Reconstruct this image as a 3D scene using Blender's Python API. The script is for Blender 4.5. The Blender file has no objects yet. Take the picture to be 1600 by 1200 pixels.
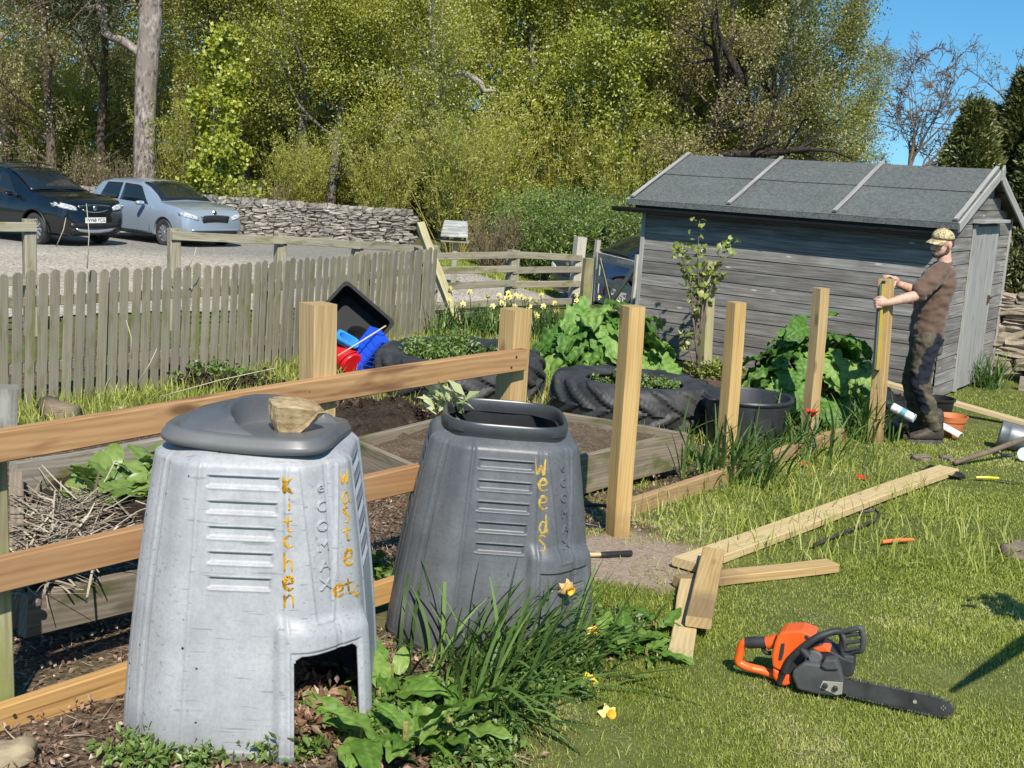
import bpy, bmesh, math, random
import numpy as np
from mathutils import Vector, Matrix, Euler, Quaternion, noise as mnoise
from math import pi, sin, cos, tan, radians, atan2, sqrt, exp
random.seed(7)
rng = np.random.default_rng(7)
S = bpy.context.scene
COL = S.collection

# ------------------------------------------------------------------ camera, sky, sun, exposure
F_PX, CAM_H, PITCH, ROLL = 1800.0, 1.80, radians(10.8), radians(3.3)
cam_data = bpy.data.cameras.new('camera')
cam_data.sensor_fit = 'HORIZONTAL'
cam_data.sensor_width = 36.0
cam_data.lens = 36.0 * F_PX / 1600.0
cam_data.clip_start = 0.05
cam_data.clip_end = 2000.0
cam = bpy.data.objects.new('camera', cam_data)
COL.objects.link(cam)
CAM_ROT = Matrix.Rotation(pi/2 - PITCH, 4, 'X') @ Matrix.Rotation(ROLL, 4, 'Z')
cam.matrix_world = Matrix.Translation((0, 0, CAM_H)) @ CAM_ROT
S.camera = cam

SUN_TO = Vector((0.13, -0.70, 0.73)).normalized()
world = bpy.data.worlds.new('World')
S.world = world
world.use_nodes = True
wn = world.node_tree.nodes
wn.clear()
w_out = wn.new('ShaderNodeOutputWorld')
w_bg = wn.new('ShaderNodeBackground')
w_sky = wn.new('ShaderNodeTexSky')
w_sky.sky_type = 'NISHITA'
w_sky.sun_disc = False
w_sky.sun_elevation = math.asin(SUN_TO.z)
w_sky.sun_rotation = atan2(SUN_TO.x, SUN_TO.y)
w_sky.air_density = 1.0
w_sky.dust_density = 0.3
w_sky.ozone_density = 3.0
w_bg.inputs['Strength'].default_value = 0.115
w_tc = wn.new('ShaderNodeTexCoord')                # clear spring sky, deep blue down to the tree tops
w_map = wn.new('ShaderNodeMapping')
w_map.inputs['Location'].default_value = (0, 0, 0.13)
world.node_tree.links.new(w_tc.outputs['Generated'], w_map.inputs['Vector'])
world.node_tree.links.new(w_map.outputs[0], w_sky.inputs['Vector'])
w_hs = wn.new('ShaderNodeHueSaturation')
w_hs.inputs['Saturation'].default_value = 1.30
w_hs.inputs['Value'].default_value = 1.05
w_hs.inputs['Hue'].default_value = 0.487
world.node_tree.links.new(w_sky.outputs[0], w_hs.inputs['Color'])
world.node_tree.links.new(w_hs.outputs[0], w_bg.inputs[0])
world.node_tree.links.new(w_bg.outputs[0], w_out.inputs[0])

sun_d = bpy.data.lights.new('sun', 'SUN')
sun_d.energy = 5.0
sun_d.angle = radians(0.53)
sun_d.color = (1.0, 0.945, 0.85)
sun = bpy.data.objects.new('sun', sun_d)
COL.objects.link(sun)
sun.rotation_euler = (-SUN_TO).to_track_quat('-Z', 'Y').to_euler()
sun.location = (6, -6, 12)

S.view_settings.view_transform = 'Standard'
S.view_settings.look = 'None'
S.view_settings.exposure = 0.40
S.view_settings.gamma = 1.0
S.view_settings.use_curve_mapping = False
S.cycles.max_bounces = 6
S.cycles.diffuse_bounces = 3
S.cycles.glossy_bounces = 3
S.cycles.transmission_bounces = 4
S.cycles.transparent_max_bounces = 6
S.cycles.use_denoising = True

# ------------------------------------------------------------------ ground shape and pixel rays
def ground(x, y):
    """height of the garden, which falls gently away from the camera, and of the car park beyond"""
    t = min(1.0, max(0.0, (y - 2.6) / 7.4))
    z = -0.35 * t * t * (3 - 2 * t)
    z -= 0.012 * max(0.0, min(y, 40.0) - 14.0)
    u = min(1.0, max(0.0, (y - 18.5) / 5.0)) * min(1.0, max(0.0, (x + 1.5) / 2.5))
    z -= 0.45 * u * u * (3 - 2 * u)
    return z

CR = CAM_ROT.to_3x3()
CAM_P = Vector((0, 0, CAM_H))
def ray(px, py):
    d = CR @ Vector(((px - 800) / F_PX, -(py - 600) / F_PX, -1.0))
    return d / d.y                                 # unit forward travel
def at_y(px, py, y):                               # point on the pixel's ray at forward distance y
    return CAM_P + ray(px, py) * y
def at_z(px, py, z):
    d = ray(px, py)
    return CAM_P + d * ((z - CAM_H) / d.z)
def on_ground(px, py, dz=0.0, far=40.0):
    d = ray(px, py)
    lo = 0.3
    t = lo
    while t < far:
        p = CAM_P + d * t
        if p.z <= ground(p.x, p.y) + dz:
            break
        t += 0.05
    a, b = t - 0.05, t
    for _ in range(20):
        m = (a + b) / 2
        p = CAM_P + d * m
        if p.z <= ground(p.x, p.y) + dz: b = m
        else: a = m
    return CAM_P + d * b
def to_px(p):
    v = CR.transposed() @ (Vector(p) - CAM_P)
    return (800 + F_PX * v.x / -v.z, 600 - F_PX * v.y / -v.z)
def G(x, y): return Vector((x, y, ground(x, y)))
# ------------------------------------------------------------------ object bookkeeping
def thing(name, label, cat, loc=(0, 0, 0), rotz=0.0, group=None):
    o = bpy.data.objects.new(name, None)
    COL.objects.link(o)
    o.empty_display_size = 0.1
    o.matrix_basis = Matrix.Translation(Vector(loc)) @ Matrix.Rotation(rotz, 4, 'Z')
    return tag(o, label, cat, group)
def tag(o, label, cat, group=None, kind=None):
    if label: o['label'] = label
    if cat: o['category'] = cat
    if group: o['group'] = group
    if kind: o['kind'] = kind
    return o
def link(name, me, parent=None, world_space=True):
    """one mesh object; its mesh is in world space unless world_space is False"""
    o = bpy.data.objects.new(name, me)
    COL.objects.link(o)
    if parent is not None:
        o.parent = parent
        if world_space:
            m = parent.matrix_basis.copy()
            if parent.parent is not None: m = parent.parent.matrix_basis @ m
            o.matrix_basis = m.inverted()
    return o
def set_world(o, M):
    m = Matrix.Identity(4)
    chain = []
    p = o.parent
    while p is not None:
        chain.append(p); p = p.parent
    for q in reversed(chain): m = m @ q.matrix_basis
    o.matrix_basis = m.inverted() @ M
def copy_thing(root, loc, rotz=0.0, scale=1.0, label=None):
    r = root.copy(); COL.objects.link(r)
    r.matrix_basis = Matrix.Translation(Vector(loc)) @ Matrix.Rotation(rotz, 4, 'Z') @ Matrix.Diagonal((scale, scale, scale, 1))
    if label: r['label'] = label
    for ch in list(root.children):
        c = ch.copy(); COL.objects.link(c); c.parent = r
        for g in list(ch.children):
            d = g.copy(); COL.objects.link(d); d.parent = c
    return r

class MB:
    """collects vertices and faces"""
    def __init__(self): self.v, self.f, self.m = [], [], []
    def add(self, vs, fs, mi=0):
        b = len(self.v)
        self.v.extend([tuple(q) for q in vs])
        for q in fs:
            self.f.append(tuple(i + b for i in q)); self.m.append(mi)
        return b
    def box(self, c, s, M=None, mi=0):
        x, y, z = s[0]/2, s[1]/2, s[2]/2
        vs = [Vector((i*x, j*y, k*z)) for k in (-1, 1) for j in (-1, 1) for i in (-1, 1)]
        if M is not None: vs = [M @ q for q in vs]
        vs = [q + Vector(c) for q in vs]
        self.add(vs, [(0,2,3,1), (4,5,7,6), (0,1,5,4), (2,6,7,3), (0,4,6,2), (1,3,7,5)], mi)
    def tube(self, pts, rad, n=8, cap=True, mi=0, flat=None):
        pts = [Vector(p) for p in pts]
        if not hasattr(rad, '__len__'): rad = [rad] * len(pts)
        rings = []
        t0 = (pts[1] - pts[0]).normalized()
        a = Vector((0, 0, 1)) if abs(t0.z) < 0.9 else Vector((1, 0, 0))
        u = t0.cross(a).normalized()
        for i, p in enumerate(pts):
            t = (pts[min(i+1, len(pts)-1)] - pts[max(i-1, 0)])
            if t.length < 1e-9: t = t0
            t = t.normalized()
            u = (u - t * u.dot(t)).normalized()
            w = t.cross(u)
            k = flat if flat else 1.0
            rings.append([p + (u*cos(2*pi*j/n) + w*sin(2*pi*j/n)*k) * rad[i] for j in range(n)])
        vs = [q for r in rings for q in r]
        fs = [(i*n+j, i*n+(j+1) % n, (i+1)*n+(j+1) % n, (i+1)*n+j) for i in range(len(pts)-1) for j in range(n)]
        if cap:
            fs.append(tuple(range(n))[::-1]); fs.append(tuple((len(pts)-1)*n + j for j in range(n)))
        self.add(vs, fs, mi)
    def lathe(self, prof, n=32, M=None, close=False, mi=0):
        vs, fs = [], []
        for r, z in prof:
            for j in range(n):
                q = Vector((r*cos(2*pi*j/n), r*sin(2*pi*j/n), z))
                vs.append(M @ q if M is not None else q)
        k = len(prof)
        for i in range(k - (0 if close else 1)):
            i2 = (i+1) % k
            for j in range(n):
                fs.append((i*n+j, i*n+(j+1) % n, i2*n+(j+1) % n, i2*n+j))
        self.add(vs, fs, mi)
    def loft(self, rings, cap=True, closed=True, mi=0):
        n = len(rings[0])
        vs = [q for r in rings for q in r]
        fs = []
        for i in range(len(rings)-1):
            for j in range(n if closed else n-1):
                fs.append((i*n+j, i*n+(j+1) % n, (i+1)*n+(j+1) % n, (i+1)*n+j))
        if cap and closed:
            fs.append(tuple(range(n))[::-1]); fs.append(tuple((len(rings)-1)*n+j for j in range(n)))
        self.add(vs, fs, mi)
    def prism(self, poly, y0, y1, M=None, mi=0):
        """polygon in local XZ extruded along Y"""
        n = len(poly)
        vs = [Vector((p[0], y0, p[1])) for p in poly] + [Vector((p[0], y1, p[1])) for p in poly]
        if M is not None: vs = [M @ q for q in vs]
        fs = [tuple(range(n)), tuple(range(2*n-1, n-1, -1))] + [(i, n+i, n+(i+1) % n, (i+1) % n) for i in range(n)]
        self.add(vs, fs, mi)
    def build(self, name, mat, parent=None, smooth=False, world_space=True, bevel=0.0, auto=None):
        me = bpy.data.meshes.new(name)
        me.from_pydata(self.v, [], self.f)
        mats = mat if isinstance(mat, (list, tuple)) else [mat]
        for k in mats: me.materials.append(k)
        if len(mats) > 1: me.polygons.foreach_set('material_index', self.m)
        bm = bmesh.new(); bm.from_mesh(me)
        bmesh.ops.recalc_face_normals(bm, faces=bm.faces)
        bm.to_mesh(me); bm.free()
        if smooth or auto:
            me.polygons.foreach_set('use_smooth', [True]*len(me.polygons))
        if auto: me.set_sharp_from_angle(angle=radians(auto))
        o = link(name, me, parent, world_space)
        if bevel > 0:
            b = o.modifiers.new('bevel', 'BEVEL'); b.width = bevel; b.segments = 2; b.limit_method = 'ANGLE'
        return o

def big_mesh(name, V, F, mat, attrs=None, smooth=False, nrm=None):
    """fast mesh from numpy arrays; F is (n,3) or (n,4); attrs: name -> per-vertex floats"""
    me = bpy.data.meshes.new(name)
    k = F.shape[1]
    me.vertices.add(len(V)); me.vertices.foreach_set('co', np.ascontiguousarray(V, dtype=np.float32).ravel())
    me.loops.add(F.size); me.loops.foreach_set('vertex_index', np.ascontiguousarray(F, dtype=np.int32).ravel())
    me.polygons.add(len(F))
    me.polygons.foreach_set('loop_start', np.arange(0, F.size, k, dtype=np.int32))
    me.polygons.foreach_set('use_smooth', np.full(len(F), bool(smooth), dtype=bool))
    for a, vals in (attrs or {}).items():
        at = me.attributes.new(a, 'FLOAT', 'POINT')
        at.data.foreach_set('value', np.ascontiguousarray(vals, dtype=np.float32))
    for m in (mat if isinstance(mat, (list, tuple)) else [mat]): me.materials.append(m)
    me.update(calc_edges=True); me.validate()
    return me

def evaluated(o):
    """mesh of o with its modifiers applied"""
    dg = bpy.context.evaluated_depsgraph_get()
    dg.update()
    return bpy.data.meshes.new_from_object(o.evaluated_get(dg))
def bake_modifiers(o):
    me = evaluated(o)
    old = o.data
    o.modifiers.clear(); o.data = me
    bpy.data.meshes.remove(old)
    return o

# ------------------------------------------------------------------ materials
class NT:
    def __init__(self, name):
        self.mat = bpy.data.materials.new(name); self.mat.use_nodes = True
        self.t = self.mat.node_tree; self.t.nodes.clear()
        self.out = self.t.nodes.new('ShaderNodeOutputMaterial')
    def n(self, typ, ins=None, **attrs):
        nd = self.t.nodes.new('ShaderNode' + typ)
        for k, v in attrs.items(): setattr(nd, k, v)
        for k, v in (ins or {}).items():
            s = nd.inputs[k]
            if hasattr(v, 'is_output') or isinstance(v, bpy.types.NodeSocket): self.t.links.new(v, s)
            else:
                if s.type == 'RGBA' and len(v) == 3: v = (*v, 1)
                s.default_value = v
        return nd
    def math(self, op, a, b=0.0, clamp=False):
        return self.n('Math', {0: a, 1: b}, operation=op, use_clamp=clamp).outputs[0]
    def ramp(self, fac, stops, interp='LINEAR'):
        nd = self.n('ValToRGB', {'Fac': fac}); cr = nd.color_ramp; cr.interpolation = interp
        while len(cr.elements) < len(stops): cr.elements.new(0.5)
        for e, (p, c) in zip(cr.elements, stops):
            e.position = p
            e.color = (c, c, c, 1) if not hasattr(c, '__len__') else (*c, 1)
        return nd.outputs[0]
    def mix(self, fac, a, b, blend='MIX'):
        nd = self.n('Mix', {}, data_type='RGBA', blend_type=blend, clamp_factor=True)
        for s, v in ((nd.inputs[0], fac), (nd.inputs[6], a), (nd.inputs[7], b)):
            if isinstance(v, bpy.types.NodeSocket): self.t.links.new(v, s)
            else: s.default_value = v if not hasattr(v, '__len__') else (*v[:3], 1)
        return nd.outputs[2]
    def noise(self, vec, scale, detail=3.0, rough=0.55, dist=0.0, out=0):
        nd = self.n('TexNoise', {'Scale': scale, 'Detail': detail, 'Roughness': rough, 'Distortion': dist})
        if vec is not None: self.t.links.new(vec, nd.inputs['Vector'])
        return nd.outputs[out]
    def coords(self, kind='Object', scale=(1, 1, 1), rand=0.0):
        tc = self.n('TexCoord').outputs[kind]
        mp = self.n('Mapping', {'Vector': tc, 'Scale': scale})
        if rand:
            oi = self.n('ObjectInfo').outputs['Random']
            c = self.n('CombineXYZ', {0: self.math('MULTIPLY', oi, rand), 1: self.math('MULTIPLY', oi, rand*0.63), 2: self.math('MULTIPLY', oi, rand*0.29)}).outputs[0]
            self.t.links.new(c, mp.inputs['Location'])
        return mp.outputs[0]
    def principled(self, **ins):
        nd = self.n('BsdfPrincipled', {k.replace('_', ' '): v for k, v in ins.items()})
        self.t.links.new(nd.outputs[0], self.out.inputs[0])
        return nd
    def bump(self, height, strength=0.5, dist=0.01):
        return self.n('Bump', {'Height': height, 'Strength': strength, 'Distance': dist}).outputs[0]

def pmat(name, c1, c2=None, rough=0.6, scale=8.0, metallic=0.0, bump=0.0, bscale=40.0, spec=0.5, rand=3.0, kind='Object', coat=0.0, bdist=0.005, rough2=None):
    t = NT(name)
    v = t.coords(kind, rand=rand)
    nz = t.noise(v, scale, 5.0, 0.6)
    col = t.ramp(nz, [(0.3, c1), (0.72, c2 or c1)])
    ins = dict(Base_Color=col, Roughness=rough if rough2 is None else t.ramp(nz, [(0.3, rough), (0.7, rough2)]), Metallic=metallic)
    ins['Specular_IOR_Level'] = spec
    ins['Coat_Weight'] = coat
    if bump: ins['Normal'] = t.bump(t.noise(v, bscale, 4.0, 0.65), bump, bdist)
    t.principled(**ins)
    return t.mat

def wood(name, light, dark, rough=0.75, grain=1.0, knots=0.5, moss=None, moss_amt=0.0, weather=None, bump=0.35, spec=0.25, stain=None, foot=None):
    """boards: the grain runs along each object's own X"""
    t = NT(name)
    g = t.coords('Object', (1.1, 22*grain, 22*grain), rand=37.0)
    p = t.coords('Object', (1, 1, 1), rand=37.0)
    warp = t.noise(t.coords('Object', (0.8, 5, 5), rand=37.0), 1.0, 2.0, out=1)
    gv = t.n('VectorMath', {0: g, 1: t.n('VectorMath', {0: warp, 1: (0.3, 1.1, 1.1)}, operation='MULTIPLY').outputs[0]}, operation='ADD').outputs[0]
    fine = t.noise(gv, 1.6, 5.0, 0.6)
    wv = t.n('TexWave', {'Vector': gv, 'Scale': 1.25, 'Distortion': 2.2, 'Detail': 2.0, 'Detail Scale': 1.2}, wave_type='BANDS', bands_direction='DIAGONAL').outputs['Fac']
    f = t.math('ADD', t.math('MULTIPLY', fine, 0.86), t.math('MULTIPLY', wv, 0.14))
    col = t.ramp(f, [(0.25, dark), (0.62, light), (0.85, tuple(min(1, c*1.12) for c in light))])
    if knots:
        kv = t.coords('Object', (2.6, 7.5, 7.5), rand=19.0)
        vo = t.n('TexVoronoi', {'Vector': kv, 'Scale': 1.0}).outputs['Distance']
        col = t.mix(t.math('MULTIPLY', t.ramp(vo, [(0.09, 1.0), (0.20, 0.0)]), knots), col, tuple(c*0.35 for c in dark))
    if weather:
        w = t.ramp(t.noise(p, 3.0, 4.0), [(0.38, 0.0), (0.68, 1.0)])
        col = t.mix(t.math('MULTIPLY', w, 0.75), col, weather)
    if stain:
        w = t.ramp(t.noise(t.coords('Object', (2.2, 9, 9), rand=11.0), 1.0, 3.0, 0.5), [(0.55, 0.0), (0.63, 1.0)])
        col = t.mix(t.math('MULTIPLY', w, 0.7), col, stain)
    if moss:
        w = t.ramp(t.noise(t.coords('Object', (2.5, 6, 6), rand=5.0), 1.5, 4.0), [(0.62 - moss_amt*0.35, 0.0), (0.74 - moss_amt*0.25, 1.0)])
        col = t.mix(w, col, moss)
    if foot:      # mud splashed on the lower end of upright posts
        w = t.ramp(t.math('ADD', t.n('SeparateXYZ', {0: t.n('TexCoord').outputs['Object']}).outputs[0], t.math('MULTIPLY', t.noise(p, 7.0, 4.0), 0.35)), [(0.36, 1.0), (0.58, 0.0)])
        col = t.mix(t.math('MULTIPLY', w, 0.7), col, foot)
    split = t.noise(t.coords('Object', (0.9, 60, 60), rand=23.0), 1.0, 2.0, 0.5)
    col = t.mix(t.ramp(split, [(0.70, 0.0), (0.74, 0.75)]), col, tuple(c*0.45 for c in dark))
    col = t.n('HueSaturation', {'Color': col, 'Saturation': t.math('ADD', 0.88, t.math('MULTIPLY', t.n('ObjectInfo').outputs['Random'], 0.2)), 'Value': t.math('ADD', 0.88, t.math('MULTIPLY', t.n('ObjectInfo').outputs['Random'], 0.24))}).outputs[0]
    nx = t.n('SeparateXYZ', {0: t.n('TexCoord').outputs['Normal']}).outputs[0]
    endg = t.ramp(t.math('ABSOLUTE', nx), [(0.75, 0.0), (0.85, 1.0)])
    rings = t.n('TexWave', {'Vector': p, 'Scale': 14.0, 'Distortion': 4.0}, wave_type='RINGS', rings_direction='X').outputs['Fac']
    endc = t.mix(rings, tuple(c*0.72 for c in light), tuple(c*0.9 for c in light))
    col = t.mix(endg, col, endc)
    t.principled(Base_Color=col, Roughness=rough, Specular_IOR_Level=spec, Normal=t.bump(f, bump, 0.004))
    return t.mat

def leaf_mat(name, stops, trans=0.35, rough=0.5, gloss=0.06, tint=0.0):
    """leaves: colour from a per-leaf random attribute, light passing through"""
    t = NT(name)
    at = t.n('Attribute', attribute_name='rnd').outputs['Fac']
    nz = t.noise(t.coords('Object'), 0.9, 3.0)
    f = t.math('ADD', t.math('MULTIPLY', at, 0.7), t.math('MULTIPLY', nz, 0.45), clamp=True)
    n = len(stops)
    col = t.ramp(f, [(0.15 + 0.75*i/(n-1), c) for i, c in enumerate(stops)])
    if tint:
        hv = t.n('HueSaturation', {'Color': col, 'Value': t.math('ADD', 1.0 - tint/2, t.math('MULTIPLY', t.n('ObjectInfo').outputs['Random'], tint))}).outputs[0]
        col = hv
    d = t.n('BsdfDiffuse', {'Color': col}).outputs[0]
    tr = t.n('BsdfTranslucent', {'Color': t.mix(0.35, col, (0.55, 0.6, 0.08), 'MULTIPLY') if False else col}).outputs[0]
    m1 = t.n('MixShader', {0: trans, 1: d, 2: tr}).outputs[0]
    gl = t.n('BsdfGlossy', {'Color': (1, 1, 1), 'Roughness': rough}).outputs[0]
    m2 = t.n('MixShader', {0: gloss, 1: m1, 2: gl}).outputs[0]
    t.t.links.new(m2, t.out.inputs[0])
    return t.mat

# ------------------------------------------------------------------ wooden pieces
def frame_of(p0, p1, up=(0, 0, 1)):
    x = (Vector(p1) - Vector(p0)); L = x.length; x.normalize()
    up = Vector(up)
    y = up.cross(x)
    if y.length < 1e-4: y = Vector((0, 1, 0)).cross(x)
    y.normalize(); z = x.cross(y)
    M = Matrix((x, y, z)).transposed().to_4x4(); M.translation = Vector(p0)
    return M, L
def plank_mesh(name, L, w, h, mat, ch=0.004, warp=0.004, seg=None, point=None):
    n = seg or max(2, int(L / 0.25))
    ch = min(ch, w*0.3, h*0.3)
    prof = [(w/2-ch, -h/2), (w/2, -h/2+ch), (w/2, h/2-ch), (w/2-ch, h/2), (-w/2+ch, h/2), (-w/2, h/2-ch), (-w/2, -h/2+ch), (-w/2+ch, -h/2)]
    a, b, c, d = [random.uniform(-1, 1)*warp for _ in range(4)]
    rings = []
    for i in range(n+1):
        t = i/n
        dy = a*sin(pi*t) + b*sin(2*pi*t); dz = c*sin(pi*t) + d*sin(2*pi*t)
        rings.append([Vector((L*t, y+dy, z+dz)) for y, z in prof])
    mb = MB(); mb.loft(rings)
    me = bpy.data.meshes.new(name); me.from_pydata(mb.v, [], mb.f); me.materials.append(mat)
    bm = bmesh.new(); bm.from_mesh(me); bmesh.ops.recalc_face_normals(bm, faces=bm.faces); bm.to_mesh(me); bm.free()
    return me
def plank(name, p0, p1, w, h, mat, parent=None, up=(0, 0, 1), warp=0.004, ch=0.004):
    """a board from p0 to p1, w across and h along 'up'"""
    M, L = frame_of(p0, p1, up)
    o = link(name, plank_mesh(name, L, w, h, mat, ch, warp), parent, False)
    set_world(o, M)
    return o
def lathe_obj(name, prof, M, mat, parent=None, n=36, close=False, smooth=40):
    mb = MB(); mb.lathe(prof, n, M, close)
    return mb.build(name, mat, parent, auto=smooth)
def text_faces(body, size=1.0, bold=0.0):
    """outline of a word as flat faces, centred"""
    cu = bpy.data.curves.new('lettering', 'FONT'); cu.body = body; cu.size = size
    cu.align_x = 'CENTER'; cu.align_y = 'CENTER'; cu.resolution_u = 3; cu.offset = bold
    o = bpy.data.objects.new('lettering', cu); COL.objects.link(o)
    me = evaluated(o)
    bpy.data.objects.remove(o); bpy.data.curves.remove(cu)
    vs = [v.co.copy() for v in me.vertices]; fs = [tuple(p.vertices) for p in me.polygons]
    bpy.data.meshes.remove(me)
    return vs, fs
def turned(loc, axis_to, spin=0.0):
    """matrix that stands local Z along axis_to at loc"""
    q = Vector((0, 0, 1)).rotation_difference(Vector(axis_to).normalized())
    return Matrix.Translation(Vector(loc)) @ q.to_matrix().to_4x4() @ Matrix.Rotation(spin, 4, 'Z')
# ================================================================== the ground
def seg_dist(x, y, a, b):
    ax, ay, bx, by = a[0], a[1], b[0], b[1]
    t = np.clip(((x-ax)*(bx-ax) + (y-ay)*(by-ay)) / ((bx-ax)**2 + (by-ay)**2), 0, 1)
    return np.hypot(x-ax-t*(bx-ax), y-ay-t*(by-ay))
def side(x, y, a, b):                              # > 0 on the right hand of a -> b
    return ((x-a[0])*(b[1]-a[1]) - (y-a[1])*(b[0]-a[0])) / math.hypot(b[0]-a[0], b[1]-a[1])
def sstep(v, a, b):
    t = np.clip((v-a)/(b-a), 0, 1); return t*t*(3-2*t)
_P = rng.random((64, 64))
def vnoise(x, y, s):
    """smooth value noise for arrays"""
    u, v = np.asarray(x)*s + 100.3, np.asarray(y)*s + 57.7
    i, j = np.floor(u).astype(int), np.floor(v).astype(int)
    fu, fv = u-i, v-j
    fu, fv = fu*fu*(3-2*fu), fv*fv*(3-2*fv)
    g = lambda a, b: _P[a % 64, b % 64]
    return (g(i, j)*(1-fu)+g(i+1, j)*fu)*(1-fv) + (g(i, j+1)*(1-fu)+g(i+1, j+1)*fu)*fv
ground_np = np.vectorize(ground)

FENCE_A, FENCE_B, FENCE_C = (-1.50, 3.50), (-0.738, 4.265), (0.0, 5.12)
ROW_A, ROW_B, ROW_C, ROW_D = (0.61, 6.05), (1.56, 8.06), (2.59, 9.70), (3.44, 10.57)
def soil_mask(x, y):
    """1 on bare earth and leaf litter, 0 on turf"""
    n = vnoise(x, y, 1.7)*0.5 + vnoise(x, y, 5.1)*0.3 + vnoise(x, y, 13.0)*0.2
    beds = sstep(-side(x, y, (-2.3, 2.8), FENCE_C) + (n-0.5)*0.25, -0.15, 0.1) * (y < 7.6) * (x < 0.35)
    beds = np.maximum(beds, sstep(0.85 - np.hypot((x+0.85)*0.9, (y-3.40)*0.75) + (n-0.5)*0.5, -0.1, 0.2))
    beds = np.maximum(beds, sstep(0.5 - np.hypot(x-0.0, y-4.4) + (n-0.5)*0.5, -0.1, 0.2) * 0.8)
    row = -side(x, y, ROW_A, ROW_C)
    garden = sstep(row + (n-0.5)*0.5, -0.05, 0.35) * (y > 5.0) * (y < 12.5)
    garden *= sstep(vnoise(x, y, 1.1) + n*0.6 - 0.55, -0.1, 0.15)
    path = sstep(0.42 - np.hypot((x-0.62)*0.8, (y-5.55)*0.75) + (n-0.5)*0.25, -0.04, 0.08)
    foot = sstep(0.20 - np.hypot(x-0.7, y-6.15) + (n-0.5)*0.2, -0.05, 0.06)
    grassy = (1 - sstep(-side(x, y, (-4.2, 8.2), (-1.2, 13.6)), -1.5, -1.0)) * (x < 0)
    behind = sstep(seg_dist(x, y, (-3.9, 8.3), (-1.3, 13.2)), 0.75, 0.4)
    m = np.maximum(beds, garden)
    m = m * (1 - behind*0.85)
    return np.clip(np.maximum(np.maximum(m, path), foot), 0, 1), np.clip(path, 0, 1)

def ground_mat():
    t = NT('earth_and_turf')
    v = t.coords('Object')
    soil = t.n('Attribute', attribute_name='soil').outputs['Fac']
    path = t.n('Attribute', attribute_name='path').outputs['Fac']
    n1 = t.noise(v, 3.0, 6.0, 0.65); n2 = t.noise(v, 42.0, 4.0, 0.7); n3 = t.noise(v, 0.8, 3.0)
    crumbs = t.n('TexVoronoi', {'Vector': v, 'Scale': 70.0}, feature='F1').outputs['Color']
    cr = t.n('SeparateXYZ', {0: crumbs}).outputs[0]
    earth = t.ramp(t.math('ADD', t.math('MULTIPLY', n2, 0.6), t.math('MULTIPLY', cr, 0.4)), [(0.25, (0.035, 0.024, 0.016)), (0.55, (0.12, 0.083, 0.055)), (0.8, (0.26, 0.19, 0.13))])
    turf = t.ramp(n1, [(0.3, (0.07, 0.09, 0.022)), (0.65, (0.14, 0.15, 0.045)), (0.8, (0.22, 0.20, 0.085))])
    sandy = t.ramp(n2, [(0.3, (0.22, 0.16, 0.11)), (0.7, (0.42, 0.33, 0.25))])
    far = t.ramp(n3, [(0.35, (0.05, 0.055, 0.02)), (0.7, (0.09, 0.08, 0.035))])
    col = t.mix(soil, turf, earth)
    col = t.mix(path, col, sandy)
    h = t.math('ADD', t.math('MULTIPLY', n2, 0.5), t.math('MULTIPLY', cr, 0.5))
    t.principled(Base_Color=col, Roughness=0.95, Specular_IOR_Level=0.15, Normal=t.bump(h, 0.9, 0.02))
    return t.mat
def build_ground():
    xs = np.unique(np.concatenate([np.linspace(-160, -6, 40), np.arange(-6, 7.01, 0.075), np.linspace(7, 160, 40)]))
    ys = np.unique(np.concatenate([np.linspace(-30, 1.5, 12), np.arange(1.5, 15.01, 0.075), np.linspace(15, 40, 45), np.linspace(40, 260, 14)]))
    X, Y = np.meshgrid(xs, ys)
    Z = ground_np(X, Y)
    soil, path = soil_mask(X, Y)
    near = (np.abs(X) < 7) & (Y > 1.4) & (Y < 15.1)
    rough = (vnoise(X, Y, 9.0)-0.5)*0.03 + (vnoise(X, Y, 4.0)-0.5)*0.03
    Z = Z + np.where(near, rough*soil*(1-path) + (vnoise(X, Y, 2.0)-0.5)*0.018, 0)
    V = np.stack([X, Y, Z], -1).reshape(-1, 3)
    nx, ny = len(xs), len(ys)
    i = np.arange(nx*ny).reshape(ny, nx)
    F = np.stack([i[:-1, :-1], i[:-1, 1:], i[1:, 1:], i[1:, :-1]], -1).reshape(-1, 4)
    me = big_mesh('ground', V, F, ground_mat(), {'soil': np.where(near, soil, 0.25).ravel(), 'path': np.where(near, path, 0).ravel()}, smooth=True)
    tag(link('ground', me), 'garden earth and turf falling gently away to the woodland', None, kind='structure')
build_ground()

def gravel_mat(name, a, b, scale):
    t = NT(name)
    v = t.coords('Object')
    vo = t.n('TexVoronoi', {'Vector': v, 'Scale': scale})
    c = t.n('SeparateXYZ', {0: vo.outputs['Color']}).outputs[0]
    n = t.noise(v, 0.5, 4.0)
    col = t.ramp(t.math('ADD', t.math('MULTIPLY', c, 0.7), t.math('MULTIPLY', n, 0.4)), [(0.2, a), (0.85, b)])
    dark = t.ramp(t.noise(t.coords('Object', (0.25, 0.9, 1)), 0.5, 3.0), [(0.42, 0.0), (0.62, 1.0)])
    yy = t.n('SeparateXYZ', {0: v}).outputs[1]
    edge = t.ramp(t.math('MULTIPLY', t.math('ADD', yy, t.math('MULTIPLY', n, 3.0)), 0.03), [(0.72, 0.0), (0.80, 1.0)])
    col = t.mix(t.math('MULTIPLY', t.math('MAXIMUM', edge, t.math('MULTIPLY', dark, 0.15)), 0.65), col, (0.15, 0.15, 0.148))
    t.principled(Base_Color=col, Roughness=0.95, Specular_IOR_Level=0.2, Normal=t.bump(vo.outputs['Distance'], 0.8, 0.02))
    return t.mat
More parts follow.
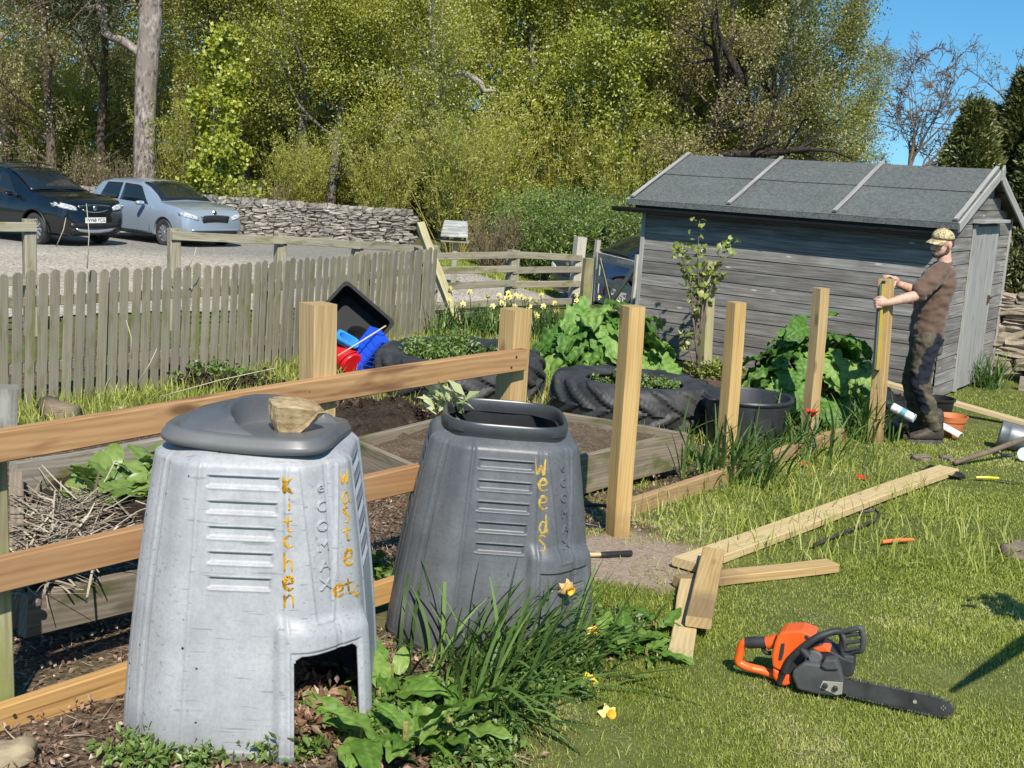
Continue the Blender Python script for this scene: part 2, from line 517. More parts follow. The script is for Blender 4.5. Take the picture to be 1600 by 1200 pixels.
def sheet(name, x0, x1, y0, y1, step, dz, mat, inside, label):
    xs = np.arange(x0, x1+1e-6, step); ys = np.arange(y0, y1+1e-6, step)
    X, Y = np.meshgrid(xs, ys); Z = ground_np(X, Y) + dz
    V = np.stack([X, Y, Z], -1).reshape(-1, 3)
    nx, ny = len(xs), len(ys); i = np.arange(nx*ny).reshape(ny, nx)
    F = np.stack([i[:-1, :-1], i[:-1, 1:], i[1:, 1:], i[1:, :-1]], -1).reshape(-1, 4)
    cx = V[F].mean(1)
    F = F[inside(cx[:, 0], cx[:, 1])]
    me = big_mesh(name, V, F, mat, smooth=True)
    return tag(link(name, me), label, None, kind='structure')
def _park(x, y):
    return (side(x, y, (-9, 10.6), (1.3, 19.3)) < -0.3) & (y < 31.0 + 0.12*(x+10)) & (x < 6) & ~((x > -2.7+0.3*vnoise(x, y, 0.8)) & (y > 24.3 + 0.8*vnoise(x, y, 0.6)) & (x < 0.8))
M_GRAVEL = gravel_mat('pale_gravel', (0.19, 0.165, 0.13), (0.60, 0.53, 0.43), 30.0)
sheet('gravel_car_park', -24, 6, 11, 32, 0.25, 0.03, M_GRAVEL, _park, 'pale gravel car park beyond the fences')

# ================================================================== shared timber, stone and metal
W_NEWRAIL = wood('orange_new_timber', (0.43, 0.25, 0.108), (0.27, 0.135, 0.05), knots=0.8, stain=(0.13, 0.055, 0.025))
W_POST = wood('pale_new_post', (0.47, 0.33, 0.155), (0.32, 0.20, 0.082), knots=0.6, grain=1.3, foot=(0.16, 0.11, 0.06))
W_PALE = wood('fresh_pale_timber', (0.54, 0.42, 0.23), (0.42, 0.30, 0.145), knots=0.35)
W_LAID = wood('orange_laid_rail', (0.46, 0.28, 0.11), (0.34, 0.18, 0.06), knots=0.5)
W_GREY = wood('weathered_grey_timber', (0.30, 0.27, 0.225), (0.15, 0.13, 0.105), rough=0.9, moss=(0.12, 0.125, 0.05), moss_amt=0.15)
W_PICKET = wood('mossy_picket_timber', (0.255, 0.232, 0.162), (0.14, 0.122, 0.08), rough=0.95, knots=0.3, moss=(0.16, 0.16, 0.065), moss_amt=0.2, weather=(0.26, 0.235, 0.18))
W_FENCE = wood('weathered_fence_timber', (0.33, 0.30, 0.225), (0.19, 0.165, 0.115), rough=0.95, knots=0.3, moss=(0.16, 0.16, 0.07), moss_amt=0.25)
W_MOSSY = wood('green_mossy_timber', (0.36, 0.33, 0.17), (0.19, 0.17, 0.085), rough=0.95, knots=0.5, moss=(0.25, 0.26, 0.07), moss_amt=0.3, weather=(0.16, 0.12, 0.06))
W_BED = wood('old_bed_board', (0.245, 0.20, 0.145), (0.12, 0.095, 0.065), rough=0.92, moss=(0.10, 0.105, 0.04), moss_amt=0.3)
W_BRACE = wood('lichened_timber', (0.38, 0.34, 0.20), (0.23, 0.19, 0.11), rough=0.95, moss=(0.33, 0.32, 0.14), moss_amt=0.25)

# ================================================================== the shed
def shed_board_mat():
    t = NT('weathered_shed_boards')
    rnd = t.n('Attribute', attribute_name='rnd').outputs['Fac']
    off = t.n('CombineXYZ', {0: t.math('MULTIPLY', rnd, 31.0), 1: t.math('MULTIPLY', rnd, 13.0), 2: 0.0}).outputs[0]
    tc = t.n('TexCoord').outputs['Object']
    gm = t.n('Mapping', {'Vector': tc, 'Location': off, 'Scale': (1.2, 3, 34)}).outputs[0]
    pm = t.n('Mapping', {'Vector': tc, 'Location': off, 'Scale': (2.2, 2, 5)}).outputs[0]
    f = t.noise(gm, 1.6, 5.0, 0.65)
    col = t.ramp(f, [(0.30, (0.090, 0.083, 0.075)), (0.52, (0.225, 0.212, 0.195)), (0.75, (0.38, 0.362, 0.335))])
    w = t.ramp(t.noise(pm, 1.0, 4.0), [(0.42, 0.0), (0.7, 1.0)])
    col = t.mix(t.math('MULTIPLY', w, 0.6), col, (0.13, 0.115, 0.095))
    val = t.math('ADD', 0.72, t.math('MULTIPLY', rnd, 0.5))
    col = t.n('HueSaturation', {'Color': col, 'Value': val}).outputs[0]
    kn = t.n('TexVoronoi', {'Vector': t.n('Mapping', {'Vector': tc, 'Location': off, 'Scale': (2.5, 2, 9)}).outputs[0], 'Scale': 1.0}).outputs['Distance']
    col = t.mix(t.ramp(kn, [(0.05, 0.8), (0.12, 0.0)]), col, (0.5, 0.48, 0.45))
    t.principled(Base_Color=col, Roughness=0.9, Specular_IOR_Level=0.25, Normal=t.bump(f, 0.5, 0.004))
    return t.mat
M_BOARDS = shed_board_mat()
W_SHEDTRIM = wood('silvered_timber', (0.37, 0.36, 0.335), (0.17, 0.165, 0.155), rough=0.9, knots=0.3, grain=1.4)
def felt_mat():
    t = NT('green_grey_roofing_felt')
    v = t.coords('Object')
    vo = t.math('ADD', t.math('MULTIPLY', t.n('SeparateXYZ', {0: t.n('TexVoronoi', {'Vector': v, 'Scale': 55.0}).outputs['Color']}).outputs[0], 0.45), t.math('MULTIPLY', t.noise(v, 130.0, 3.0, 0.8), 0.55)); n = t.noise(v, 1.5, 5.0)
    col = t.ramp(t.math('ADD', t.math('MULTIPLY', vo, 0.75), t.math('MULTIPLY', n, 0.3)), [(0.25, (0.058, 0.064, 0.060)), (0.90, (0.170, 0.180, 0.170))])
    t.principled(Base_Color=col, Roughness=0.95, Specular_IOR_Level=0.2, Normal=t.bump(vo, 0.7, 0.004))
    return t.mat
M_FELT = felt_mat()
M_BLACKPL = pmat('black_plastic', (0.012, 0.012, 0.013), (0.020, 0.020, 0.022), rough=0.42, scale=5, spec=0.5)
M_DARKWOOD = wood('dark_fascia_timber', (0.05, 0.045, 0.04), (0.02, 0.018, 0.016), rough=0.9)

def shed():
    L, W, H, BH = 3.52, 2.3, 1.84, 0.138
    sx, sy = 4.28 - L*0.809, 11.62 + L*0.588
    base = -0.33
    R = thing('garden_shed', 'weathered grey boarded shed with green felt roof and black gutter', 'shed', (sx, sy, base), radians(-36))
    TAN = 0.415
    def wall(axis, n, length, top):
        V, F, A = [], [], []
        rows = int(math.ceil(n/BH)) if axis == 'y' else int(n/BH)
        for k in range(rows):
            z0 = k*BH
            x0, x1 = top(z0 + BH)
            if x1 - x0 < 0.1: break
            rv = random.random(); j = random.uniform(-0.002, 0.002); sl = random.uniform(-0.004, 0.004)
            prof = [(z0-0.003, 0.006), (z0-0.003, 0.0215+j), (z0+0.06, 0.0195+j), (z0+BH-0.016, 0.0165+j), (z0+BH-0.011, 0.008), (z0+BH-0.003, 0.007)]
            nseg = 12; b = len(V)
            for i in range(nseg+1):
                x = x0 + (x1-x0)*i/nseg
                wob = 0.0022*sin(x*3+k*1.7)
                for z, y in prof:
                    V.append((x, -y, z + wob + sl*(i/nseg-0.5)) if axis == 'x' else (y + 0.0, x, z + wob)); A.append(rv)
            m = len(prof)
            for i in range(nseg):
                for q in range(m-1):
                    a = b+i*m+q
                    F.append((a, a+m, a+m+1, a+1) if axis == 'x' else (a, a+1, a+m+1, a+m)[::-1])
        return np.array(V), np.array(F), A
    V, F, A = wall('x', H, L, lambda z: (0.03, L-0.03))
    o = link('wall', big_mesh('wall', V, F, M_BOARDS, {'rnd': A}), R, False)
    gab = lambda z: (max(0.03, (z-H)/TAN+0.02), min(W-0.03, W-(z-H)/TAN-0.02))
    V, F, A = wall('y', H + TAN*W/2, W, gab)
    V[:, 0] += L
    me = big_mesh('gable_wall', V[:, [1, 0, 2]]*np.array([1, -1, 1]), F, M_BOARDS, {'rnd': A})
    o = link('gable_wall', me, R, False)                    # its own X runs along the boards
    o.matrix_basis = Matrix(((0, -1, 0, 0), (1, 0, 0, 0), (0, 0, 1, 0), (0, 0, 0, 1)))
    # hidden sides, floor
    mb = MB()
    mb.box((0.02, W/2, H/2), (0.03, W, H)); mb.box((L/2, W-0.02, H/2), (L-0.08, 0.03, H)); mb.box((L/2, W/2, 0.02), (L-0.1, W-0.1, 0.04))
    mb.prism([(0.02, H), (W-0.02, H), (W/2, H+TAN*W/2)], 0.008, 0.035, Matrix(((0, 1, 0, 0), (1, 0, 0, 0), (0, 0, 1, 0), (0, 0, 0, 1))))
    mb.build('back_wall', W_SHEDTRIM, R, world_space=False)
    def tp(name, p0, p1, w, h, mat=W_SHEDTRIM, up=(0, 0, 1), parent=R, ch=0.003):
        M, LL = frame_of(p0, p1, up)
        o = link(name, plank_mesh(name, LL, w, h, mat, ch, 0.002), parent, False); o.matrix_basis = M
        return o
    tp('corner_trim', (0.02, -0.026, 0.0), (0.02, -0.026, H), 0.05, 0.022, up=(0, 1, 0))
    tp('corner_trim', (L-0.008, -0.026, -0.02), (L-0.008, -0.026, H-0.02), 0.045, 0.022, up=(0, 1, 0))
    tp('corner_trim', (L+0.028, W-0.03, -0.02), (L+0.028, W-0.03, H), 0.055, 0.02, up=(1, 0, 0))
    # door of wide upright boards in the gable
    d = MB()
    y = 0.80
    door = None
    for k, wd in enumerate((0.20, 0.20, 0.20, 0.20)):
        d.box((L+0.036 + 0.004*(k % 2), y + wd/2, 0.89), (0.024, wd-0.006, 1.74)); y += wd
    door = d.build('door', W_SHEDTRIM, None, world_space=False, bevel=0.003)
    me = door.data
    Rx = Matrix(((0, 0, 1, 0), (0, 1, 0, 0), (-1, 0, 0, 0), (0, 0, 0, 1)))   # grain upright: own X is the shed's Z
    me.transform(Rx)
    door.parent = R; door.matrix_basis = Rx.inverted()
    tp('door_frame', (L+0.036, 0.76, 0), (L+0.036, 0.76, 1.78), 0.075, 0.03, up=(1, 0, 0))
    tp('door_frame', (L+0.036, 1.64, 0), (L+0.036, 1.64, 1.78), 0.075, 0.03, up=(1, 0, 0))
    tp('drip_board', (L+0.075, 0.68, 1.815), (L+0.075, 1.74, 1.815), 0.13, 0.035)
    latch = MB(); latch.box((L+0.06, 1.56, 0.95), (0.02, 0.05, 0.09)); latch.tube([(L+0.07, 1.56, 0.97), (L+0.095, 1.56, 0.97)], 0.014)
    latch.build('latch', pmat('rusty_iron', (0.05, 0.03, 0.02), (0.09, 0.055, 0.035), rough=0.8), R, world_space=False)
    # roof
    ov, ev = 0.11, 0.17
    zr = H + TAN*W/2 + 0.03; yr = W/2
    def slope(sgn, s):     # s: distance from ridge across the ground
        return Vector((0, yr + sgn*s, zr - TAN*s))
    run = W/2 + ev
    for sgn, nm in ((-1, 'roof'), (1, 'roof')):
        mb = MB()
        nrm = Vector((0, sgn*TAN, 1)).normalized()
        def sh(s0, s1, lift, th):
            nx, ny = 44, 10
            grid = []
            for i in range(nx+1):
                x = -ov + (L+2*ov)*i/nx
                row = []
                for j in range(ny+1):
                    s = s0+(s1-s0)*j/ny
                    p = slope(sgn, s); p.x = x
                    p += nrm*(lift + 0.004*mnoise.noise(Vector((x*2.1, s*3, 5*sgn))) - 0.006*sin(pi*((x/L*3) % 1.0)) * 0.6)
                    row.append(p)
                grid.append(row)
            b = len(mb.v)
            vs = [p for r in grid for p in r] + [p - nrm*th for r in grid for p in r]
            m = ny+1; N = (nx+1)*m
            fs = []
            for i in range(nx):
                for j in range(ny):
                    a = i*m+j
                    fs.append((a, a+m, a+m+1, a+1)); fs.append((N+a, N+a+1, N+a+m+1, N+a+m))
            for i in range(nx):
                a = i*m+ny; fs.append((a, a+m, N+a+m, N+a)); a = i*m; fs.append((a, N+a, N+a+m, a+m))
            for j in range(ny):
                a = j; fs.append((a, a+1, N+a+1, N+a)); a = nx*m+j; fs.append((a, N+a, N+a+1, a+1))
            mb.add(vs, fs)
        sh(run*0.42, run, 0.010, 0.016)
        sh(0.0, run*0.45, 0.021, 0.009)
        # the felt folded down over the eave
        mb.box((L/2, yr+sgn*(run+0.004), zr-TAN*run-0.026), (L+2*ov, 0.012, 0.055))
        mb.build(nm, M_FELT, R, world_space=False, auto=35)
    for t in (0.0, 0.335, 0.665, 1.0):
        x = -ov+0.03 + (L+2*ov-0.06)*t
        a, b = slope(-1, 0.0), slope(-1, run*0.985)
        up = Vector((0, -TAN, 1)).normalized()
        a.x = b.x = x
        tp('batten', b + up*0.037, a + up*0.045, 0.042, 0.022, up=up)
        if t in (0.0, 1.0):
            xx = -ov-0.012 if t == 0 else L+ov+0.012
            for sgn in (-1, 1):
                a, b = slope(sgn, 0.01), slope(sgn, run + 0.01)
                a.x = b.x = xx
                up2 = Vector((0, sgn*TAN, 1)).normalized()
                tp('bargeboard', b - up2*0.035, a - up2*0.035, 0.02, 0.10, up=up2)
            if t == 1.0:
                fin = MB(); c = Vector((L+ov+0.034, yr, zr-0.02))
                fin.prism([(-0.05, -0.08), (0.05, -0.08), (0.05, 0.03), (0.0, 0.085), (-0.05, 0.03)], -0.011, 0.011, Matrix.Translation(c) @ Matrix.Rotation(pi/2, 4, 'Z'))
                fin.build('finial', W_SHEDTRIM, R, world_space=False, bevel=0.003)
    tp('fascia', (-0.05, yr-run+0.06, zr-TAN*run-0.055), (L+0.05, yr-run+0.06, zr-TAN*run-0.055), 0.02, 0.11, M_DARKWOOD)
    # gutter: open half round, its joints as sub-parts
    gy, gz = yr-run-0.028, zr-TAN*run-0.085
    mb = MB(); n = 10; rings = []
    for x in (-0.30, L+0.02):
        ro = [Vector((x, gy+0.055*cos(pi+pi*k/n), gz+0.055*sin(pi+pi*k/n) - 0.006*(x/L))) for k in range(n+1)]
        ri = [Vector((x, gy+0.049*cos(2*pi-pi*k/n), gz+0.049*sin(2*pi-pi*k/n) - 0.006*(x/L))) for k in range(n+1)]
        rings.append(ro+ri)
    mb.loft(rings)
    g = mb.build('gutter', M_BLACKPL, R, world_space=False, auto=40)
    for x in (-0.22, 1.02, 1.75, 2.9):
        mb = MB()
        rings = [[Vector((xx, gy+0.060*cos(pi+pi*k/n), gz+0.060*sin(pi+pi*k/n))) for k in range(n+1)] + [Vector((xx, gy+0.054*cos(2*pi-pi*k/n), gz+0.054*sin(2*pi-pi*k/n))) for k in range(n+1)] for xx in (x-0.022, x+0.022)]
        mb.loft(rings); mb.build('bracket', M_BLACKPL, g, world_space=False, auto=40)
    return R
SHED = shed()

# ================================================================== fences
def picket_mesh(name, h, w, th, mat, seed):
    r = random.Random(seed)
    n = 7
    pts = [(-w/2, 0), (w/2, 0), (w/2, h-w*0.42)]
    pts += [(w/2*cos(pi*k/n), h-w*0.42+w*0.42*sin(pi*k/n)) for k in range(1, n)] + [(-w/2, h-w*0.42)]
    mb = MB(); mb.prism(pts, -th/2, th/2)
    me = bpy.data.meshes.new(name)
    # grain runs along own X: lay the slat along X
    me.from_pydata([(z, y, x) for x, y, z in mb.v], [], [f for f in mb.f]); me.materials.append(mat)
    bm = bmesh.new(); bm.from_mesh(me); bmesh.ops.recalc_face_normals(bm, faces=bm.faces); bm.to_mesh(me); bm.free()
    return me
def picket_fence():
    a, b, c = Vector((-4.62, 7.9, 0)), Vector((-2.74, 10.75, 0)), Vector((-1.05, 14.15, 0))
    R = thing('picket_fence', 'mossy grey-green picket fence with rounded slats below the car park', 'fence', (a.x, a.y, ground(a.x, a.y)))
    metas = [picket_mesh('picket', 1.14+0.006*(k-2), 0.077 + 0.002*(k % 3), 0.016, W_PICKET, k) for k in range(5)]
    l1, l2 = (b-a).length, (c-b).length
    tot, s, k = l1+l2, 0.0, 0
    def along(s):
        if s < l1: return a + (b-a)*(s/l1), (b-a).normalized()
        return b + (c-b)*((s-l1)/l2), (c-b).normalized()
    while s < tot:
        p, d = along(s)
        z = ground(p.x, p.y)
        nrm = Vector((d.y, -d.x, 0))
        lean = radians(2.6 + random.gauss(0, 0.28))
        M = Matrix.Translation((p.x, p.y, z - 0.055 + random.uniform(-0.008, 0.008))) @ Matrix.Rotation(atan2(d.y, d.x), 4, 'Z') @ Matrix.Rotation(lean, 4, 'Y') @ Matrix.Rotation(radians(random.gauss(0, 0.4)), 4, 'X') @ Matrix(((0, 0, 1, 0), (0, 1, 0, 0), (1, 0, 0, 0), (0, 0, 0, 1))) 
        o = link('picket', random.choice(metas), R, False)
        set_world(o, M)
        s += 0.1125 + random.uniform(-0.002, 0.002); k += 1
    for q0, q1 in ((a, b), (b, c)):
        d = (q1-q0).normalized(); nb = Vector((-d.y, d.x, 0))
        for hz in (0.28, 0.82):
            plank('rail', Vector((q0.x, q0.y, ground(q0.x, q0.y)+hz)) + nb*0.035, Vector((q1.x, q1.y, ground(q1.x, q1.y)+hz)) + nb*0.035, 0.045, 0.08, W_PICKET, R)
    for s in (0.35, 2.2, 4.1, 5.9, tot-0.05):
        p, d = along(min(s, tot)); nb = Vector((-d.y, d.x, 0)); q = p + nb*0.10
        plank('post', (q.x, q.y, ground(q.x, q.y)-0.2), (q.x+0.03*d.x, q.y+0.03*d.y, ground(q.x, q.y)+1.0), 0.08, 0.08, W_PICKET, R, up=nb)
    return R
picket_fence()

def rail_fence():
    pts = [(-6.6, 11.45, 1.28), (-5.32, 12.5, 1.27), (-4.05, 13.5, 1.19), (-3.0, 14.45, 1.14), (-2.15, 15.25, 1.08)]
    R = thing('rail_fence', 'weathered post and rail fence with a gap beside the parked cars', 'fence', G(-5.3, 12.5))
    d = Vector((0.79, 0.61, 0))
    nb = Vector((d.y, -d.x, 0))
    def post(x, y, h, w=0.125, mat=W_FENCE):
        g = ground(x, y)
        plank('post', (x, y, g-0.2), (x+0.01, y, g+h), w, w, mat, R, up=nb, ch=0.008)
    for x, y, h in pts: post(x, y, h)
    def rail(p0, p1, w=0.04, h=0.10):
        plank('rail', p0, p1, w, h, W_FENCE, R)
    def top(i, dz, off=0.08, ex=0.0):
        x, y, h = pts[i]; v = Vector((x, y, ground(x, y)+h-dz)) + nb*off + d*ex
        return v
    rail(top(0, 0.08), top(1, 0.08, ex=0.06)); rail(top(0, 0.66), top(1, 0.66, ex=0.06))
    for dz in (0.08, 0.62):
        rail(top(2, dz, ex=-0.05), top(3, dz)); rail(top(3, dz-0.01), top(4, dz+0.0))
    # the last two bays up to the gate, four rails each
    q = [(-1.2, 16.15, 1.0), (-0.10, 17.25, 0.93), (0.93, 18.35, 1.08)]
    rail(top(4, 0.07), Vector((q[0][0], q[0][1], ground(q[0][0], q[0][1])+0.93)) + nb*0.08)
    rail(top(4, 0.62), Vector((q[0][0], q[0][1], ground(q[0][0], q[0][1])+0.40)) + nb*0.08)
    post(*q[0], 0.11); post(*q[1], 0.15)
    for k in (0, 1):
        (xa, ya, ha), (xb, yb, hb) = q[k], q[k+1]
        for zz in (0.86, 0.66, 0.44, 0.16):
            j = random.uniform(-0.03, 0.03)
            rail(Vector((xa, ya, ground(xa, ya)+zz+j)) + nb*0.09 - d*0.05, Vector((xb, yb, ground(xb, yb)+zz-j*0.6-0.05*k)) + nb*0.09, 0.035, 0.10)
    return R
rail_fence()
def gate_and_posts():
    W_GATE = wood('pale_gate_timber', (0.46, 0.43, 0.36), (0.30, 0.27, 0.21), rough=0.9, knots=0.4)
    def single(name, label, cat, p0, p1, w, h, mat, grp=None, up=(0.4, -0.9, 0)):
        M, L = frame_of(p0, p1, up)
        o = link(name, plank_mesh(name, L, w, h, mat, 0.008, 0.003)); o.matrix_basis = M
        return tag(o, label, cat, grp)
    g0 = on_ground(895, 481)
    single('gate_post', 'thick weathered gate post at the end of the rail fence', 'gate post', (g0.x, g0.y, g0.z-0.2), (g0.x+0.05, g0.y, g0.z+1.13), 0.16, 0.16, W_GATE)
    g1 = on_ground(911, 490)
    single('mossy_post', 'short yellow-green mossy post in front of the gate post', 'post', (g1.x, g1.y, g1.z-0.2), (g1.x+0.03, g1.y, g1.z+0.85), 0.14, 0.12, W_MOSSY)
    g2 = on_ground(922, 476)
    single('gate_post', 'slim pale gate post carrying the latch side of the wooden gate', 'gate post', (g2.x, g2.y, g2.z-0.2), (g2.x+0.06, g2.y, g2.z+1.08), 0.07, 0.10, W_GATE)
    g3 = on_ground(993, 468)
    g3 = Vector((1.78, 16.6, ground(1.78, 16.6)))
    single('gate_post', 'tall squared gate post close to the shed corner', 'gate post', (g3.x, g3.y, g3.z-0.2), (g3.x+0.09, g3.y, g3.z+1.08), 0.13, 0.13, W_GATE)
    # the gate
    a, b = Vector((g2.x+0.06, g2.y-0.08, g2.z)), Vector((g3.x-0.02, g3.y-0.02, g3.z))
    R = thing('wooden_gate', 'small pale wooden gate with crossed braces and metal hinge strap', 'gate', tuple(a))
    at = lambda t, z: a + (b-a)*t + Vector((0, 0, z))
    for z in (0.16, 0.45, 0.83): plank('rail', at(0, z), at(1, z), 0.04, 0.125, W_GATE, R)
    plank('stile', at(0.03, 0.08), at(0.03, 0.9), 0.07, 0.05, W_GATE, R, up=(0.4, -0.9, 0))
    plank('stile', at(0.93, 0.08), at(0.95, 1.0), 0.13, 0.06, W_GATE, R, up=(0.4, -0.9, 0))
    fwd = Vector((-0.3, -0.95, 0))*0.04
    plank('brace', at(0.42, 0.16)+fwd, at(0.88, 0.80)+fwd, 0.04, 0.095, W_GATE, R)
    plank('brace', at(0.10, 0.78)+fwd*0.7, at(0.42, 0.16)+fwd*0.7, 0.04, 0.085, W_FENCE, R)
    plank('hinge_strap', at(0.50, 0.83)+fwd*0.9, at(0.98, 0.85)+fwd*0.9, 0.012, 0.05, pmat('galvanised_strap', (0.32, 0.36, 0.40), (0.45, 0.48, 0.5), rough=0.45, metallic=0.6), R)
gate_and_posts()
def brace_plank():
    p0 = on_ground(724, 528); p1 = at_y(657, 352, 15.5)
    o = plank('leaning_plank', p0 - Vector((0, 0, 0.03)), p1, 0.10, 0.13, W_BRACE, up=(0.3, -0.9, 0.2))
    tag(o, 'yellow lichened plank leaning at a slant against the rail fence', 'plank')
    q0 = on_ground(640, 500)
    o = plank('low_board', on_ground(675, 515)+Vector((0, 0, 0.10)), on_ground(750, 502)+Vector((0, 0, 0.05)), 0.04, 0.18, W_FENCE)
    tag(o, 'low weathered edging board behind the foot of the leaning plank', 'board')
brace_plank()

# ================================================================== stone walls
def stone_mat(name, a, b, c):
    t = NT(name)
    v = t.coords('Object')
    rnd = t.n('Attribute', attribute_name='rnd').outputs['Fac']
    n = t.noise(v, 9.0, 6.0, 0.7)
    col = t.ramp(n, [(0.3, a), (0.6, b)])
    col = t.mix(t.ramp(t.noise(v, 3.5, 4.0), [(0.5, 0.0), (0.66, 1.0)]), col, c)
    col = t.n('HueSaturation', {'Color': col, 'Value': t.math('ADD', 0.62, t.math('MULTIPLY', rnd, 0.7))}).outputs[0]
    t.principled(Base_Color=col, Roughness=0.95, Specular_IOR_Level=0.2, Normal=t.bump(n, 0.8, 0.02))
    return t.mat
def stone(r, sx, sy, sz, n=3, irr=0.16):
    """one rough stone: a box with rounded, broken faces"""
    bm = bmesh.new()
    bmesh.ops.create_cube(bm, size=1.0)
    bmesh.ops.subdivide_edges(bm, edges=bm.edges[:], cuts=n-1, use_grid_fill=True)
    off = Vector((r.random()*50, r.random()*50, r.random()*50))
    for v in bm.verts:
        p = v.co.copy()
        k = 1.0 - 0.13*(abs(p.x*p.y)+abs(p.y*p.z)+abs(p.x*p.z))*4/3
        p *= k
        p += Vector((mnoise.noise(p*2.3+off), mnoise.noise(p*2.3+off+Vector((9, 0, 0))), mnoise.noise(p*2.3+off+Vector((0, 9, 0)))))*irr
        v.co = Vector((p.x*sx, p.y*sy, p.z*sz))
    vs = [v.co.copy() for v in bm.verts]; fs = [tuple(v.index for v in f.verts) for f in bm.faces]
    bm.verts.index_update(); fs = [tuple(v.index for v in f.verts) for f in bm.faces]
    bm.free()
    return vs, fs
def dry_wall(name, label, p0, p1, h0, h1, thick, sw, shh, mat, seed, cope=True):
    r = random.Random(seed)
    p0, p1 = Vector(p0), Vector(p1); d = (p1-p0); L = d.length; d.normalize(); nb = Vector((d.y, -d.x, 0))
    V, F, A = [], [], []
    def put(s, z, wx, hz, dep, tilt=0.0):
        vs, fs = stone(r, wx, dep, hz)
        c = p0 + d*s + nb*r.uniform(-0.04, 0.05)*thick*1.5
        g = ground(c.x, c.y)
        b = len(V); rv = r.random(); rx = r.gauss(0, 0.06)+tilt
        for v in vs:
            x, z2 = v.x*cos(rx)-v.z*sin(rx), v.x*sin(rx)+v.z*cos(rx)
            q = c + d*x + nb*v.y + Vector((0, 0, g + z + z2))
            V.append(q); A.append(rv)
        for f in fs: F.append(tuple(b+i for i in f))
    z = 0.0
    while True:
        hz = shh*r.uniform(0.7, 1.35); s = -0.1
        hm = max(h0, h1)
        if z + hz > hm: break
        while s < L:
            wx = sw*r.uniform(0.55, 1.7)
            hl = h0+(h1-h0)*min(1, max(0, (s+wx/2)/L))
            if z + hz*0.7 < hl:
                if r.random() < 0.25:
                    put(s+wx/2, z+hz*0.25, wx*1.0, hz*0.52, thick); put(s+wx/2, z+hz*0.75, wx*1.0, hz*0.52, thick)
                else: put(s+wx/2, z+hz/2+r.uniform(-0.01, 0.01), wx*1.02, hz*1.05, thick)
            s += wx
        z += hz*0.96
    if cope:
        s = 0.0
        while s < L:
            wx = sw*r.uniform(0.4, 0.95); hl = h0+(h1-h0)*s/L
            put(s+wx/2, hl-0.02+shh*0.4, wx, shh*r.uniform(1.2, 1.9), thick*1.0, r.gauss(0.1, 0.15)); s += wx*0.97
    me = bpy.data.meshes.new(name); me.from_pydata([tuple(v) for v in V], [], F)
    me.materials.append(mat); at = me.attributes.new('rnd', 'FLOAT', 'POINT'); at.data.foreach_set('value', A)
    me.polygons.foreach_set('use_smooth', [False]*len(F))
    o = link(name, me)
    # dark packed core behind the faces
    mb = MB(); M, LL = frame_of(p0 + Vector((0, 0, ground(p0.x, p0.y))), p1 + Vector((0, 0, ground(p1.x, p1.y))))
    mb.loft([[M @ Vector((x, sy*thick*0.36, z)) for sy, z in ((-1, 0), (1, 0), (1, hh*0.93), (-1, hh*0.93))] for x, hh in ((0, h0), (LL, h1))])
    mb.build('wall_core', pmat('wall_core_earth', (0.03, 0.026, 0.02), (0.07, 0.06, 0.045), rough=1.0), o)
    return tag(o, label, 'stone wall')
M_STONE1 = stone_mat('pale_field_stone', (0.13, 0.12, 0.10), (0.34, 0.315, 0.27), (0.22, 0.205, 0.175))
M_STONE2 = stone_mat('buff_rubble_stone', (0.16, 0.125, 0.09), (0.38, 0.31, 0.23), (0.28, 0.24, 0.19))
dry_wall('dry_stone_wall', 'pale dry stone wall running behind the parked cars', (-13.5, 29.9, 0), (-3.0, 31.2, 0), 1.08, 0.90, 0.42, 0.25, 0.10, M_STONE1, 3)
dry_wall('rubble_wall', 'buff rubble stone wall beside the shed gable under the cypresses', (5.15, 13.9, 0), (8.2, 12.35, 0), 1.02, 1.02, 0.4, 0.30, 0.13, M_STONE2, 5, cope=False)
def wall_foot_boards():
    o = plank('edging_board', (5.62, 12.62, -0.27), (6.6, 12.15, -0.27), 0.04, 0.16, W_FENCE)
    tag(o, 'low edging board at the foot of the rubble wall', 'board')
    o = plank('upright_board', (6.02, 12.75, -0.3), (5.98, 12.95, 0.10), 0.34, 0.05, wood('reddish_old_board', (0.36, 0.25, 0.18), (0.20, 0.13, 0.09), rough=0.9), up=(-0.45, -0.85, 0.2))
    tag(o, 'reddish weathered board propped upright against the rubble wall', 'board')
wall_foot_boards()
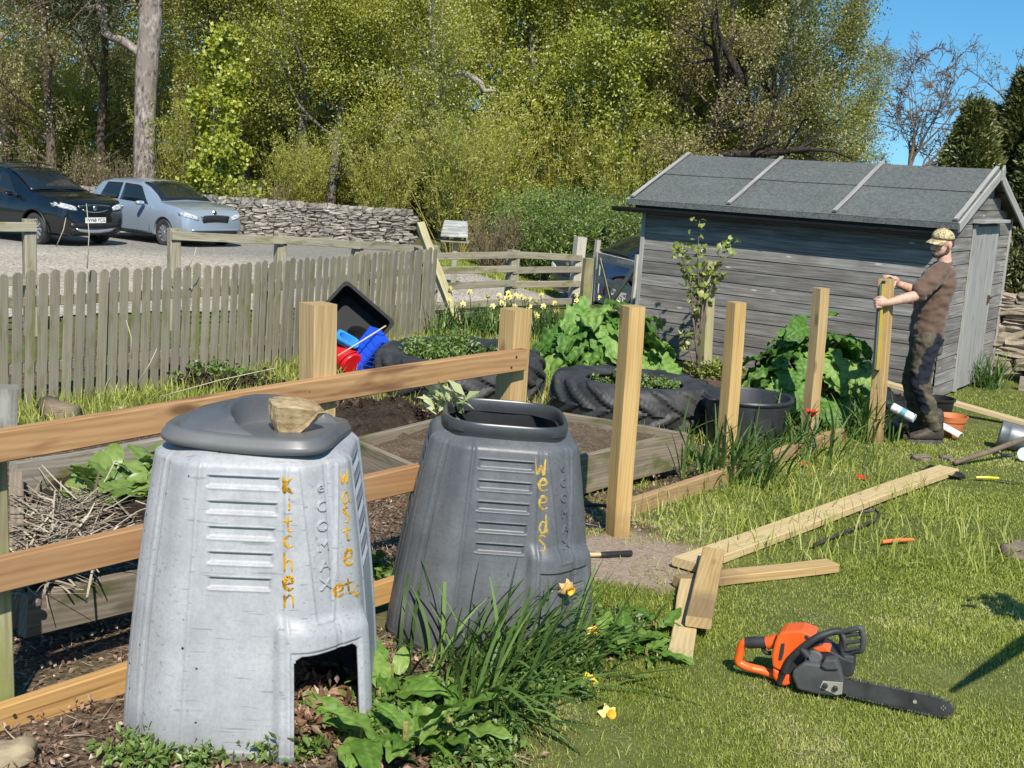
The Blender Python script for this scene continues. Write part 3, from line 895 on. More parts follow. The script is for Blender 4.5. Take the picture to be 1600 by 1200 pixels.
# ================================================================== the new fence in the foreground
def new_fence():
    R = thing('plank_fence', 'new three-rail plank fence with orange rails and square posts behind the compost bins', 'fence', G(*FENCE_B))
    nf = Vector((0.70, -0.71, 0))
    def post(xy, h, mat, top=None, w=0.105):
        g = ground(*xy)
        plank('post', (xy[0], xy[1], g-0.3), (xy[0]+(top or 0), xy[1], g+h), w, w, mat, R, up=nf, ch=0.004)
    post(FENCE_C, 1.26, W_POST); post(FENCE_B, 1.295, W_POST, w=0.104)
    post((-1.575, 3.375), 0.885, W_MOSSY, w=0.085)
    post((-2.30, 2.52), 0.90, W_MOSSY, w=0.085)
    off = nf*(0.052+0.024)
    d1 = (Vector((*FENCE_C, 0)) - Vector((-1.60, 3.48, 0))).normalized()
    def rail(p, q, h=0.092, mat=W_NEWRAIL):
        plank('rail', p, q, 0.045, h, mat, R, warp=0.006)
    # rails pinned to the photograph's fence line: left end beyond the mossy post, right end just past the last post
    ext = Vector((-0.652, -0.758, 0))*0.95
    rail(at_y(-60, 712, 3.22) + ext, Vector((0.0, 5.12, 0)) + off + Vector((-0.01, -0.005, 0.95)), 0.095)
    rail(at_y(-60, 917, 3.22) + ext, Vector((-0.02, 5.10, 0)) + off + Vector((0, 0, 0.52)), 0.105, wood('brown_new_timber', (0.38, 0.215, 0.095), (0.26, 0.13, 0.05), knots=0.5))
    rail(at_y(-60, 1144, 3.22) + ext, Vector((-0.02, 5.10, 0)) + off + Vector((0, 0, 0.06)), 0.095, W_LAID)
    # screw heads where the rails meet the posts
    iron = pmat('screw_head', (0.05, 0.045, 0.04), (0.10, 0.09, 0.08), rough=0.5, metallic=0.6)
    A0, A1 = at_y(-60, 712, 3.22), Vector((-0.01, 5.115, 0)) + off
    dr = (Vector((A1.x, A1.y, 0)) - Vector((A0.x, A0.y, 0)))
    for z0, z1 in ((A0.z, 0.95), (at_y(-60, 917, 3.22).z, 0.52), (at_y(-60, 1144, 3.22).z, 0.06)):
        for t in (0.045, 0.50, 0.965):
            for k in (-1, 1):
                p = Vector((A0.x, A0.y, 0)) + dr*(t + 0.006*k); p.z = z0+(z1-z0)*t + 0.022*k
                mb = MB(); mb.lathe([(0, 0.002), (0.0055, 0.0015), (0.006, 0)], 10, turned(p + nf*0.0235, nf)); mb.build('screw', iron, R)
    return R
new_fence()

def loose_post(px, py, pt, label, y=None, h=None, w=0.100, mat=W_POST, up=(0.55, -0.84, 0), name='fence_post'):
    b = on_ground(px, py)
    if y is None: y = b.y
    top = at_y(pt[0], pt[1], y)
    d = (top - b).normalized()
    o = plank(name, b - d*0.2, top, w, w, mat, None, up=up, ch=0.004)
    return tag(o, label, 'post', 'new fence posts standing in a row' if name == 'fence_post' and mat is W_POST else None)
loose_post(966, 836, (989, 478), 'pale new fence post in front of the raised bed and nearest the compost bins', up=(0.45, -0.89, 0))
loose_post(1132, 742, (1151, 472), 'pale new fence post between the round black tub and the laid orange rail', up=(0.5, -0.86, 0))
loose_post(1265, 686, (1283, 450), 'pale new fence post before the rhubarb by the shed, behind the red flower', up=(0.5, -0.86, 0))
loose_post(1367, 692, (1385, 436), 'new fence post with a spirit level that the man steadies', up=(0.8, -0.6, 0), w=0.105)
loose_post(1101, 588, (1108, 408), 'old grey-green post beside the currant bush at the shed wall', mat=W_BRACE, name='old_post', w=0.11, up=(0.5, -0.86, 0))
def spirit_level():
    base = on_ground(1367, 692)
    top = at_y(1385, 436, base.y)
    ax = (top-base).normalized()
    nf = (Vector((-0.35, -0.94, 0)) - ax*Vector((-0.35, -0.94, 0)).dot(ax)).normalized()
    sidev = ax.cross(nf)
    c = base + ax*1.00 + Vector((-0.040, -0.062, 0))
    M = Matrix((sidev, nf, ax)).transposed().to_4x4(); M.translation = c
    R = thing('spirit_level', 'long yellow spirit level held upright against the new post', 'spirit level', tuple(c))
    ye = pmat('yellow_enamel', (0.46, 0.35, 0.04), (0.38, 0.29, 0.04), rough=0.5)
    mb = MB(); L = 0.36
    for a, b in ((-L, -0.12), (-0.045, 0.20), (0.275, L)):
        mb.box((0, 0, (a+b)/2), (0.022, 0.05, b-a))
    mb.box((0.0, -0.022, 0), (0.022, 0.008, 2*L)); mb.box((0.0, 0.022, 0), (0.022, 0.008, 2*L))
    o = mb.build('body', ye, R, world_space=False, bevel=0.002); set_world(o, M)
    mb = MB(); mb.box((-0.018, 0.0, 0.0), (0.016, 0.046, 2*L-0.01)); o = mb.build('flange', pmat('grey_aluminium', (0.10, 0.115, 0.115), (0.16, 0.175, 0.175), rough=0.55, metallic=0.2), R, world_space=False); set_world(o, M)
    for e in (-1, 1):
        mb = MB(); mb.box((0.0, 0.0, e*(L+0.008)), (0.026, 0.054, 0.02))
        o = mb.build('end_cap', M_BLACKPL, R, world_space=False); set_world(o, M)
    vial = pmat('vial_fluid', (0.45, 0.65, 0.08), (0.45, 0.65, 0.08), rough=0.1)
    for z in (-0.082, 0.238):
        mb = MB(); mb.tube([(0, -0.018, z), (0, 0.018, z)], 0.008, 10)
        o = mb.build('vial', vial, R, world_space=False); set_world(o, M)
    return M
LEVEL_M = spirit_level()

# ================================================================== raised beds
def soil_mat(name, a, b, c):
    t = NT(name); v = t.coords('Object')
    n = t.noise(v, 55.0, 5.0, 0.75); n2 = t.noise(v, 6.0, 3.0)
    col = t.ramp(t.math('ADD', t.math('MULTIPLY', n, 0.75), t.math('MULTIPLY', n2, 0.3)), [(0.3, a), (0.55, b), (0.75, c)])
    t.principled(Base_Color=col, Roughness=1.0, Specular_IOR_Level=0.1, Normal=t.bump(n, 1.0, 0.02))
    return t.mat
M_SOIL = soil_mat('dry_garden_soil', (0.05, 0.035, 0.024), (0.155, 0.112, 0.075), (0.36, 0.275, 0.19))
M_DARKSOIL = soil_mat('dark_wet_soil', (0.018, 0.014, 0.010), (0.055, 0.040, 0.029), (0.14, 0.105, 0.075))
def heap(name, poly, zf, mat, parent=None, step=0.035, rough=0.02, label=None, cat=None, kind='stuff', edge=0.0):
    """a bumpy soil surface filling a polygon; zf(x, y) gives its height"""
    P = np.array(poly); x0, y0 = P.min(0); x1, y1 = P.max(0)
    xs = np.arange(x0, x1+step, step); ys = np.arange(y0, y1+step, step)
    X, Y = np.meshgrid(xs, ys)
    inside = np.ones_like(X, bool)
    dist = np.full(X.shape, 9.0)
    for a, b in zip(P, np.roll(P, -1, 0)):
        s_ = ((b[0]-a[0])*(Y-a[1]) - (b[1]-a[1])*(X-a[0]))/np.hypot(b[0]-a[0], b[1]-a[1])
        inside &= s_ > -0.02; dist = np.minimum(dist, s_)
    Z = np.vectorize(zf)(X, Y) + (vnoise(X, Y, 7)-0.5)*rough*1.6 + (vnoise(X, Y, 19)-0.5)*rough*1.2 + (rng.random(X.shape)-0.5)*rough*0.9
    if edge: Zg = ground_np(X, Y)-0.02; Z = Zg + (Z-Zg)*sstep(dist + (vnoise(X, Y, 5)-0.5)*edge*0.8, 0.0, edge)
    V = np.stack([X, Y, Z], -1).reshape(-1, 3); nx, ny = len(xs), len(ys); i = np.arange(nx*ny).reshape(ny, nx)
    F = np.stack([i[:-1, :-1], i[:-1, 1:], i[1:, 1:], i[1:, :-1]], -1).reshape(-1, 4)
    F = F[inside.reshape(-1)[F].all(1)]
    me = big_mesh(name, V, F, mat, smooth=True)
    o = link(name, me, parent)
    if label: tag(o, label, cat, None, kind)
    return o
def bed(label, corners, ztop, h=0.20, th=0.045, mat=W_BED, soil=M_SOIL, zf=None, proud=()):
    """corners counter-clockwise in plan"""
    c = Vector((sum(p[0] for p in corners)/4, sum(p[1] for p in corners)/4, 0)); c.z = ground(c.x, c.y)
    R = thing('raised_bed', label, 'raised bed', tuple(c))
    n = len(corners)
    for k in range(n):
        p, q = Vector((*corners[k], ztop-h/2)), Vector((*corners[(k+1) % n], ztop-h/2))
        d = (q-p).normalized()
        plank('board', p - d*(0.0 if k % 2 else -th/2), q + d*(0.0 if k % 2 else -th/2) + d*(0.05 if k in proud else 0), th, h, mat, R, warp=0.005)
    o = heap('soil', corners, zf or (lambda x, y: ztop-0.05), soil, R)
    return R
# bed behind the fence, its near corner hidden by the second bin
zt = 0.045
cL, cF, cR, cB = at_z(551, 686, zt), at_z(724, 756, zt), at_z(1066, 676, zt), at_z(786, 628, zt)
bed('raised bed of old boards and dry soil behind the open compost bin', [(p.x, p.y) for p in (cF, cR, cB, cL)], zt, 0.25, proud=(0,),
    zf=lambda x, y: zt-0.045+0.03*sin(x*2.2)*cos(y*1.9))
# dark heap of soil farther left
hp = [on_ground(p[0], p[1]) for p in ((560, 705), (668, 668), (655, 622), (540, 640), (470, 672))]
heap('soil_heap', [(p.x, p.y) for p in hp], lambda x, y: ground(x, y)+0.10, M_DARKSOIL, label='dark freshly dug soil between the bins and the tyre planters', cat='soil heap', rough=0.06, edge=0.22)
# weedy bed of boards at the left, behind the rails
def left_bed():
    c = on_ground(120, 830)
    R = thing('raised_bed', 'weedy raised bed of grey boards behind the rails beside the pale bin', 'raised bed', tuple(c))
    p0, p1 = at_y(20, 750, 4.55), at_y(262, 706, 5.25)
    plank('board', p0, p1 + (p1-p0)*0.35, 0.05, 0.15, W_GREY, R, warp=0.006)
    q0, q1 = at_y(36, 962, 3.75), at_y(300, 903, 4.35)
    plank('board', q0, q1, 0.05, 0.15, W_BED, R, warp=0.005)
    plank('board', at_y(36, 962, 3.75) - Vector((0.03, -0.03, 0)), at_y(26, 760, 4.52), 0.05, 0.14, W_BED, R)
    b = MB(); m = at_y(58, 942, 3.715); b.lathe([(0, 0.012), (0.008, 0.012), (0.016, 0.004), (0.016, 0.0)], 14, turned(m, (0.68, -0.73, 0.1)))
    b.build('bolt', pmat('rusty_bolt', (0.16, 0.12, 0.09), (0.25, 0.22, 0.2), rough=0.6, metallic=0.5), R)
    pts = [(q0.x, q0.y), (q1.x, q1.y), (p1.x, p1.y), (p0.x, p0.y)]
    zq, zp = q0.z+0.02, p0.z-0.03
    def zf(x, y):
        t = min(1, max(0, (y-3.7)/1.1)); return zq + (zp-zq)*t + 0.05*exp(-((x+1.6)**2+(y-4.2)**2)/0.12)
    heap('soil', pts, zf, M_DARKSOIL, R, rough=0.03)
    return zf, pts
LB_Z, LB_POLY = left_bed()

# ================================================================== tyre planters
def tyre_mat():
    t = NT('dusty_black_rubber'); v = t.coords('Object')
    n = t.noise(v, 4.0, 5.0, 0.65); n2 = t.noise(v, 35, 3.0)
    col = t.ramp(n, [(0.35, (0.017, 0.017, 0.018)), (0.7, (0.055, 0.054, 0.052))])
    t.principled(Base_Color=col, Roughness=t.ramp(n, [(0.3, 0.5), (0.7, 0.75)]), Specular_IOR_Level=0.5, Normal=t.bump(n2, 0.15, 0.004))
    return t.mat
M_TYRE = tyre_mat()
def tyre(label, c, R_o, W, r_in, lugs=15, tilt=(0, 0)):
    """a tractor tyre lying on its side; lugs slant across the tread"""
    nphi, prof = 380, []
    hw = W/2
    # closed profile (radius, z): tread, upper shoulder, sidewall, bead, inner hollow
    prof = [(R_o*0.985, -hw*0.62), (R_o, -hw*0.3), (R_o, 0.0), (R_o, hw*0.3), (R_o*0.985, hw*0.62), (R_o*0.955, hw*0.84), (R_o*0.90, hw*0.97), (R_o*0.82, hw*1.0), (R_o*0.74, hw*0.98),
            (r_in*1.14, hw*0.90), (r_in*1.05, hw*0.86), (r_in*1.03, hw*0.88), (r_in, hw*0.84), (r_in*1.0, hw*0.76), (r_in*1.12, hw*0.68), (R_o*0.78, hw*0.5), (R_o*0.88, hw*0.1),
            (R_o*0.88, -hw*0.1), (R_o*0.78, -hw*0.5), (r_in, -hw*0.76), (r_in, -hw*0.84), (R_o*0.74, -hw*0.98), (R_o*0.9, -hw*0.97), (R_o*0.955, -hw*0.84)]
    # refine
    P = []
    for i, a in enumerate(prof):
        b = prof[(i+1) % len(prof)]
        k = 3 if i < 9 or i > 21 else 1
        for q in range(k): P.append((a[0]+(b[0]-a[0])*q/k, a[1]+(b[1]-a[1])*q/k))
    P = np.array(P); m = len(P)
    ph = np.linspace(0, 2*pi, nphi, endpoint=False)[:, None]
    r, z = P[None, :, 0].repeat(nphi, 0), P[None, :, 1].repeat(nphi, 0)
    tread = sstep(r, R_o*0.80, R_o*0.93)*1.0
    zz = z/hw
    # two rows of lugs, each from the tread centre to its shoulder, slanting opposite ways
    def lug(sgn):
        u = (ph*lugs/(2*pi) + sgn*zz*1.15 + (0.5 if sgn > 0 else 0.0)) % 1.0
        w = sstep(np.abs(u-0.5), 0.23, 0.15)
        half = sstep(sgn*zz, -0.12, -0.04)
        return w*half
    lg = np.maximum(lug(1), lug(-1))*tread
    r = r + lg*R_o*0.040 - 0.018*R_o*tread
    z = z + np.where(zz > 0.6, 1, np.where(zz < -0.6, -1, 0))*lg*0.012
    ring = sstep(np.abs(r-R_o*0.70), 0.012, 0.004)*(zz > 0.8)*0.006
    z = z + ring
    X, Y = r*np.cos(ph), r*np.sin(ph)
    V = np.stack([X, Y, z], -1).reshape(-1, 3)
    i = np.arange(nphi*m).reshape(nphi, m)
    i2, i3 = np.roll(i, -1, 0), np.roll(i, -1, 1); i4 = np.roll(i2, -1, 1)
    F = np.stack([i, i2, i4, i3], -1).reshape(-1, 4)
    T = thing('tyre_planter', label, 'tyre', tuple(c))
    me = big_mesh('tyre', V, F, M_TYRE, smooth=True)
    me.set_sharp_from_angle(angle=radians(50))
    o = link('tyre', me, T, False)
    o.matrix_basis = Matrix.Translation((0, 0, hw)) @ Euler((tilt[0], tilt[1], 0.3)).to_matrix().to_4x4()
    # soil inside
    n = 40; mb = MB()
    rings = []
    for k, rr in enumerate((R_o*0.86, R_o*0.6, R_o*0.3, 0.02)):
        rings.append([Vector((rr*cos(2*pi*j/n), rr*sin(2*pi*j/n), hw*0.95 + 0.03*k*0.5 + random.uniform(-0.015, 0.015))) for j in range(n)])
    mb.loft(rings, cap=False)
    s = mb.build('soil', M_SOIL, T, smooth=True, world_space=False)
    return T
TY1 = Vector((-0.50, 10.72, -0.35)); TY2 = Vector((1.05, 9.78, -0.345))
tyre('large tractor tyre lying flat and planted with weeds behind the plank fence', TY1, 0.80, 0.40, 0.47, tilt=(radians(2), radians(-1)))
tyre('tractor tyre lying flat with bare mossy soil inside beside the round black tub', TY2, 0.71, 0.40, 0.42, tilt=(radians(-1), radians(2)))

# ================================================================== tubs, crates and pots by the fence
M_TUB = pmat('scuffed_black_tub', (0.018, 0.019, 0.021), (0.045, 0.046, 0.05), rough=0.38, rough2=0.6, scale=4, bump=0.08, bscale=12)
def tub():
    c = on_ground(1163, 712) + Vector((0.06, 0.34, 0))
    R = thing('round_tub', 'round black plastic tub with a rolled rim beside the tyre', 'tub', tuple(c))
    lathe_obj('tub', [(0.0, 0.0), (0.275, 0.0), (0.285, 0.012), (0.335, 0.36), (0.336, 0.39), (0.352, 0.392), (0.356, 0.405), (0.350, 0.418), (0.330, 0.418), (0.322, 0.40), (0.272, 0.02), (0.0, 0.018)], Matrix.Translation(c), M_TUB, R, 56)
    for a in (radians(200), radians(20)):
        mb = MB(); p = c + Vector((0.345*cos(a), 0.345*sin(a), 0.40)); t = Vector((-sin(a), cos(a), 0)); o = Vector((cos(a), sin(a), 0))
        mb.tube([p - t*0.08, p - t*0.06 + o*0.04, p + t*0.06 + o*0.04, p + t*0.08], 0.012, 8)
        mb.build('handle', M_TUB, R, auto=50)
tub()
def open_box(name, M, sx, sy, h, th, mat, parent, taper=0.88, lip=0.02):
    """an open tapered box with a turned-out rim: local Z up"""
    def rect(a, b, z, r=0.05):
        pts = []
        for cx, cy, a0 in ((1, 1, 0), (-1, 1, 90), (-1, -1, 180), (1, -1, 270)):
            for k in range(4):
                t = radians(a0+30*k); pts.append(M @ Vector((cx*(a-r)+r*cos(t), cy*(b-r)+r*sin(t), z)))
        return pts
    a, b = sx/2, sy/2
    mb = MB()
    rings = [rect(a*taper-0.03, b*taper-0.03, 0), rect(a*taper, b*taper, 0.01), rect(a, b, h), rect(a+lip, b+lip, h), rect(a+lip, b+lip, h+0.018), rect(a-th, b-th, h+0.018), rect(a*taper-th, b*taper-th, th), ]
    mb.loft(rings)
    return mb.build(name, mat, parent, auto=45)
def bucket_heap():
    # big black crate propped on one corner, its open side to the camera
    c = on_ground(552, 582)
    ctr = at_y(545, 512, 11.35)
    R = thing('black_crate', 'large black plastic crate tipped on its corner against the picket fence', 'crate', tuple(c))
    fz = Vector((0.18, -0.93, 0.32)).normalized()
    ex = (Vector((0.77, 0.0, -0.62)) - fz*Vector((0.77, 0, -0.62)).dot(fz)).normalized()
    ey = fz.cross(ex)
    M = Matrix((ex, ey, fz)).transposed().to_4x4(); M.translation = ctr + Vector((0.00, 0.30, -0.01))
    open_box('shell', M, 0.62, 0.46, 0.28, 0.012, pmat('matt_black_crate', (0.006, 0.006, 0.0065), (0.010, 0.010, 0.011), rough=0.65, spec=0.3), R)
    # black pot inside it
    P = thing('black_pot', 'small ribbed black plant pot lying inside the tipped black crate', 'plant pot', tuple(ctr))
    Mp = turned(at_y(552, 540, 11.40) + Vector((0, 0.1, -0.03)), (0.25, -0.55, 0.80))
    lathe_obj('pot', [(0, 0), (0.085, 0), (0.09, 0.01), (0.105, 0.10), (0.107, 0.15), (0.122, 0.152), (0.125, 0.185), (0.113, 0.187), (0.100, 0.15), (0.082, 0.02), (0, 0.018)], Mp, M_TUB, P, 40)
    # blue crate
    blue = pmat('blue_plastic', (0.012, 0.07, 0.55), (0.015, 0.085, 0.65), rough=0.4)
    B = thing('blue_crate', 'bright blue slotted plastic crate lying beside the tyre', 'crate', tuple(on_ground(580, 580)))
    bx = Vector((0.40, -0.1, 0.55)).normalized(); bz = Vector((-0.45, -0.80, 0.40)); bz = (bz - bx*bz.dot(bx)).normalized(); by = bz.cross(bx)
    Mb = Matrix((bx, by, bz)).transposed().to_4x4(); Mb.translation = at_y(579, 548, 11.15)
    mb = MB()
    L, w, d = 0.40, 0.24, 0.16
    mb.box((0, 0, 0), (L-0.02, w-0.02, 0.012))
    for sx in (-1, 1): mb.box((sx*(L/2-0.006), 0, d/2), (0.012, w, d))
    for sy in (-1, 1): mb.box((0, sy*(w/2-0.006), d/2+0.002), (L-0.024, 0.012, d-0.004))
    o = mb.build('shell', blue, B, world_space=False, bevel=0.004); set_world(o, Mb @ Matrix.Rotation(pi, 4, 'X') @ Matrix.Translation((0, 0, -0.10)))
    mb = MB()
    for k in range(-2, 3):
        mb.box((k*0.07, 0.0, 0.109), (0.045, 0.20, 0.006)); 
    for sy in (-1, 1):
        for k in range(-3, 4): mb.box((k*0.052, sy*(w/2+0.002), 0.02), (0.012, 0.008, 0.12))
    o = mb.build('rib', blue, B, world_space=False, bevel=0.002); set_world(o, Mb)
    # red bucket
    red = pmat('red_plastic', (0.55, 0.008, 0.012), (0.62, 0.012, 0.014), rough=0.35)
    K = thing('red_bucket', 'bright red plastic bucket tipped over in front of the crates', 'bucket', tuple(on_ground(540, 584)))
    Mk = turned(at_y(541, 566, 11.0) + Vector((0.02, 0.06, 0.0)), (-0.62, 0.70, 0.30))
    lathe_obj('bucket', [(0, 0), (0.105, 0), (0.115, 0.015), (0.135, 0.22), (0.15, 0.222), (0.152, 0.24), (0.130, 0.24), (0.104, 0.02), (0, 0.018)], Mk @ Matrix.Translation((0, 0, -0.08)), red, K, 36)
    cane = MB(); cane.tube([at_y(528, 556, 10.85), at_y(565, 533, 10.95), at_y(603, 509, 11.05)], 0.008, 6)
    tag(cane.build('bamboo_cane', pmat('bamboo', (0.5, 0.40, 0.22), (0.6, 0.5, 0.3), rough=0.6), smooth=True), 'thin pale bamboo cane lying across the blue crate', 'cane')
    sc = MB(); sc.box((0, 0, 0), (0.20, 0.05, 0.10))
    Mq = Matrix.Translation(at_y(538, 538, 11.1)) @ Euler((0.4, 0.5, 0.2)).to_matrix().to_4x4()
    o = open_box('blue_tray', Mq, 0.20, 0.14, 0.06, 0.008, pmat('pale_blue_plastic', (0.03, 0.25, 0.62), (0.04, 0.28, 0.65), rough=0.4), None)
    tag(o, 'small light blue tray between the red bucket and the black crate', 'tray')
bucket_heap()

# ================================================================== planks on the lawn
def lawn_plank(label, a, b, w, h, mat, z=0.02, up=(0, 0, 1), za=None, zb=None, name='plank'):
    p, q = on_ground(*a), on_ground(*b)
    p.z += z if za is None else za; q.z += z if zb is None else zb
    o = plank(name, p, q, w, h, mat, None, up=up)
    return tag(o, label, 'plank')
lawn_plank('long pale new plank lying across the lawn under a spade blade', (1070, 893), (1481, 741), 0.150, 0.045, W_PALE, 0.035)
lawn_plank('short pale plank lying flat behind the two crossed offcuts', (1060, 921), (1299, 894), 0.095, 0.045, W_POST, 0.030, za=0.03, zb=0.035)
lawn_plank('lower of two short offcuts, lying flat on the grass', (1062, 1034), (1078, 918), 0.095, 0.045, W_PALE, 0.03)
lawn_plank('upper of two short offcuts, resting across the other one', (1089, 1000), (1112, 893), 0.105, 0.045, W_POST, 0.075, za=0.075, zb=0.10)
lawn_plank('orange new rail laid along the foot of the loose posts', (980, 806), (1315, 686), 0.055, 0.105, W_LAID, 0.045)
def resting_plank():
    p, q = at_y(1372, 596, 11.6), at_y(1640, 672, 10.5)
    p.z = ground(p.x, p.y)+0.26; p = at_y(1372, 595, 11.3); 
    o = plank('plank', p, q, 0.10, 0.045, W_PALE, None)
    tag(o, 'long pale plank held off the ground between the shed and the lawn edge', 'plank')
resting_plank()
# ================================================================== compost bins
def plastic_mat(name, base, chalk, grime, specks=False, rough=0.5, scratch=0.5):
    t = NT(name); v = t.coords('Object')
    n = t.noise(v, 5.0, 5.0, 0.6)
    streak = t.noise(t.coords('Object', (14, 14, 1.4)), 1.0, 4.0, 0.6)
    fine = t.noise(v, 90.0, 3.0, 0.7)
    col = t.mix(t.ramp(t.math('ADD', t.math('MULTIPLY', n, 0.6), t.math('MULTIPLY', streak, 0.4)), [(0.36, 0.0), (0.64, 1.0)]), base, chalk)
    col = t.mix(t.math('MULTIPLY', t.ramp(fine, [(0.35, 1.0), (0.6, 0.0)]), 0.35), col, tuple(c*0.72 for c in base))
    zz = t.n('SeparateXYZ', {0: v}).outputs[2]
    low = t.ramp(t.math('ADD', zz, t.math('MULTIPLY', n, 0.16)), [(0.06, 1.0), (0.24, 0.0)])
    col = t.mix(t.math('MULTIPLY', low, 0.7), col, grime)
    # long thin scratches
    sc = t.noise(t.n('Mapping', {'Vector': v, 'Rotation': (0.3, 0.5, 0.7), 'Scale': (3, 60, 60)}).outputs[0], 1.5, 2.0, 0.5)
    sc2 = t.noise(t.n('Mapping', {'Vector': v, 'Rotation': (1.1, 0.2, 2.3), 'Scale': (3, 50, 50)}).outputs[0], 1.5, 2.0, 0.5)
    s = t.math('MAXIMUM', t.ramp(sc, [(0.66, 0.0), (0.70, 1.0)]), t.ramp(sc2, [(0.67, 0.0), (0.71, 1.0)]))
    col = t.mix(t.math('MULTIPLY', s, scratch), col, grime)
    if specks:
        vo = t.n('TexVoronoi', {'Vector': v, 'Scale': 26.0})
        pick = t.n('SeparateXYZ', {0: vo.outputs['Color']}).outputs[0]
        xx = t.n('SeparateXYZ', {0: v}).outputs[0]
        leftish = t.ramp(xx, [(0.0, 1.0), (0.12, 0.35)])
        dot = t.math('MULTIPLY', t.ramp(vo.outputs['Distance'], [(0.09, 1.0), (0.13, 0.0)]), t.math('GREATER_THAN', t.math('MULTIPLY', pick, leftish), 0.80))
        col = t.mix(dot, col, (0.012, 0.012, 0.012))
    rr = t.ramp(n, [(0.3, rough-0.06), (0.7, rough+0.12)])
    t.principled(Base_Color=col, Roughness=rr, Specular_IOR_Level=0.45, Normal=t.bump(t.math('ADD', t.math('MULTIPLY', fine, 0.6), t.math('MULTIPLY', n, 0.4)), 0.12, 0.003))
    return t.mat
NEXP = 26.0
class Bin:
    """the moulded skin of a square-round tapering bin: angle f (0 faces local -Y) and height z to a point"""
    def __init__(s, H, wb, wt, lz, ldz, hatch):
        s.H, s.wb, s.wt, s.lz, s.ldz, s.hatch = H, wb, wt, lz, ldz, hatch
    def half(s, z):
        t = np.clip(z/s.H, 0, 1)
        w = s.wb + (s.wt-s.wb)*t + 0.012*np.sin(np.pi*t)
        w = w - 0.055*np.clip((z-(s.H-0.045))/0.045, 0, 1)**2.2            # rounded shoulder
        w = w - 0.018*np.clip((0.05-z)/0.05, 0, 1)**2                        # foot rolls in
        return w
    def rad(s, f, z):
        a = 0.0                                        # eight softly rounded facets: four panels, four cut corners
        for k in range(8):
            a = a + (np.maximum(0.0, np.cos(f - k*pi/4))/(1.0 if k % 2 == 0 else 1.115))**NEXP
        return s.half(z)*a**(-1/NEXP)*1.012
    def disp(s, f, z):
        d = np.zeros_like(f)
        R = s.rad(f, z)
        for k in range(4):
            g = (f - k*pi/2 + pi) % (2*pi) - pi
            on = np.abs(g) < 0.75
            x = R*np.sin(g)
            t = np.clip((s.H - z)/s.H, 0, 1)
            # ribs either side of the slotted panel
            xr = 0.122 + 0.034*t
            rib = np.exp(-((np.abs(x)-xr)/0.0062)**2)*0.0055 + sstep(np.abs(x)-xr, -0.012, 0.004)*0.003
            d = d + np.where(on, rib*sstep(z, 0.02, 0.06)*(1-sstep(z, s.H-0.035, s.H-0.005)), 0)
            for j in range(5):
                zt = s.lz - s.ldz*j
                v = (zt - z)/0.036
                hwid = 0.104 - 0.0035*j
                inx = 1 - sstep(np.abs(x), hwid-0.004, hwid+0.004)
                slot = np.where((v > 0) & (v < 1), -0.0085*(1-sstep(v, 0.70, 1.0)), 0) + 0.0035*np.exp(-((v-1.0)/0.10)**2) + 0.002*np.exp(-((v+0.05)/0.08)**2)
                slot = slot*1.0
                d = d + np.where(on, slot*inx, 0)
        fd = np.degrees(f)
        # name plate on the corner: narrows downward, raised border
        zt, zb = s.H-0.035, s.H*0.47
        u = np.clip((zt-z)/(zt-zb), 0, 1)
        l, r = 28.5 + 6.0*u, 52.5 - 9.0*u
        inz = sstep(z, zb-0.004, zb+0.004)*(1-sstep(z, zt-0.004, zt+0.004))
        inside = sstep(fd, l-0.5, l+0.5)*(1-sstep(fd, r-0.5, r+0.5))*inz
        edge = (np.exp(-((fd-l)/0.65)**2) + np.exp(-((fd-r)/0.65)**2))*inz + np.exp(-((z-zb)/0.004)**2)*sstep(fd, l-1, l)*(1-sstep(fd, r, r+1))
        d = d - 0.0025*inside + 0.0042*np.clip(edge, 0, 1)
        # thin moulding line on the plain corner at the left
        d = d - 0.003*np.exp(-((fd+62-6*u)/0.35)**2)*sstep(z, 0.05, 0.08) - 0.002*np.exp(-((fd+50)/0.3)**2)*sstep(z, 0.1, 0.2)
        # boxed surround of the hatch
        top = 0.445 - 0.0007*(fd-45)
        box = sstep(fd, 15.5, 19.5)*(1-sstep(fd, 62, 66))*(1-sstep(z, top-0.055, top+0.012))
        d = d + 0.021*box
        ins = sstep(fd, 22.5, 23.3)*(1-sstep(fd, 55.5, 56.3))*(1-sstep(z, 0.358, 0.364))
        d = d - (0.006 if s.hatch == 'open' else 0.009)*ins
        if s.hatch == 'closed':
            gr = np.maximum(np.exp(-((fd-29)/0.45)**2)*(z < 0.30), np.exp(-((z-0.298)/0.0035)**2)*(fd > 29)*(fd < 53))
            gr = np.maximum(gr, np.exp(-((fd-52.5)/0.45)**2)*(z < 0.30))
            d = d - 0.007*gr
            slot = (np.abs(fd-46.0) < 1.1)*(np.abs(z-0.215) < 0.028)
            d = d - 0.02*slot
        # step in the lower skirt
        d = d + 0.003*sstep(0.045-z, -0.004, 0.004)
        return d
    def pt(s, f, z, off=0.0):
        f = np.asarray(f, float); z = np.asarray(z, float)
        r = s.rad(f, z) + s.disp(f, z) + off
        return np.stack([r*np.sin(f), -r*np.cos(f), z + 0*r], -1)
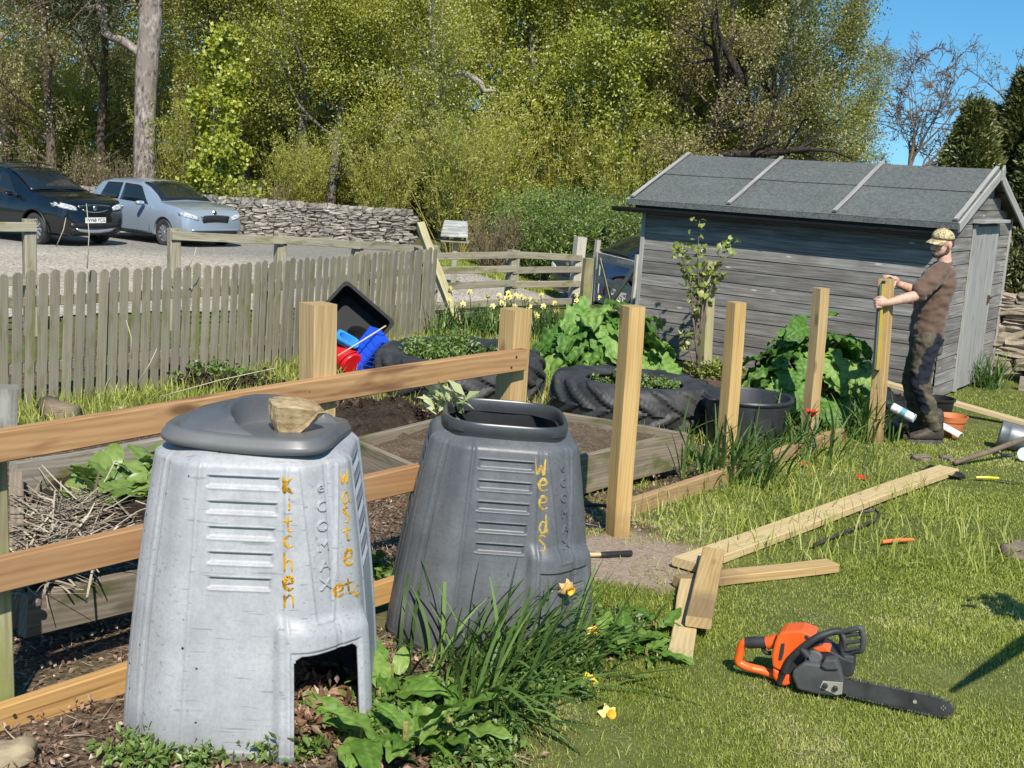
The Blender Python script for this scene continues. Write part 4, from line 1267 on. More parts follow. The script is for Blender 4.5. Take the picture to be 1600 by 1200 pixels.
def bin_skin(B, nf=520, nz=290):
    f = np.linspace(-pi, pi, nf, endpoint=False); z = np.linspace(0.0, B.H, nz)
    Fm, Z = np.meshgrid(f, z)
    V = B.pt(Fm, Z)
    i = np.arange(nz*nf).reshape(nz, nf)
    a, b, c, d = i[:-1], np.roll(i, -1, 1)[:-1], np.roll(i, -1, 1)[1:], i[1:]
    quads = np.stack([a, b, c, d], -1)
    fc = np.degrees(Fm[:-1]); zc = (Z[:-1]+Z[1:])/2
    keep = np.ones_like(zc, bool)
    if B.hatch == 'open':
        cut = (fc > 24.0) & (fc < 54.5) & (zc < 0.350)
        # rounded upper corners
        for fx in (24.0+4.5, 54.5-4.5):
            corner = ((fc < fx) if fx < 40 else (fc > fx)) & (zc > 0.350-0.03) & (((fc-fx)/4.5)**2 + ((zc-0.320)/0.03)**2 > 1)
            cut &= ~corner
        keep = ~cut
    return V.reshape(-1, 3), quads[keep].reshape(-1, 4)

STROKES = {  # hand lettering: polylines in a unit box, y up
 'K': [[(0.12, 1), (0.18, 0.5), (0.15, 0)], [(0.8, 0.95), (0.22, 0.45), (0.85, 0.02)]],
 'i': [[(0.5, 0.7), (0.52, 0.35), (0.5, 0.0)], [(0.5, 0.92), (0.53, 0.97)]],
 't': [[(0.5, 1.0), (0.5, 0.35), (0.58, 0.05), (0.8, 0.08)], [(0.12, 0.66), (0.9, 0.70)]],
 'c': [[(0.85, 0.72), (0.6, 0.85), (0.28, 0.6), (0.25, 0.25), (0.5, 0.03), (0.85, 0.12)]],
 'h': [[(0.2, 1.0), (0.22, 0.5), (0.2, 0.0)], [(0.22, 0.45), (0.5, 0.62), (0.75, 0.5), (0.76, 0.0)]],
 'e': [[(0.22, 0.45), (0.75, 0.52), (0.72, 0.8), (0.45, 0.92), (0.2, 0.6), (0.25, 0.2), (0.55, 0.02), (0.85, 0.16)]],
 'n': [[(0.2, 0.85), (0.22, 0.4), (0.2, 0.0)], [(0.22, 0.55), (0.5, 0.85), (0.76, 0.7), (0.8, 0.0)]],
 'W': [[(0.1, 1.0), (0.2, 0.05), (0.5, 0.6), (0.72, 0.05), (0.88, 1.0)]],
 'a': [[(0.75, 0.78), (0.45, 0.85), (0.2, 0.45), (0.4, 0.05), (0.72, 0.25), (0.75, 0.8)], [(0.75, 0.6), (0.78, 0.2), (0.92, 0.02)]],
 's': [[(0.8, 0.88), (0.5, 0.98), (0.25, 0.78), (0.5, 0.55), (0.75, 0.35), (0.6, 0.05), (0.2, 0.1)]],
 'd': [[(0.72, 0.5), (0.45, 0.6), (0.2, 0.3), (0.4, 0.02), (0.7, 0.2), (0.74, 1.0)], [(0.74, 0.3), (0.85, 0.02)]],
 '.': [[(0.45, 0.05), (0.55, 0.08)]],
}
def smooth_line(pts, n=14):
    P = [Vector((p[0], p[1], 0)) for p in pts]
    if len(P) < 3:
        return [P[0].lerp(P[-1], k/(n-1)) for k in range(n)]
    out = []
    for i in range(len(P)-1):
        p0, p1, p2, p3 = P[max(i-1, 0)], P[i], P[i+1], P[min(i+2, len(P)-1)]
        for k in range(n):
            t = k/n
            out.append(0.5*((2*p1) + (p2-p0)*t + (2*p0-5*p1+4*p2-p3)*t*t + (3*p1-p0-3*p2+p3)*t**3))
    out.append(P[-1]); return out
def paint_letter(mb, B, ch, f0, z0, w, h, width):
    """brush strokes laid on the bin's skin round the point (f0, z0)"""
    for st in STROKES[ch]:
        L = smooth_line(st)
        pts = [((p.x-0.5)*w + random.gauss(0, 0.0005), (p.y-0.5)*h + random.gauss(0, 0.0005)) for p in L]
        N = len(pts); vs = []
        R = float(B.rad(np.array(f0), np.array(z0)))
        for i, (x, y) in enumerate(pts):
            x1, y1 = pts[min(i+1, N-1)]; x0, y0 = pts[max(i-1, 0)]
            dx, dy = x1-x0, y1-y0; l = math.hypot(dx, dy) or 1
            hw = width*(0.50+0.18*sin(ord(ch)+i*2.2/N))*(1.0 - 0.55*abs(2*i/(N-1)-1)**3)*(1+0.08*sin(i*0.5+f0*9))
            ox, oy = -dy/l*hw, dx/l*hw
            for q, off in ((1.0, 0.0008), (0.5, 0.0019), (-0.5, 0.0019), (-1.0, 0.0008)):
                p = B.pt(f0 + (x+ox*q)/R, z0 + y + oy*q, off)
                vs.append(Vector(p))
        fs = [(i*4+k, (i+1)*4+k, (i+1)*4+k+1, i*4+k+1) for i in range(N-1) for k in range(3)]
        mb.add(vs, fs)
def emboss(R, mat, B, word, f0, ztop, step, size):
    """raised block letters stacked one under another"""
    for k, ch in enumerate(word):
        mb = MB()
        vs, fs = text_faces(ch, size, 0.0)
        bm = bmesh.new()
        bv = [bm.verts.new(v) for v in vs]
        for f in fs:
            try: bm.faces.new([bv[i] for i in f])
            except ValueError: pass
        bmesh.ops.triangulate(bm, faces=bm.faces[:])
        bmesh.ops.subdivide_edges(bm, edges=[e for e in bm.edges if e.calc_length() > 0.008], cuts=2)
        ge = bmesh.ops.extrude_face_region(bm, geom=bm.faces[:])
        top = {v for v in ge['geom'] if isinstance(v, bmesh.types.BMVert)}
        z0 = ztop - step*k
        for v in bm.verts:
            s = 0.94 if v in top else 1.0
            p = B.pt(f0 + v.co.x*s*1.15/0.33, z0 + v.co.y*s, 0.0055 if v in top else -0.004)
            v.co = Vector(p)
        bm.verts.index_update()
        mb.add([v.co.copy() for v in bm.verts], [tuple(v.index for v in f.verts) for f in bm.faces])
        bm.free()
        mb.build('raised_letter', mat, R, world_space=False)
def find_on(B, M, px, py):
    """angle and height where a pixel's ray meets the bin"""
    best = None
    inv = M.inverted()
    f = np.radians(np.arange(-80, 100, 0.7)); z = np.linspace(0.05, B.H, 220)
    Fm, Z = np.meshgrid(f, z); r = B.rad(Fm, Z)
    P = np.stack([r*np.sin(Fm), -r*np.cos(Fm), Z, np.ones_like(r)], -1) @ np.array(M).T
    d = P[..., :3] - np.array(CAM_P); d = d @ np.array(CR)
    u, v = 800 + F_PX*d[..., 0]/-d[..., 2], 600 - F_PX*d[..., 1]/-d[..., 2]
    e = (u-px)**2 + (v-py)**2 + np.linalg.norm(d, axis=-1)*4
    i = np.unravel_index(np.argmin(e), e.shape)
    return float(Fm[i]), float(Z[i])
M_BIN1 = plastic_mat('pale_grey_bin_plastic', (0.31, 0.315, 0.325), (0.43, 0.435, 0.445), (0.17, 0.17, 0.17), specks=True, rough=0.46, scratch=0.6)
M_BIN2 = plastic_mat('dark_grey_bin_plastic', (0.082, 0.087, 0.093), (0.140, 0.147, 0.155), (0.045, 0.045, 0.045), rough=0.42, scratch=0.3)
M_LID = plastic_mat('charcoal_lid_plastic', (0.030, 0.032, 0.036), (0.056, 0.059, 0.064), (0.16, 0.16, 0.16), rough=0.36, scratch=0.25)
M_INNER = pmat('black_bin_inside', (0.012, 0.012, 0.013), (0.02, 0.02, 0.02), rough=0.35)
def ochre_paint():
    t = NT('ochre_brush_paint'); v = t.coords('Object')
    n = t.noise(v, 60.0, 4.0, 0.6); n2 = t.noise(v, 9.0, 2.0)
    col = t.ramp(t.math('ADD', t.math('MULTIPLY', n, 0.5), t.math('MULTIPLY', n2, 0.5)), [(0.38, (0.17, 0.085, 0.010)), (0.50, (0.50, 0.27, 0.012)), (0.66, (0.72, 0.43, 0.04))])
    t.principled(Base_Color=col, Roughness=0.45, Normal=t.bump(n, 0.15, 0.001))
    return t.mat
M_OCHRE = ochre_paint()
M_OCHRE2 = pmat('faded_ochre_paint', (0.16, 0.12, 0.03), (0.55, 0.36, 0.05), rough=0.55, scale=22, rand=0)

def letter(R, B, M, mat, ch, px, py, w, h, width):
    f, z = find_on(B, M, px, py)
    mb = MB(); paint_letter(mb, B, ch, f, z, w, h, width)
    mb.build('painted_letter', mat, R, smooth=True, world_space=False)
def bins():
    # ---- the pale bin
    c1 = Vector((-0.785, 3.55, -0.015)); r1 = radians(3.0)
    B1 = Bin(0.935, 0.381, 0.284, 0.872, 0.0745, 'open')
    R1 = thing('compost_bin', 'pale grey compost bin with charcoal lid, open hatch and ochre words Kitchen Waste etc.', 'compost bin', tuple(c1), r1)
    M1 = R1.matrix_basis.copy()
    V, F = bin_skin(B1)
    me = big_mesh('body', V, F, [M_BIN1], smooth=True)
    o = link('body', me, R1, False)
    so = o.modifiers.new('thickness', 'SOLIDIFY'); so.thickness = 0.009; so.offset = -1
    emboss(R1, M_BIN1, B1, 'eCOMAX', radians(40.5), B1.H-0.095, 0.0585, 0.048)
    for ch, (px, py), h, w in [('K', (450, 757), .050, .034), ('i', (450, 788), .036, .028), ('t', (450, 817), .046, .036), ('c', (450, 843), .042, .036), ('h', (450, 877), .056, .036), ('e', (451, 909), .044, .038), ('n', (450, 937), .046, .040)]:
        letter(R1, B1, M1, M_OCHRE, ch, px, py, w, h, 0.0086)
    for ch, (px, py), h, w in [('W', (537, 745), .044, .044), ('a', (539, 776), .040, .042), ('s', (540, 803), .048, .036), ('t', (541, 833), .050, .044), ('e', (543, 869), .052, .050)]:
        letter(R1, B1, M1, M_OCHRE, ch, px, py, w, h, 0.0086)
    for ch, (px, py), h, w in [('e', (528, 922), .038, .042), ('t', (544, 916), .052, .042), ('c', (556, 921), .036, .040), ('.', (564, 928), .03, .03)]:
        letter(R1, B1, M1, M_OCHRE, ch, px, py, w*1.15, h, 0.0095)
    # lid: rolled square rim, a domed half with a scooped recess
    w = 0.254; nf, nr = 200, 70
    f = np.linspace(0, 2*pi, nf, endpoint=False)[None, :]; rho = np.linspace(0.0, 1.0, nr)[:, None]
    sq = (np.abs(np.cos(f))**5.5 + np.abs(np.sin(f))**5.5)**(-1/5.5)
    rr = rho*sq*w; u, v = rr*np.cos(f), rr*np.sin(f)
    cone = np.hypot((u+0.01)/0.27, (v-0.06)/0.30)
    dome = 0.100*np.clip(1-cone, 0, 1)**0.85*(1-0.20*np.exp(-(cone/0.25)**2)) + 0.006
    dist = np.hypot((u-0.135)*0.9, (v+0.045)*1.0) - 0.188
    scoop = sstep(dist, -0.020, 0.008)
    floor = 0.004 + 0.02*np.clip(u, 0, 1)
    inner = floor*(1-scoop) + dome*scoop + 0.010*np.exp(-((dist-0.012)/0.012)**2)*(dome > 0.04)
    rim = 0.018*np.sqrt(np.clip(1-((rho-0.925)/0.075)**2, 0, 1))
    z = np.where(rho > 0.925, rim, np.maximum(rim, inner*(1-sstep(rho, 0.80, 0.92))) )
    z = z + 0.010*np.cos(2*f)*rho**4
    top = np.stack([u, v, z + 0.0*u], -1)
    skirt = []
    for k, (gw, gz) in enumerate(((0.005, -0.006), (0.008, -0.015), (0.006, -0.025), (-0.003, -0.032), (-0.03, -0.032))):
        q = sq*(w+gw); skirt.append(np.stack([q*np.cos(f), q*np.sin(f), gz + 0*f + 0.010*np.cos(2*f)], -1)[0])
    V = np.concatenate([top.reshape(-1, 3), np.array(skirt).reshape(-1, 3)])
    n = nr + len(skirt); i = np.arange(n*nf).reshape(n, nf)
    F = np.stack([i[:-1], np.roll(i, -1, 1)[:-1], np.roll(i, -1, 1)[1:], i[1:]], -1).reshape(-1, 4)
    lid = link('lid', big_mesh('lid', V, F, M_LID, smooth=True), R1, False)
    lid.matrix_basis = Matrix.Translation((0.0, -0.005, B1.H + 0.020)) @ Euler((radians(-4.2), radians(1.2), radians(-6))).to_matrix().to_4x4()
    # ---- the dark bin
    c2 = Vector((-0.055, 4.48, -0.06)); r2 = radians(4.5)
    B2 = Bin(0.84, 0.398, 0.274, 0.765, 0.0775, 'closed')
    R2 = thing('compost_bin', 'dark grey open compost bin without a lid, ochre word Weeds on its front', 'compost bin', tuple(c2), r2)
    R2.matrix_basis = R2.matrix_basis @ Matrix.Rotation(radians(2.2), 4, 'Y')
    M2 = R2.matrix_basis.copy()
    V, F = bin_skin(B2)
    link('body', big_mesh('body', V, F, M_BIN2, smooth=True), R2, False)
    emboss(R2, M_BIN2, B2, 'eCOMAX', radians(41.0), B2.H-0.095, 0.0575, 0.048)
    for ch, (px, py), h, w in [('W', (845, 730), .062, .044), ('e', (847, 757), .050, .046), ('e', (847, 785), .054, .044), ('d', (848, 818), .072, .046), ('s', (846, 848), .060, .044)]:
        letter(R2, B2, M2, M_OCHRE2, ch, px, py, w, h, 0.0078)
    # collar and black inside
    nf = 200; f = np.linspace(0, 2*pi, nf, endpoint=False)[None, :]
    sq = (np.abs(np.cos(f))**3.6 + np.abs(np.sin(f))**3.6)**(-1/3.6)
    prof = [(0.238, B2.H-0.012), (0.240, B2.H+0.004), (0.246, B2.H+0.012), (0.246, B2.H+0.044), (0.242, B2.H+0.050), (0.231, B2.H+0.050), (0.227, B2.H+0.044), (0.227, B2.H-0.004), (0.252, B2.H-0.05), (0.36, 0.1), (0.36, 0.06), (0.0, 0.06)]
    V = np.concatenate([np.stack([a*sq*np.cos(f), a*sq*np.sin(f), b+0*f], -1)[0] for a, b in prof])
    n = len(prof); i = np.arange(n*nf).reshape(n, nf)
    F = np.stack([i[:-1], np.roll(i, -1, 1)[:-1], np.roll(i, -1, 1)[1:], i[1:]], -1).reshape(-1, 4)
    me = big_mesh('rim', V, F, pmat('rim_plastic', (0.035, 0.038, 0.042), (0.055, 0.058, 0.064), rough=0.34), smooth=True); me.set_sharp_from_angle(angle=radians(40))
    link('rim', me, R2, False)
    return (R1, B1, M1), (R2, B2, M2)
BIN1, BIN2 = bins()

def lid_rock():
    R1, B1, M1 = BIN1
    r = random.Random(4)
    # a wedge of sandstone: flat top, undercut right face
    prof = [(-0.074, 0.078), (-0.066, 0.012), (-0.046, -0.028), (0.012, -0.020), (0.062, 0.030), (0.088, 0.062), (0.080, 0.072), (0.0, 0.083)]
    bm = bmesh.new()
    rows = []
    for y, s in ((-0.052, 0.72), (-0.03, 1.0), (0.02, 1.0), (0.055, 0.78)):
        rows.append([bm.verts.new((x*s + r.uniform(-0.005, 0.005), y + r.uniform(-0.005, 0.005), z*(0.9 if s < 1 and z < 0.05 else 1.0) + r.uniform(-0.003, 0.003))) for x, z in prof])
    n = len(prof)
    for a, b in zip(rows, rows[1:]):
        for k in range(n): bm.faces.new((a[k], b[k], b[(k+1) % n], a[(k+1) % n]))
    bm.faces.new(rows[0][::-1]); bm.faces.new(rows[-1])
    bmesh.ops.triangulate(bm, faces=bm.faces[:])
    bmesh.ops.subdivide_edges(bm, edges=bm.edges[:], cuts=2, smooth=0.15)
    for v in bm.verts: v.co += v.normal*0.004*mnoise.noise(v.co*40) + v.normal*0.0025*mnoise.noise(v.co*110)
    bmesh.ops.recalc_face_normals(bm, faces=bm.faces[:])
    me = bpy.data.meshes.new('stone_block'); bm.to_mesh(me); bm.free()
    t = NT('split_sandstone'); v = t.coords('Object')
    n1 = t.noise(v, 26.0, 6.0, 0.7); n2 = t.noise(t.coords('Object', (8, 8, 60)), 1.0, 3.0)
    col = t.ramp(t.math('ADD', t.math('MULTIPLY', n1, 0.6), t.math('MULTIPLY', n2, 0.4)), [(0.32, (0.13, 0.08, 0.035)), (0.5, (0.33, 0.235, 0.12)), (0.7, (0.50, 0.40, 0.25))])
    t.principled(Base_Color=col, Roughness=0.95, Normal=t.bump(n1, 0.7, 0.01))
    me.materials.append(t.mat)
    o = link('stone_block', me)
    o.matrix_basis = M1 @ Matrix.Translation((0.105, -0.055, B1.H + 0.020 + 0.018)) @ Euler((radians(6), radians(4), radians(12))).to_matrix().to_4x4()
    tag(o, 'buff wedge of sandstone weighing down the charcoal bin lid', 'stone')
lid_rock()
# ================================================================== the man steadying the post
def soft_body(name, mb, mat, parent, voxel=0.006, smooth=4, fold=0.0, fscale=9.0, seed=0.0):
    """fuse overlapping closed shapes into one continuous skin"""
    o = mb.build(name, mat, parent)
    r = o.modifiers.new('fuse', 'REMESH'); r.mode = 'VOXEL'; r.voxel_size = voxel; r.use_smooth_shade = True
    s = o.modifiers.new('smooth', 'SMOOTH'); s.factor = 0.5; s.iterations = smooth
    bake_modifiers(o)
    if fold:
        me = o.data
        nv = len(me.vertices)
        n = [v.normal.copy() for v in me.vertices]
        for v, k in zip(me.vertices, n):
            p = v.co
            a = mnoise.noise(Vector((p.x*fscale+seed, p.y*fscale, p.z*fscale*1.7)))
            b = mnoise.noise(Vector((p.x*fscale*2.3-seed, p.y*fscale*2.3, p.z*fscale*3.1)))
            v.co = p + k*fold*(a + 0.5*b)
    o.data.polygons.foreach_set('use_smooth', [True]*len(o.data.polygons))
    return o
def ball(mb, c, r, M=None, n=14):
    rings = []
    if not hasattr(r, '__len__'): r = (r, r, r)
    m = max(6, n//2)
    vs, fs = [], []
    for i in range(1, m):
        t = pi*i/m
        for j in range(n):
            p = Vector((r[0]*sin(t)*cos(2*pi*j/n), r[1]*sin(t)*sin(2*pi*j/n), r[2]*cos(t)))
            vs.append(p)
    top, bot = len(vs), len(vs)+1
    vs += [Vector((0, 0, r[2])), Vector((0, 0, -r[2]))]
    for i in range(m-2):
        for j in range(n):
            fs.append((i*n+j, (i+1)*n+j, (i+1)*n+(j+1) % n, i*n+(j+1) % n))
    for j in range(n):
        fs.append((top, j, (j+1) % n)); k = (m-2)*n; fs.append((bot, k+(j+1) % n, k+j))
    R = M.to_3x3() if M is not None else Matrix.Identity(3)
    mb.add([R @ v + Vector(c) for v in vs], fs)
def limb(mb, pts, rads, n=16):
    mb.tube(pts, rads, n)
    ball(mb, pts[0], rads[0]*0.99); ball(mb, pts[-1], rads[-1]*0.99)
def man():
    Y = 9.76
    J = lambda px, py, dy=0.0: at_y(px, py, Y+dy)
    foot = on_ground(1447, 690)
    R = thing('person', 'man in a camouflage cap, brown t-shirt, work trousers and boots, both hands on the post', 'person', (foot.x, foot.y, foot.z))
    skin = NT('sunlit_skin'); v = skin.coords('Object'); n = skin.noise(v, 30.0, 3.0)
    skin.principled(Base_Color=skin.ramp(n, [(0.3, (0.48, 0.27, 0.19)), (0.7, (0.60, 0.37, 0.28))]), Roughness=0.55, Subsurface_Weight=0.08, Subsurface_Radius=(0.01, 0.004, 0.002), Specular_IOR_Level=0.4)
    M_SKIN = skin.mat
    # ---- joints
    hip = J(1447, 524); chest = J(1465, 440); neck0 = J(1477, 409); 
    shN, shF = J(1466, 428, -0.19), J(1466, 426, 0.19)
    elN, wrN, hdN = J(1432, 462, -0.29), J(1388, 473, -0.335), J(1376, 474, -0.315)
    elF, wrF = J(1432, 455, 0.17), J(1401, 443, 0.06)
    hipN, hipF = J(1449, 530, -0.085), J(1446, 530, 0.085)
    knN, anN = J(1437, 598, -0.10), J(1459, 664, -0.09)
    knF, anF = J(1424, 596, 0.13), J(1436, 656, 0.15)
    # ---- head frame
    hc = J(1471.5, 381, -0.005)
    Fw = Vector((-0.84, -0.50, -0.13)).normalized(); Up = Vector((0.06, -0.05, 1)); Up = (Up - Fw*Up.dot(Fw)).normalized(); Lf = Up.cross(Fw)
    MH = Matrix((Fw, Lf, Up)).transposed().to_4x4(); MH.translation = hc
    H = lambda f, l, u: MH @ Vector((f, l, u))
    mb = MB()
    ball(mb, H(-0.008, 0, 0.030), (0.098, 0.077, 0.090), MH, 22)
    ball(mb, H(0.022, 0, -0.030), (0.068, 0.062, 0.078), MH, 20)
    ball(mb, H(0.050, 0, -0.082), (0.034, 0.034, 0.028), MH)
    for s in (-1, 1):
        limb(mb, [H(0.050, 0.016*s, -0.086), H(0.0, 0.052*s, -0.062), H(-0.016, 0.062*s, -0.030)], [0.022, 0.022, 0.022], 10)
        ball(mb, H(0.062, 0.036*s, -0.022), (0.026, 0.022, 0.020), MH)         # cheek
        ball(mb, H(-0.012, 0.079*s, -0.004), (0.022, 0.010, 0.033), MH)        # ear
        ball(mb, H(0.080, 0.028*s, 0.026), (0.014, 0.026, 0.010), MH)          # brow
    limb(mb, [H(0.086, 0, 0.014), H(0.104, 0, -0.014), H(0.112, 0, -0.030)], [0.009, 0.012, 0.014], 10)
    for s in (-1, 1): ball(mb, H(0.098, 0.012*s, -0.033), 0.010)
    ball(mb, H(0.086, 0, -0.056), (0.012, 0.024, 0.006), MH); ball(mb, H(0.083, 0, -0.068), (0.013, 0.021, 0.007), MH)
    limb(mb, [neck0 + Vector((0, 0, -0.03)), J(1475, 401), H(-0.030, 0, -0.040)], [0.064, 0.057, 0.060], 18)
    # trunk under the shirt
    def trunk(mb, rows, n=28, p=2.4):
        rings = []
        for c, hx, hy in rows:
            ring = []
            for j in range(n):
                t = 2*pi*j/n; ct, st = cos(t), sin(t)
                k = (abs(ct)**p + abs(st)**p)**(-1/p)
                ring.append(c + Vector((hx*k*ct, hy*k*st, 0)))
            rings.append(ring)
        mb.loft(rings)
    trunk(mb, [(J(1447, 540), 0.10, 0.155), (J(1449, 515), 0.105, 0.150), (J(1455, 478), 0.105, 0.150), (J(1464, 440), 0.115, 0.175), (J(1470, 422), 0.085, 0.165), (J(1476, 410), 0.05, 0.075)])
    # arms
    limb(mb, [shN, shN.lerp(elN, 0.5), elN], [0.058, 0.050, 0.043]); limb(mb, [elN, elN.lerp(wrN, 0.28), elN.lerp(wrN, 0.7), wrN], [0.043, 0.046, 0.037, 0.029])
    limb(mb, [shF, shF.lerp(elF, 0.5), elF], [0.058, 0.050, 0.043]); limb(mb, [elF, elF.lerp(wrF, 0.3), wrF], [0.043, 0.044, 0.029])
    # legs under the trousers
    for h, k, a in ((hipN, knN, anN), (hipF, knF, anF)):
        limb(mb, [h, h.lerp(k, 0.5), k], [0.085, 0.075, 0.055]); limb(mb, [k, k.lerp(a, 0.35), a], [0.055, 0.056, 0.038])
    # near hand: fist closed on the edge of the post and the level
    d = (hdN - wrN).normalized(); up = Vector((0, 0, 1)); up = (up - d*up.dot(d)).normalized(); out = d.cross(up)
    if out.y > 0: out = -out
    palm = MB()
    P = lambda a, b, c: wrN + d*a + up*b + out*c
    limb(mb, [wrN, P(0.035, 0.0, 0.0), P(0.065, 0.0, 0.004)], [0.029, 0.033, 0.030], 14)
    ball(mb, P(0.050, 0.012, 0.004), (0.034, 0.024, 0.036), None)
    for k, (b, L) in enumerate(((0.034, 0.030), (0.013, 0.034), (-0.008, 0.032), (-0.028, 0.025))):
        pts = [P(0.060, b, 0.014), P(0.092, b*1.0, 0.020), P(0.108, b*0.98, 0.004), P(0.104, b*0.95, -0.016), P(0.088, b*0.92, -0.024)]
        limb(mb, pts, [0.0115, 0.0110, 0.0105, 0.0100, 0.0085], 10)
    limb(mb, [P(0.022, 0.030, 0.002), P(0.052, 0.050, -0.008), P(0.080, 0.050, -0.016), P(0.096, 0.042, -0.020)], [0.014, 0.0125, 0.0115, 0.009], 10)
    # far hand: laid over the top of the post
    tp = at_y(1386, 434, Y+0.0)
    Q = lambda a, b, c: tp + Vector((a, b, c))
    pc = J(1398, 436, 0.03)
    limb(mb, [wrF, J(1400, 438, 0.045), pc], [0.029, 0.030, 0.027], 14)
    ball(mb, pc + Vector((-0.012, 0, 0.004)), (0.030, 0.038, 0.020), None)
    for k, yy in enumerate((-0.028, -0.009, 0.011, 0.030)):
        L = (0.85, 1.0, 0.95, 0.75)[k]
        b = pc + Vector((-0.02, yy, 0.008))
        limb(mb, [b, b + Vector((-0.034*L, 0, 0.016)), b + Vector((-0.062*L, -0.001, 0.012)), b + Vector((-0.080*L, -0.002, -0.001))], [0.0115, 0.011, 0.0105, 0.0085], 10)
    limb(mb, [J(1399, 440, 0.02), J(1397, 446, -0.01), J(1395, 452, -0.025)], [0.0135, 0.0125, 0.010], 10)
    soft_body('body', mb, M_SKIN, R, 0.0052, 3)
    # eyes
    for s in (-1, 1):
        e = MB(); ball(e, H(0.071, 0.030*s, 0.006), 0.0115)
        eye = e.build('eye', pmat('eye_white', (0.6, 0.58, 0.55), (0.65, 0.63, 0.6), rough=0.2), R, smooth=True)
        e = MB(); ball(e, H(0.0788, 0.0305*s, 0.006), 0.0062); e.build('iris', pmat('dark_iris', (0.02, 0.015, 0.01), (0.03, 0.02, 0.015), rough=0.15), eye, smooth=True)
    # beard and hair
    hairm = NT('brown_hair'); hv = hairm.coords('Object'); hn = hairm.noise(hv, 160.0, 3.0)
    hairm.principled(Base_Color=hairm.ramp(hn, [(0.3, (0.035, 0.019, 0.011)), (0.7, (0.115, 0.066, 0.038))]), Roughness=0.8, Normal=hairm.bump(hn, 0.8, 0.003))
    b = MB()
    for s in (-1, 1):
        limb(b, [H(0.055, 0.014*s, -0.088), H(0.004, 0.053*s, -0.066), H(-0.012, 0.064*s, -0.025)], [0.0245, 0.0235, 0.020], 10)
    ball(b, H(0.054, 0, -0.087), (0.036, 0.034, 0.026), MH); ball(b, H(0.091, 0, -0.050), (0.010, 0.026, 0.006), MH)
    soft_body('beard', b, hairm.mat, R, 0.005, 2, 0.002, 60)
    b = MB(); ball(b, H(-0.035, 0, 0.005), (0.078, 0.080, 0.070), MH, 18)
    soft_body('hair', b, hairm.mat, R, 0.006, 2, 0.003, 50)
    # ---- cap
    camo = NT('camouflage_cloth'); cv = camo.coords('Object')
    cn = camo.noise(cv, 38.0, 3.0, 0.6, 1.5); cn2 = camo.noise(cv, 95.0, 2.0, 0.6)
    cc = camo.ramp(cn, [(0.40, (0.20, 0.15, 0.075)), (0.48, (0.52, 0.43, 0.25)), (0.62, (0.60, 0.52, 0.33))], 'CONSTANT')
    cc = camo.mix(camo.ramp(cn2, [(0.55, 0.0), (0.58, 1.0)]), cc, (0.33, 0.25, 0.13))
    camo.principled(Base_Color=cc, Roughness=0.9, Specular_IOR_Level=0.2, Normal=camo.bump(cn2, 0.3, 0.003))
    n = 30; b = MB(); rings = []
    for k in range(10):
        t = k/9*pi/2
        rings.append([H(-0.010 + 0.106*cos(t)*cos(2*pi*j/n), 0.086*cos(t)*sin(2*pi*j/n), 0.045 + 0.085*sin(t)**0.9 - 0.012*cos(t)*(-cos(2*pi*j/n))) for j in range(n)])
    rings.append([H(-0.010, 0, 0.131)]*n)
    b.loft(rings[:-1])
    cap = b.build('cap', camo.mat, R, smooth=True)
    so = cap.modifiers.new('cloth', 'SOLIDIFY'); so.thickness = 0.003
    b = MB(); vs = []
    m = 16
    for r in range(6):
        for j in range(m+1):
            a = -1.15 + 2.3*j/m
            rr = r/5
            f0, l0 = -0.010+0.104*cos(a), 0.085*sin(a)
            ext = 0.078*rr*(cos(a*0.95)**0.6 if cos(a*0.95) > 0 else 0)
            vs.append(H(f0+ext, l0*(1+0.03*rr), 0.050 - 0.018*rr - 0.030*(l0/0.085)**2*(0.3+0.7*rr)))
    fs = [(r*(m+1)+j, r*(m+1)+j+1, (r+1)*(m+1)+j+1, (r+1)*(m+1)+j) for r in range(5) for j in range(m)]
    b.add(vs, fs); br = b.build('brim', camo.mat, cap, smooth=True)
    so = br.modifiers.new('cloth', 'SOLIDIFY'); so.thickness = 0.004
    b = MB(); ball(b, H(-0.010, 0, 0.130), (0.008, 0.008, 0.004), MH); b.build('button', camo.mat, cap, smooth=True)
    # ---- t-shirt
    sh = NT('brown_cotton'); sv = sh.coords('Object'); sn = sh.noise(sv, 7.0, 4.0)
    sh.principled(Base_Color=sh.ramp(sn, [(0.3, (0.105, 0.066, 0.046)), (0.7, (0.145, 0.093, 0.066))]), Roughness=0.95, Specular_IOR_Level=0.1, Sheen_Weight=0.2, Normal=sh.bump(sh.noise(sv, 300.0, 2.0), 0.15, 0.001))
    b = MB()
    trunk(b, [(J(1447, 526), 0.128, 0.178), (J(1449, 512), 0.132, 0.178), (J(1456, 478), 0.135, 0.180), (J(1465, 440), 0.132, 0.202), (J(1469, 424), 0.105, 0.190), (J(1474, 413), 0.066, 0.105), (J(1477, 408), 0.058, 0.066)])
    limb(b, [J(1470, 424, -0.14), shN, shN.lerp(elN, 0.45), shN.lerp(elN, 0.80)], [0.085, 0.088, 0.084, 0.080])
    limb(b, [J(1470, 424, 0.14), shF, shF.lerp(elF, 0.45), shF.lerp(elF, 0.80)], [0.085, 0.086, 0.080, 0.076])
    soft_body('t_shirt', b, sh.mat, R, 0.008, 4, 0.016, 9.0, 3.0)
    # ---- trousers: olive brown with navy stretch panels
    tr = NT('work_trousers'); tv = tr.coords('Object')
    tn = tr.noise(tv, 16.0, 4.0); nav = tr.n('Attribute', attribute_name='navy').outputs['Fac']
    tc = tr.ramp(tn, [(0.3, (0.050, 0.043, 0.030)), (0.7, (0.125, 0.105, 0.070))])
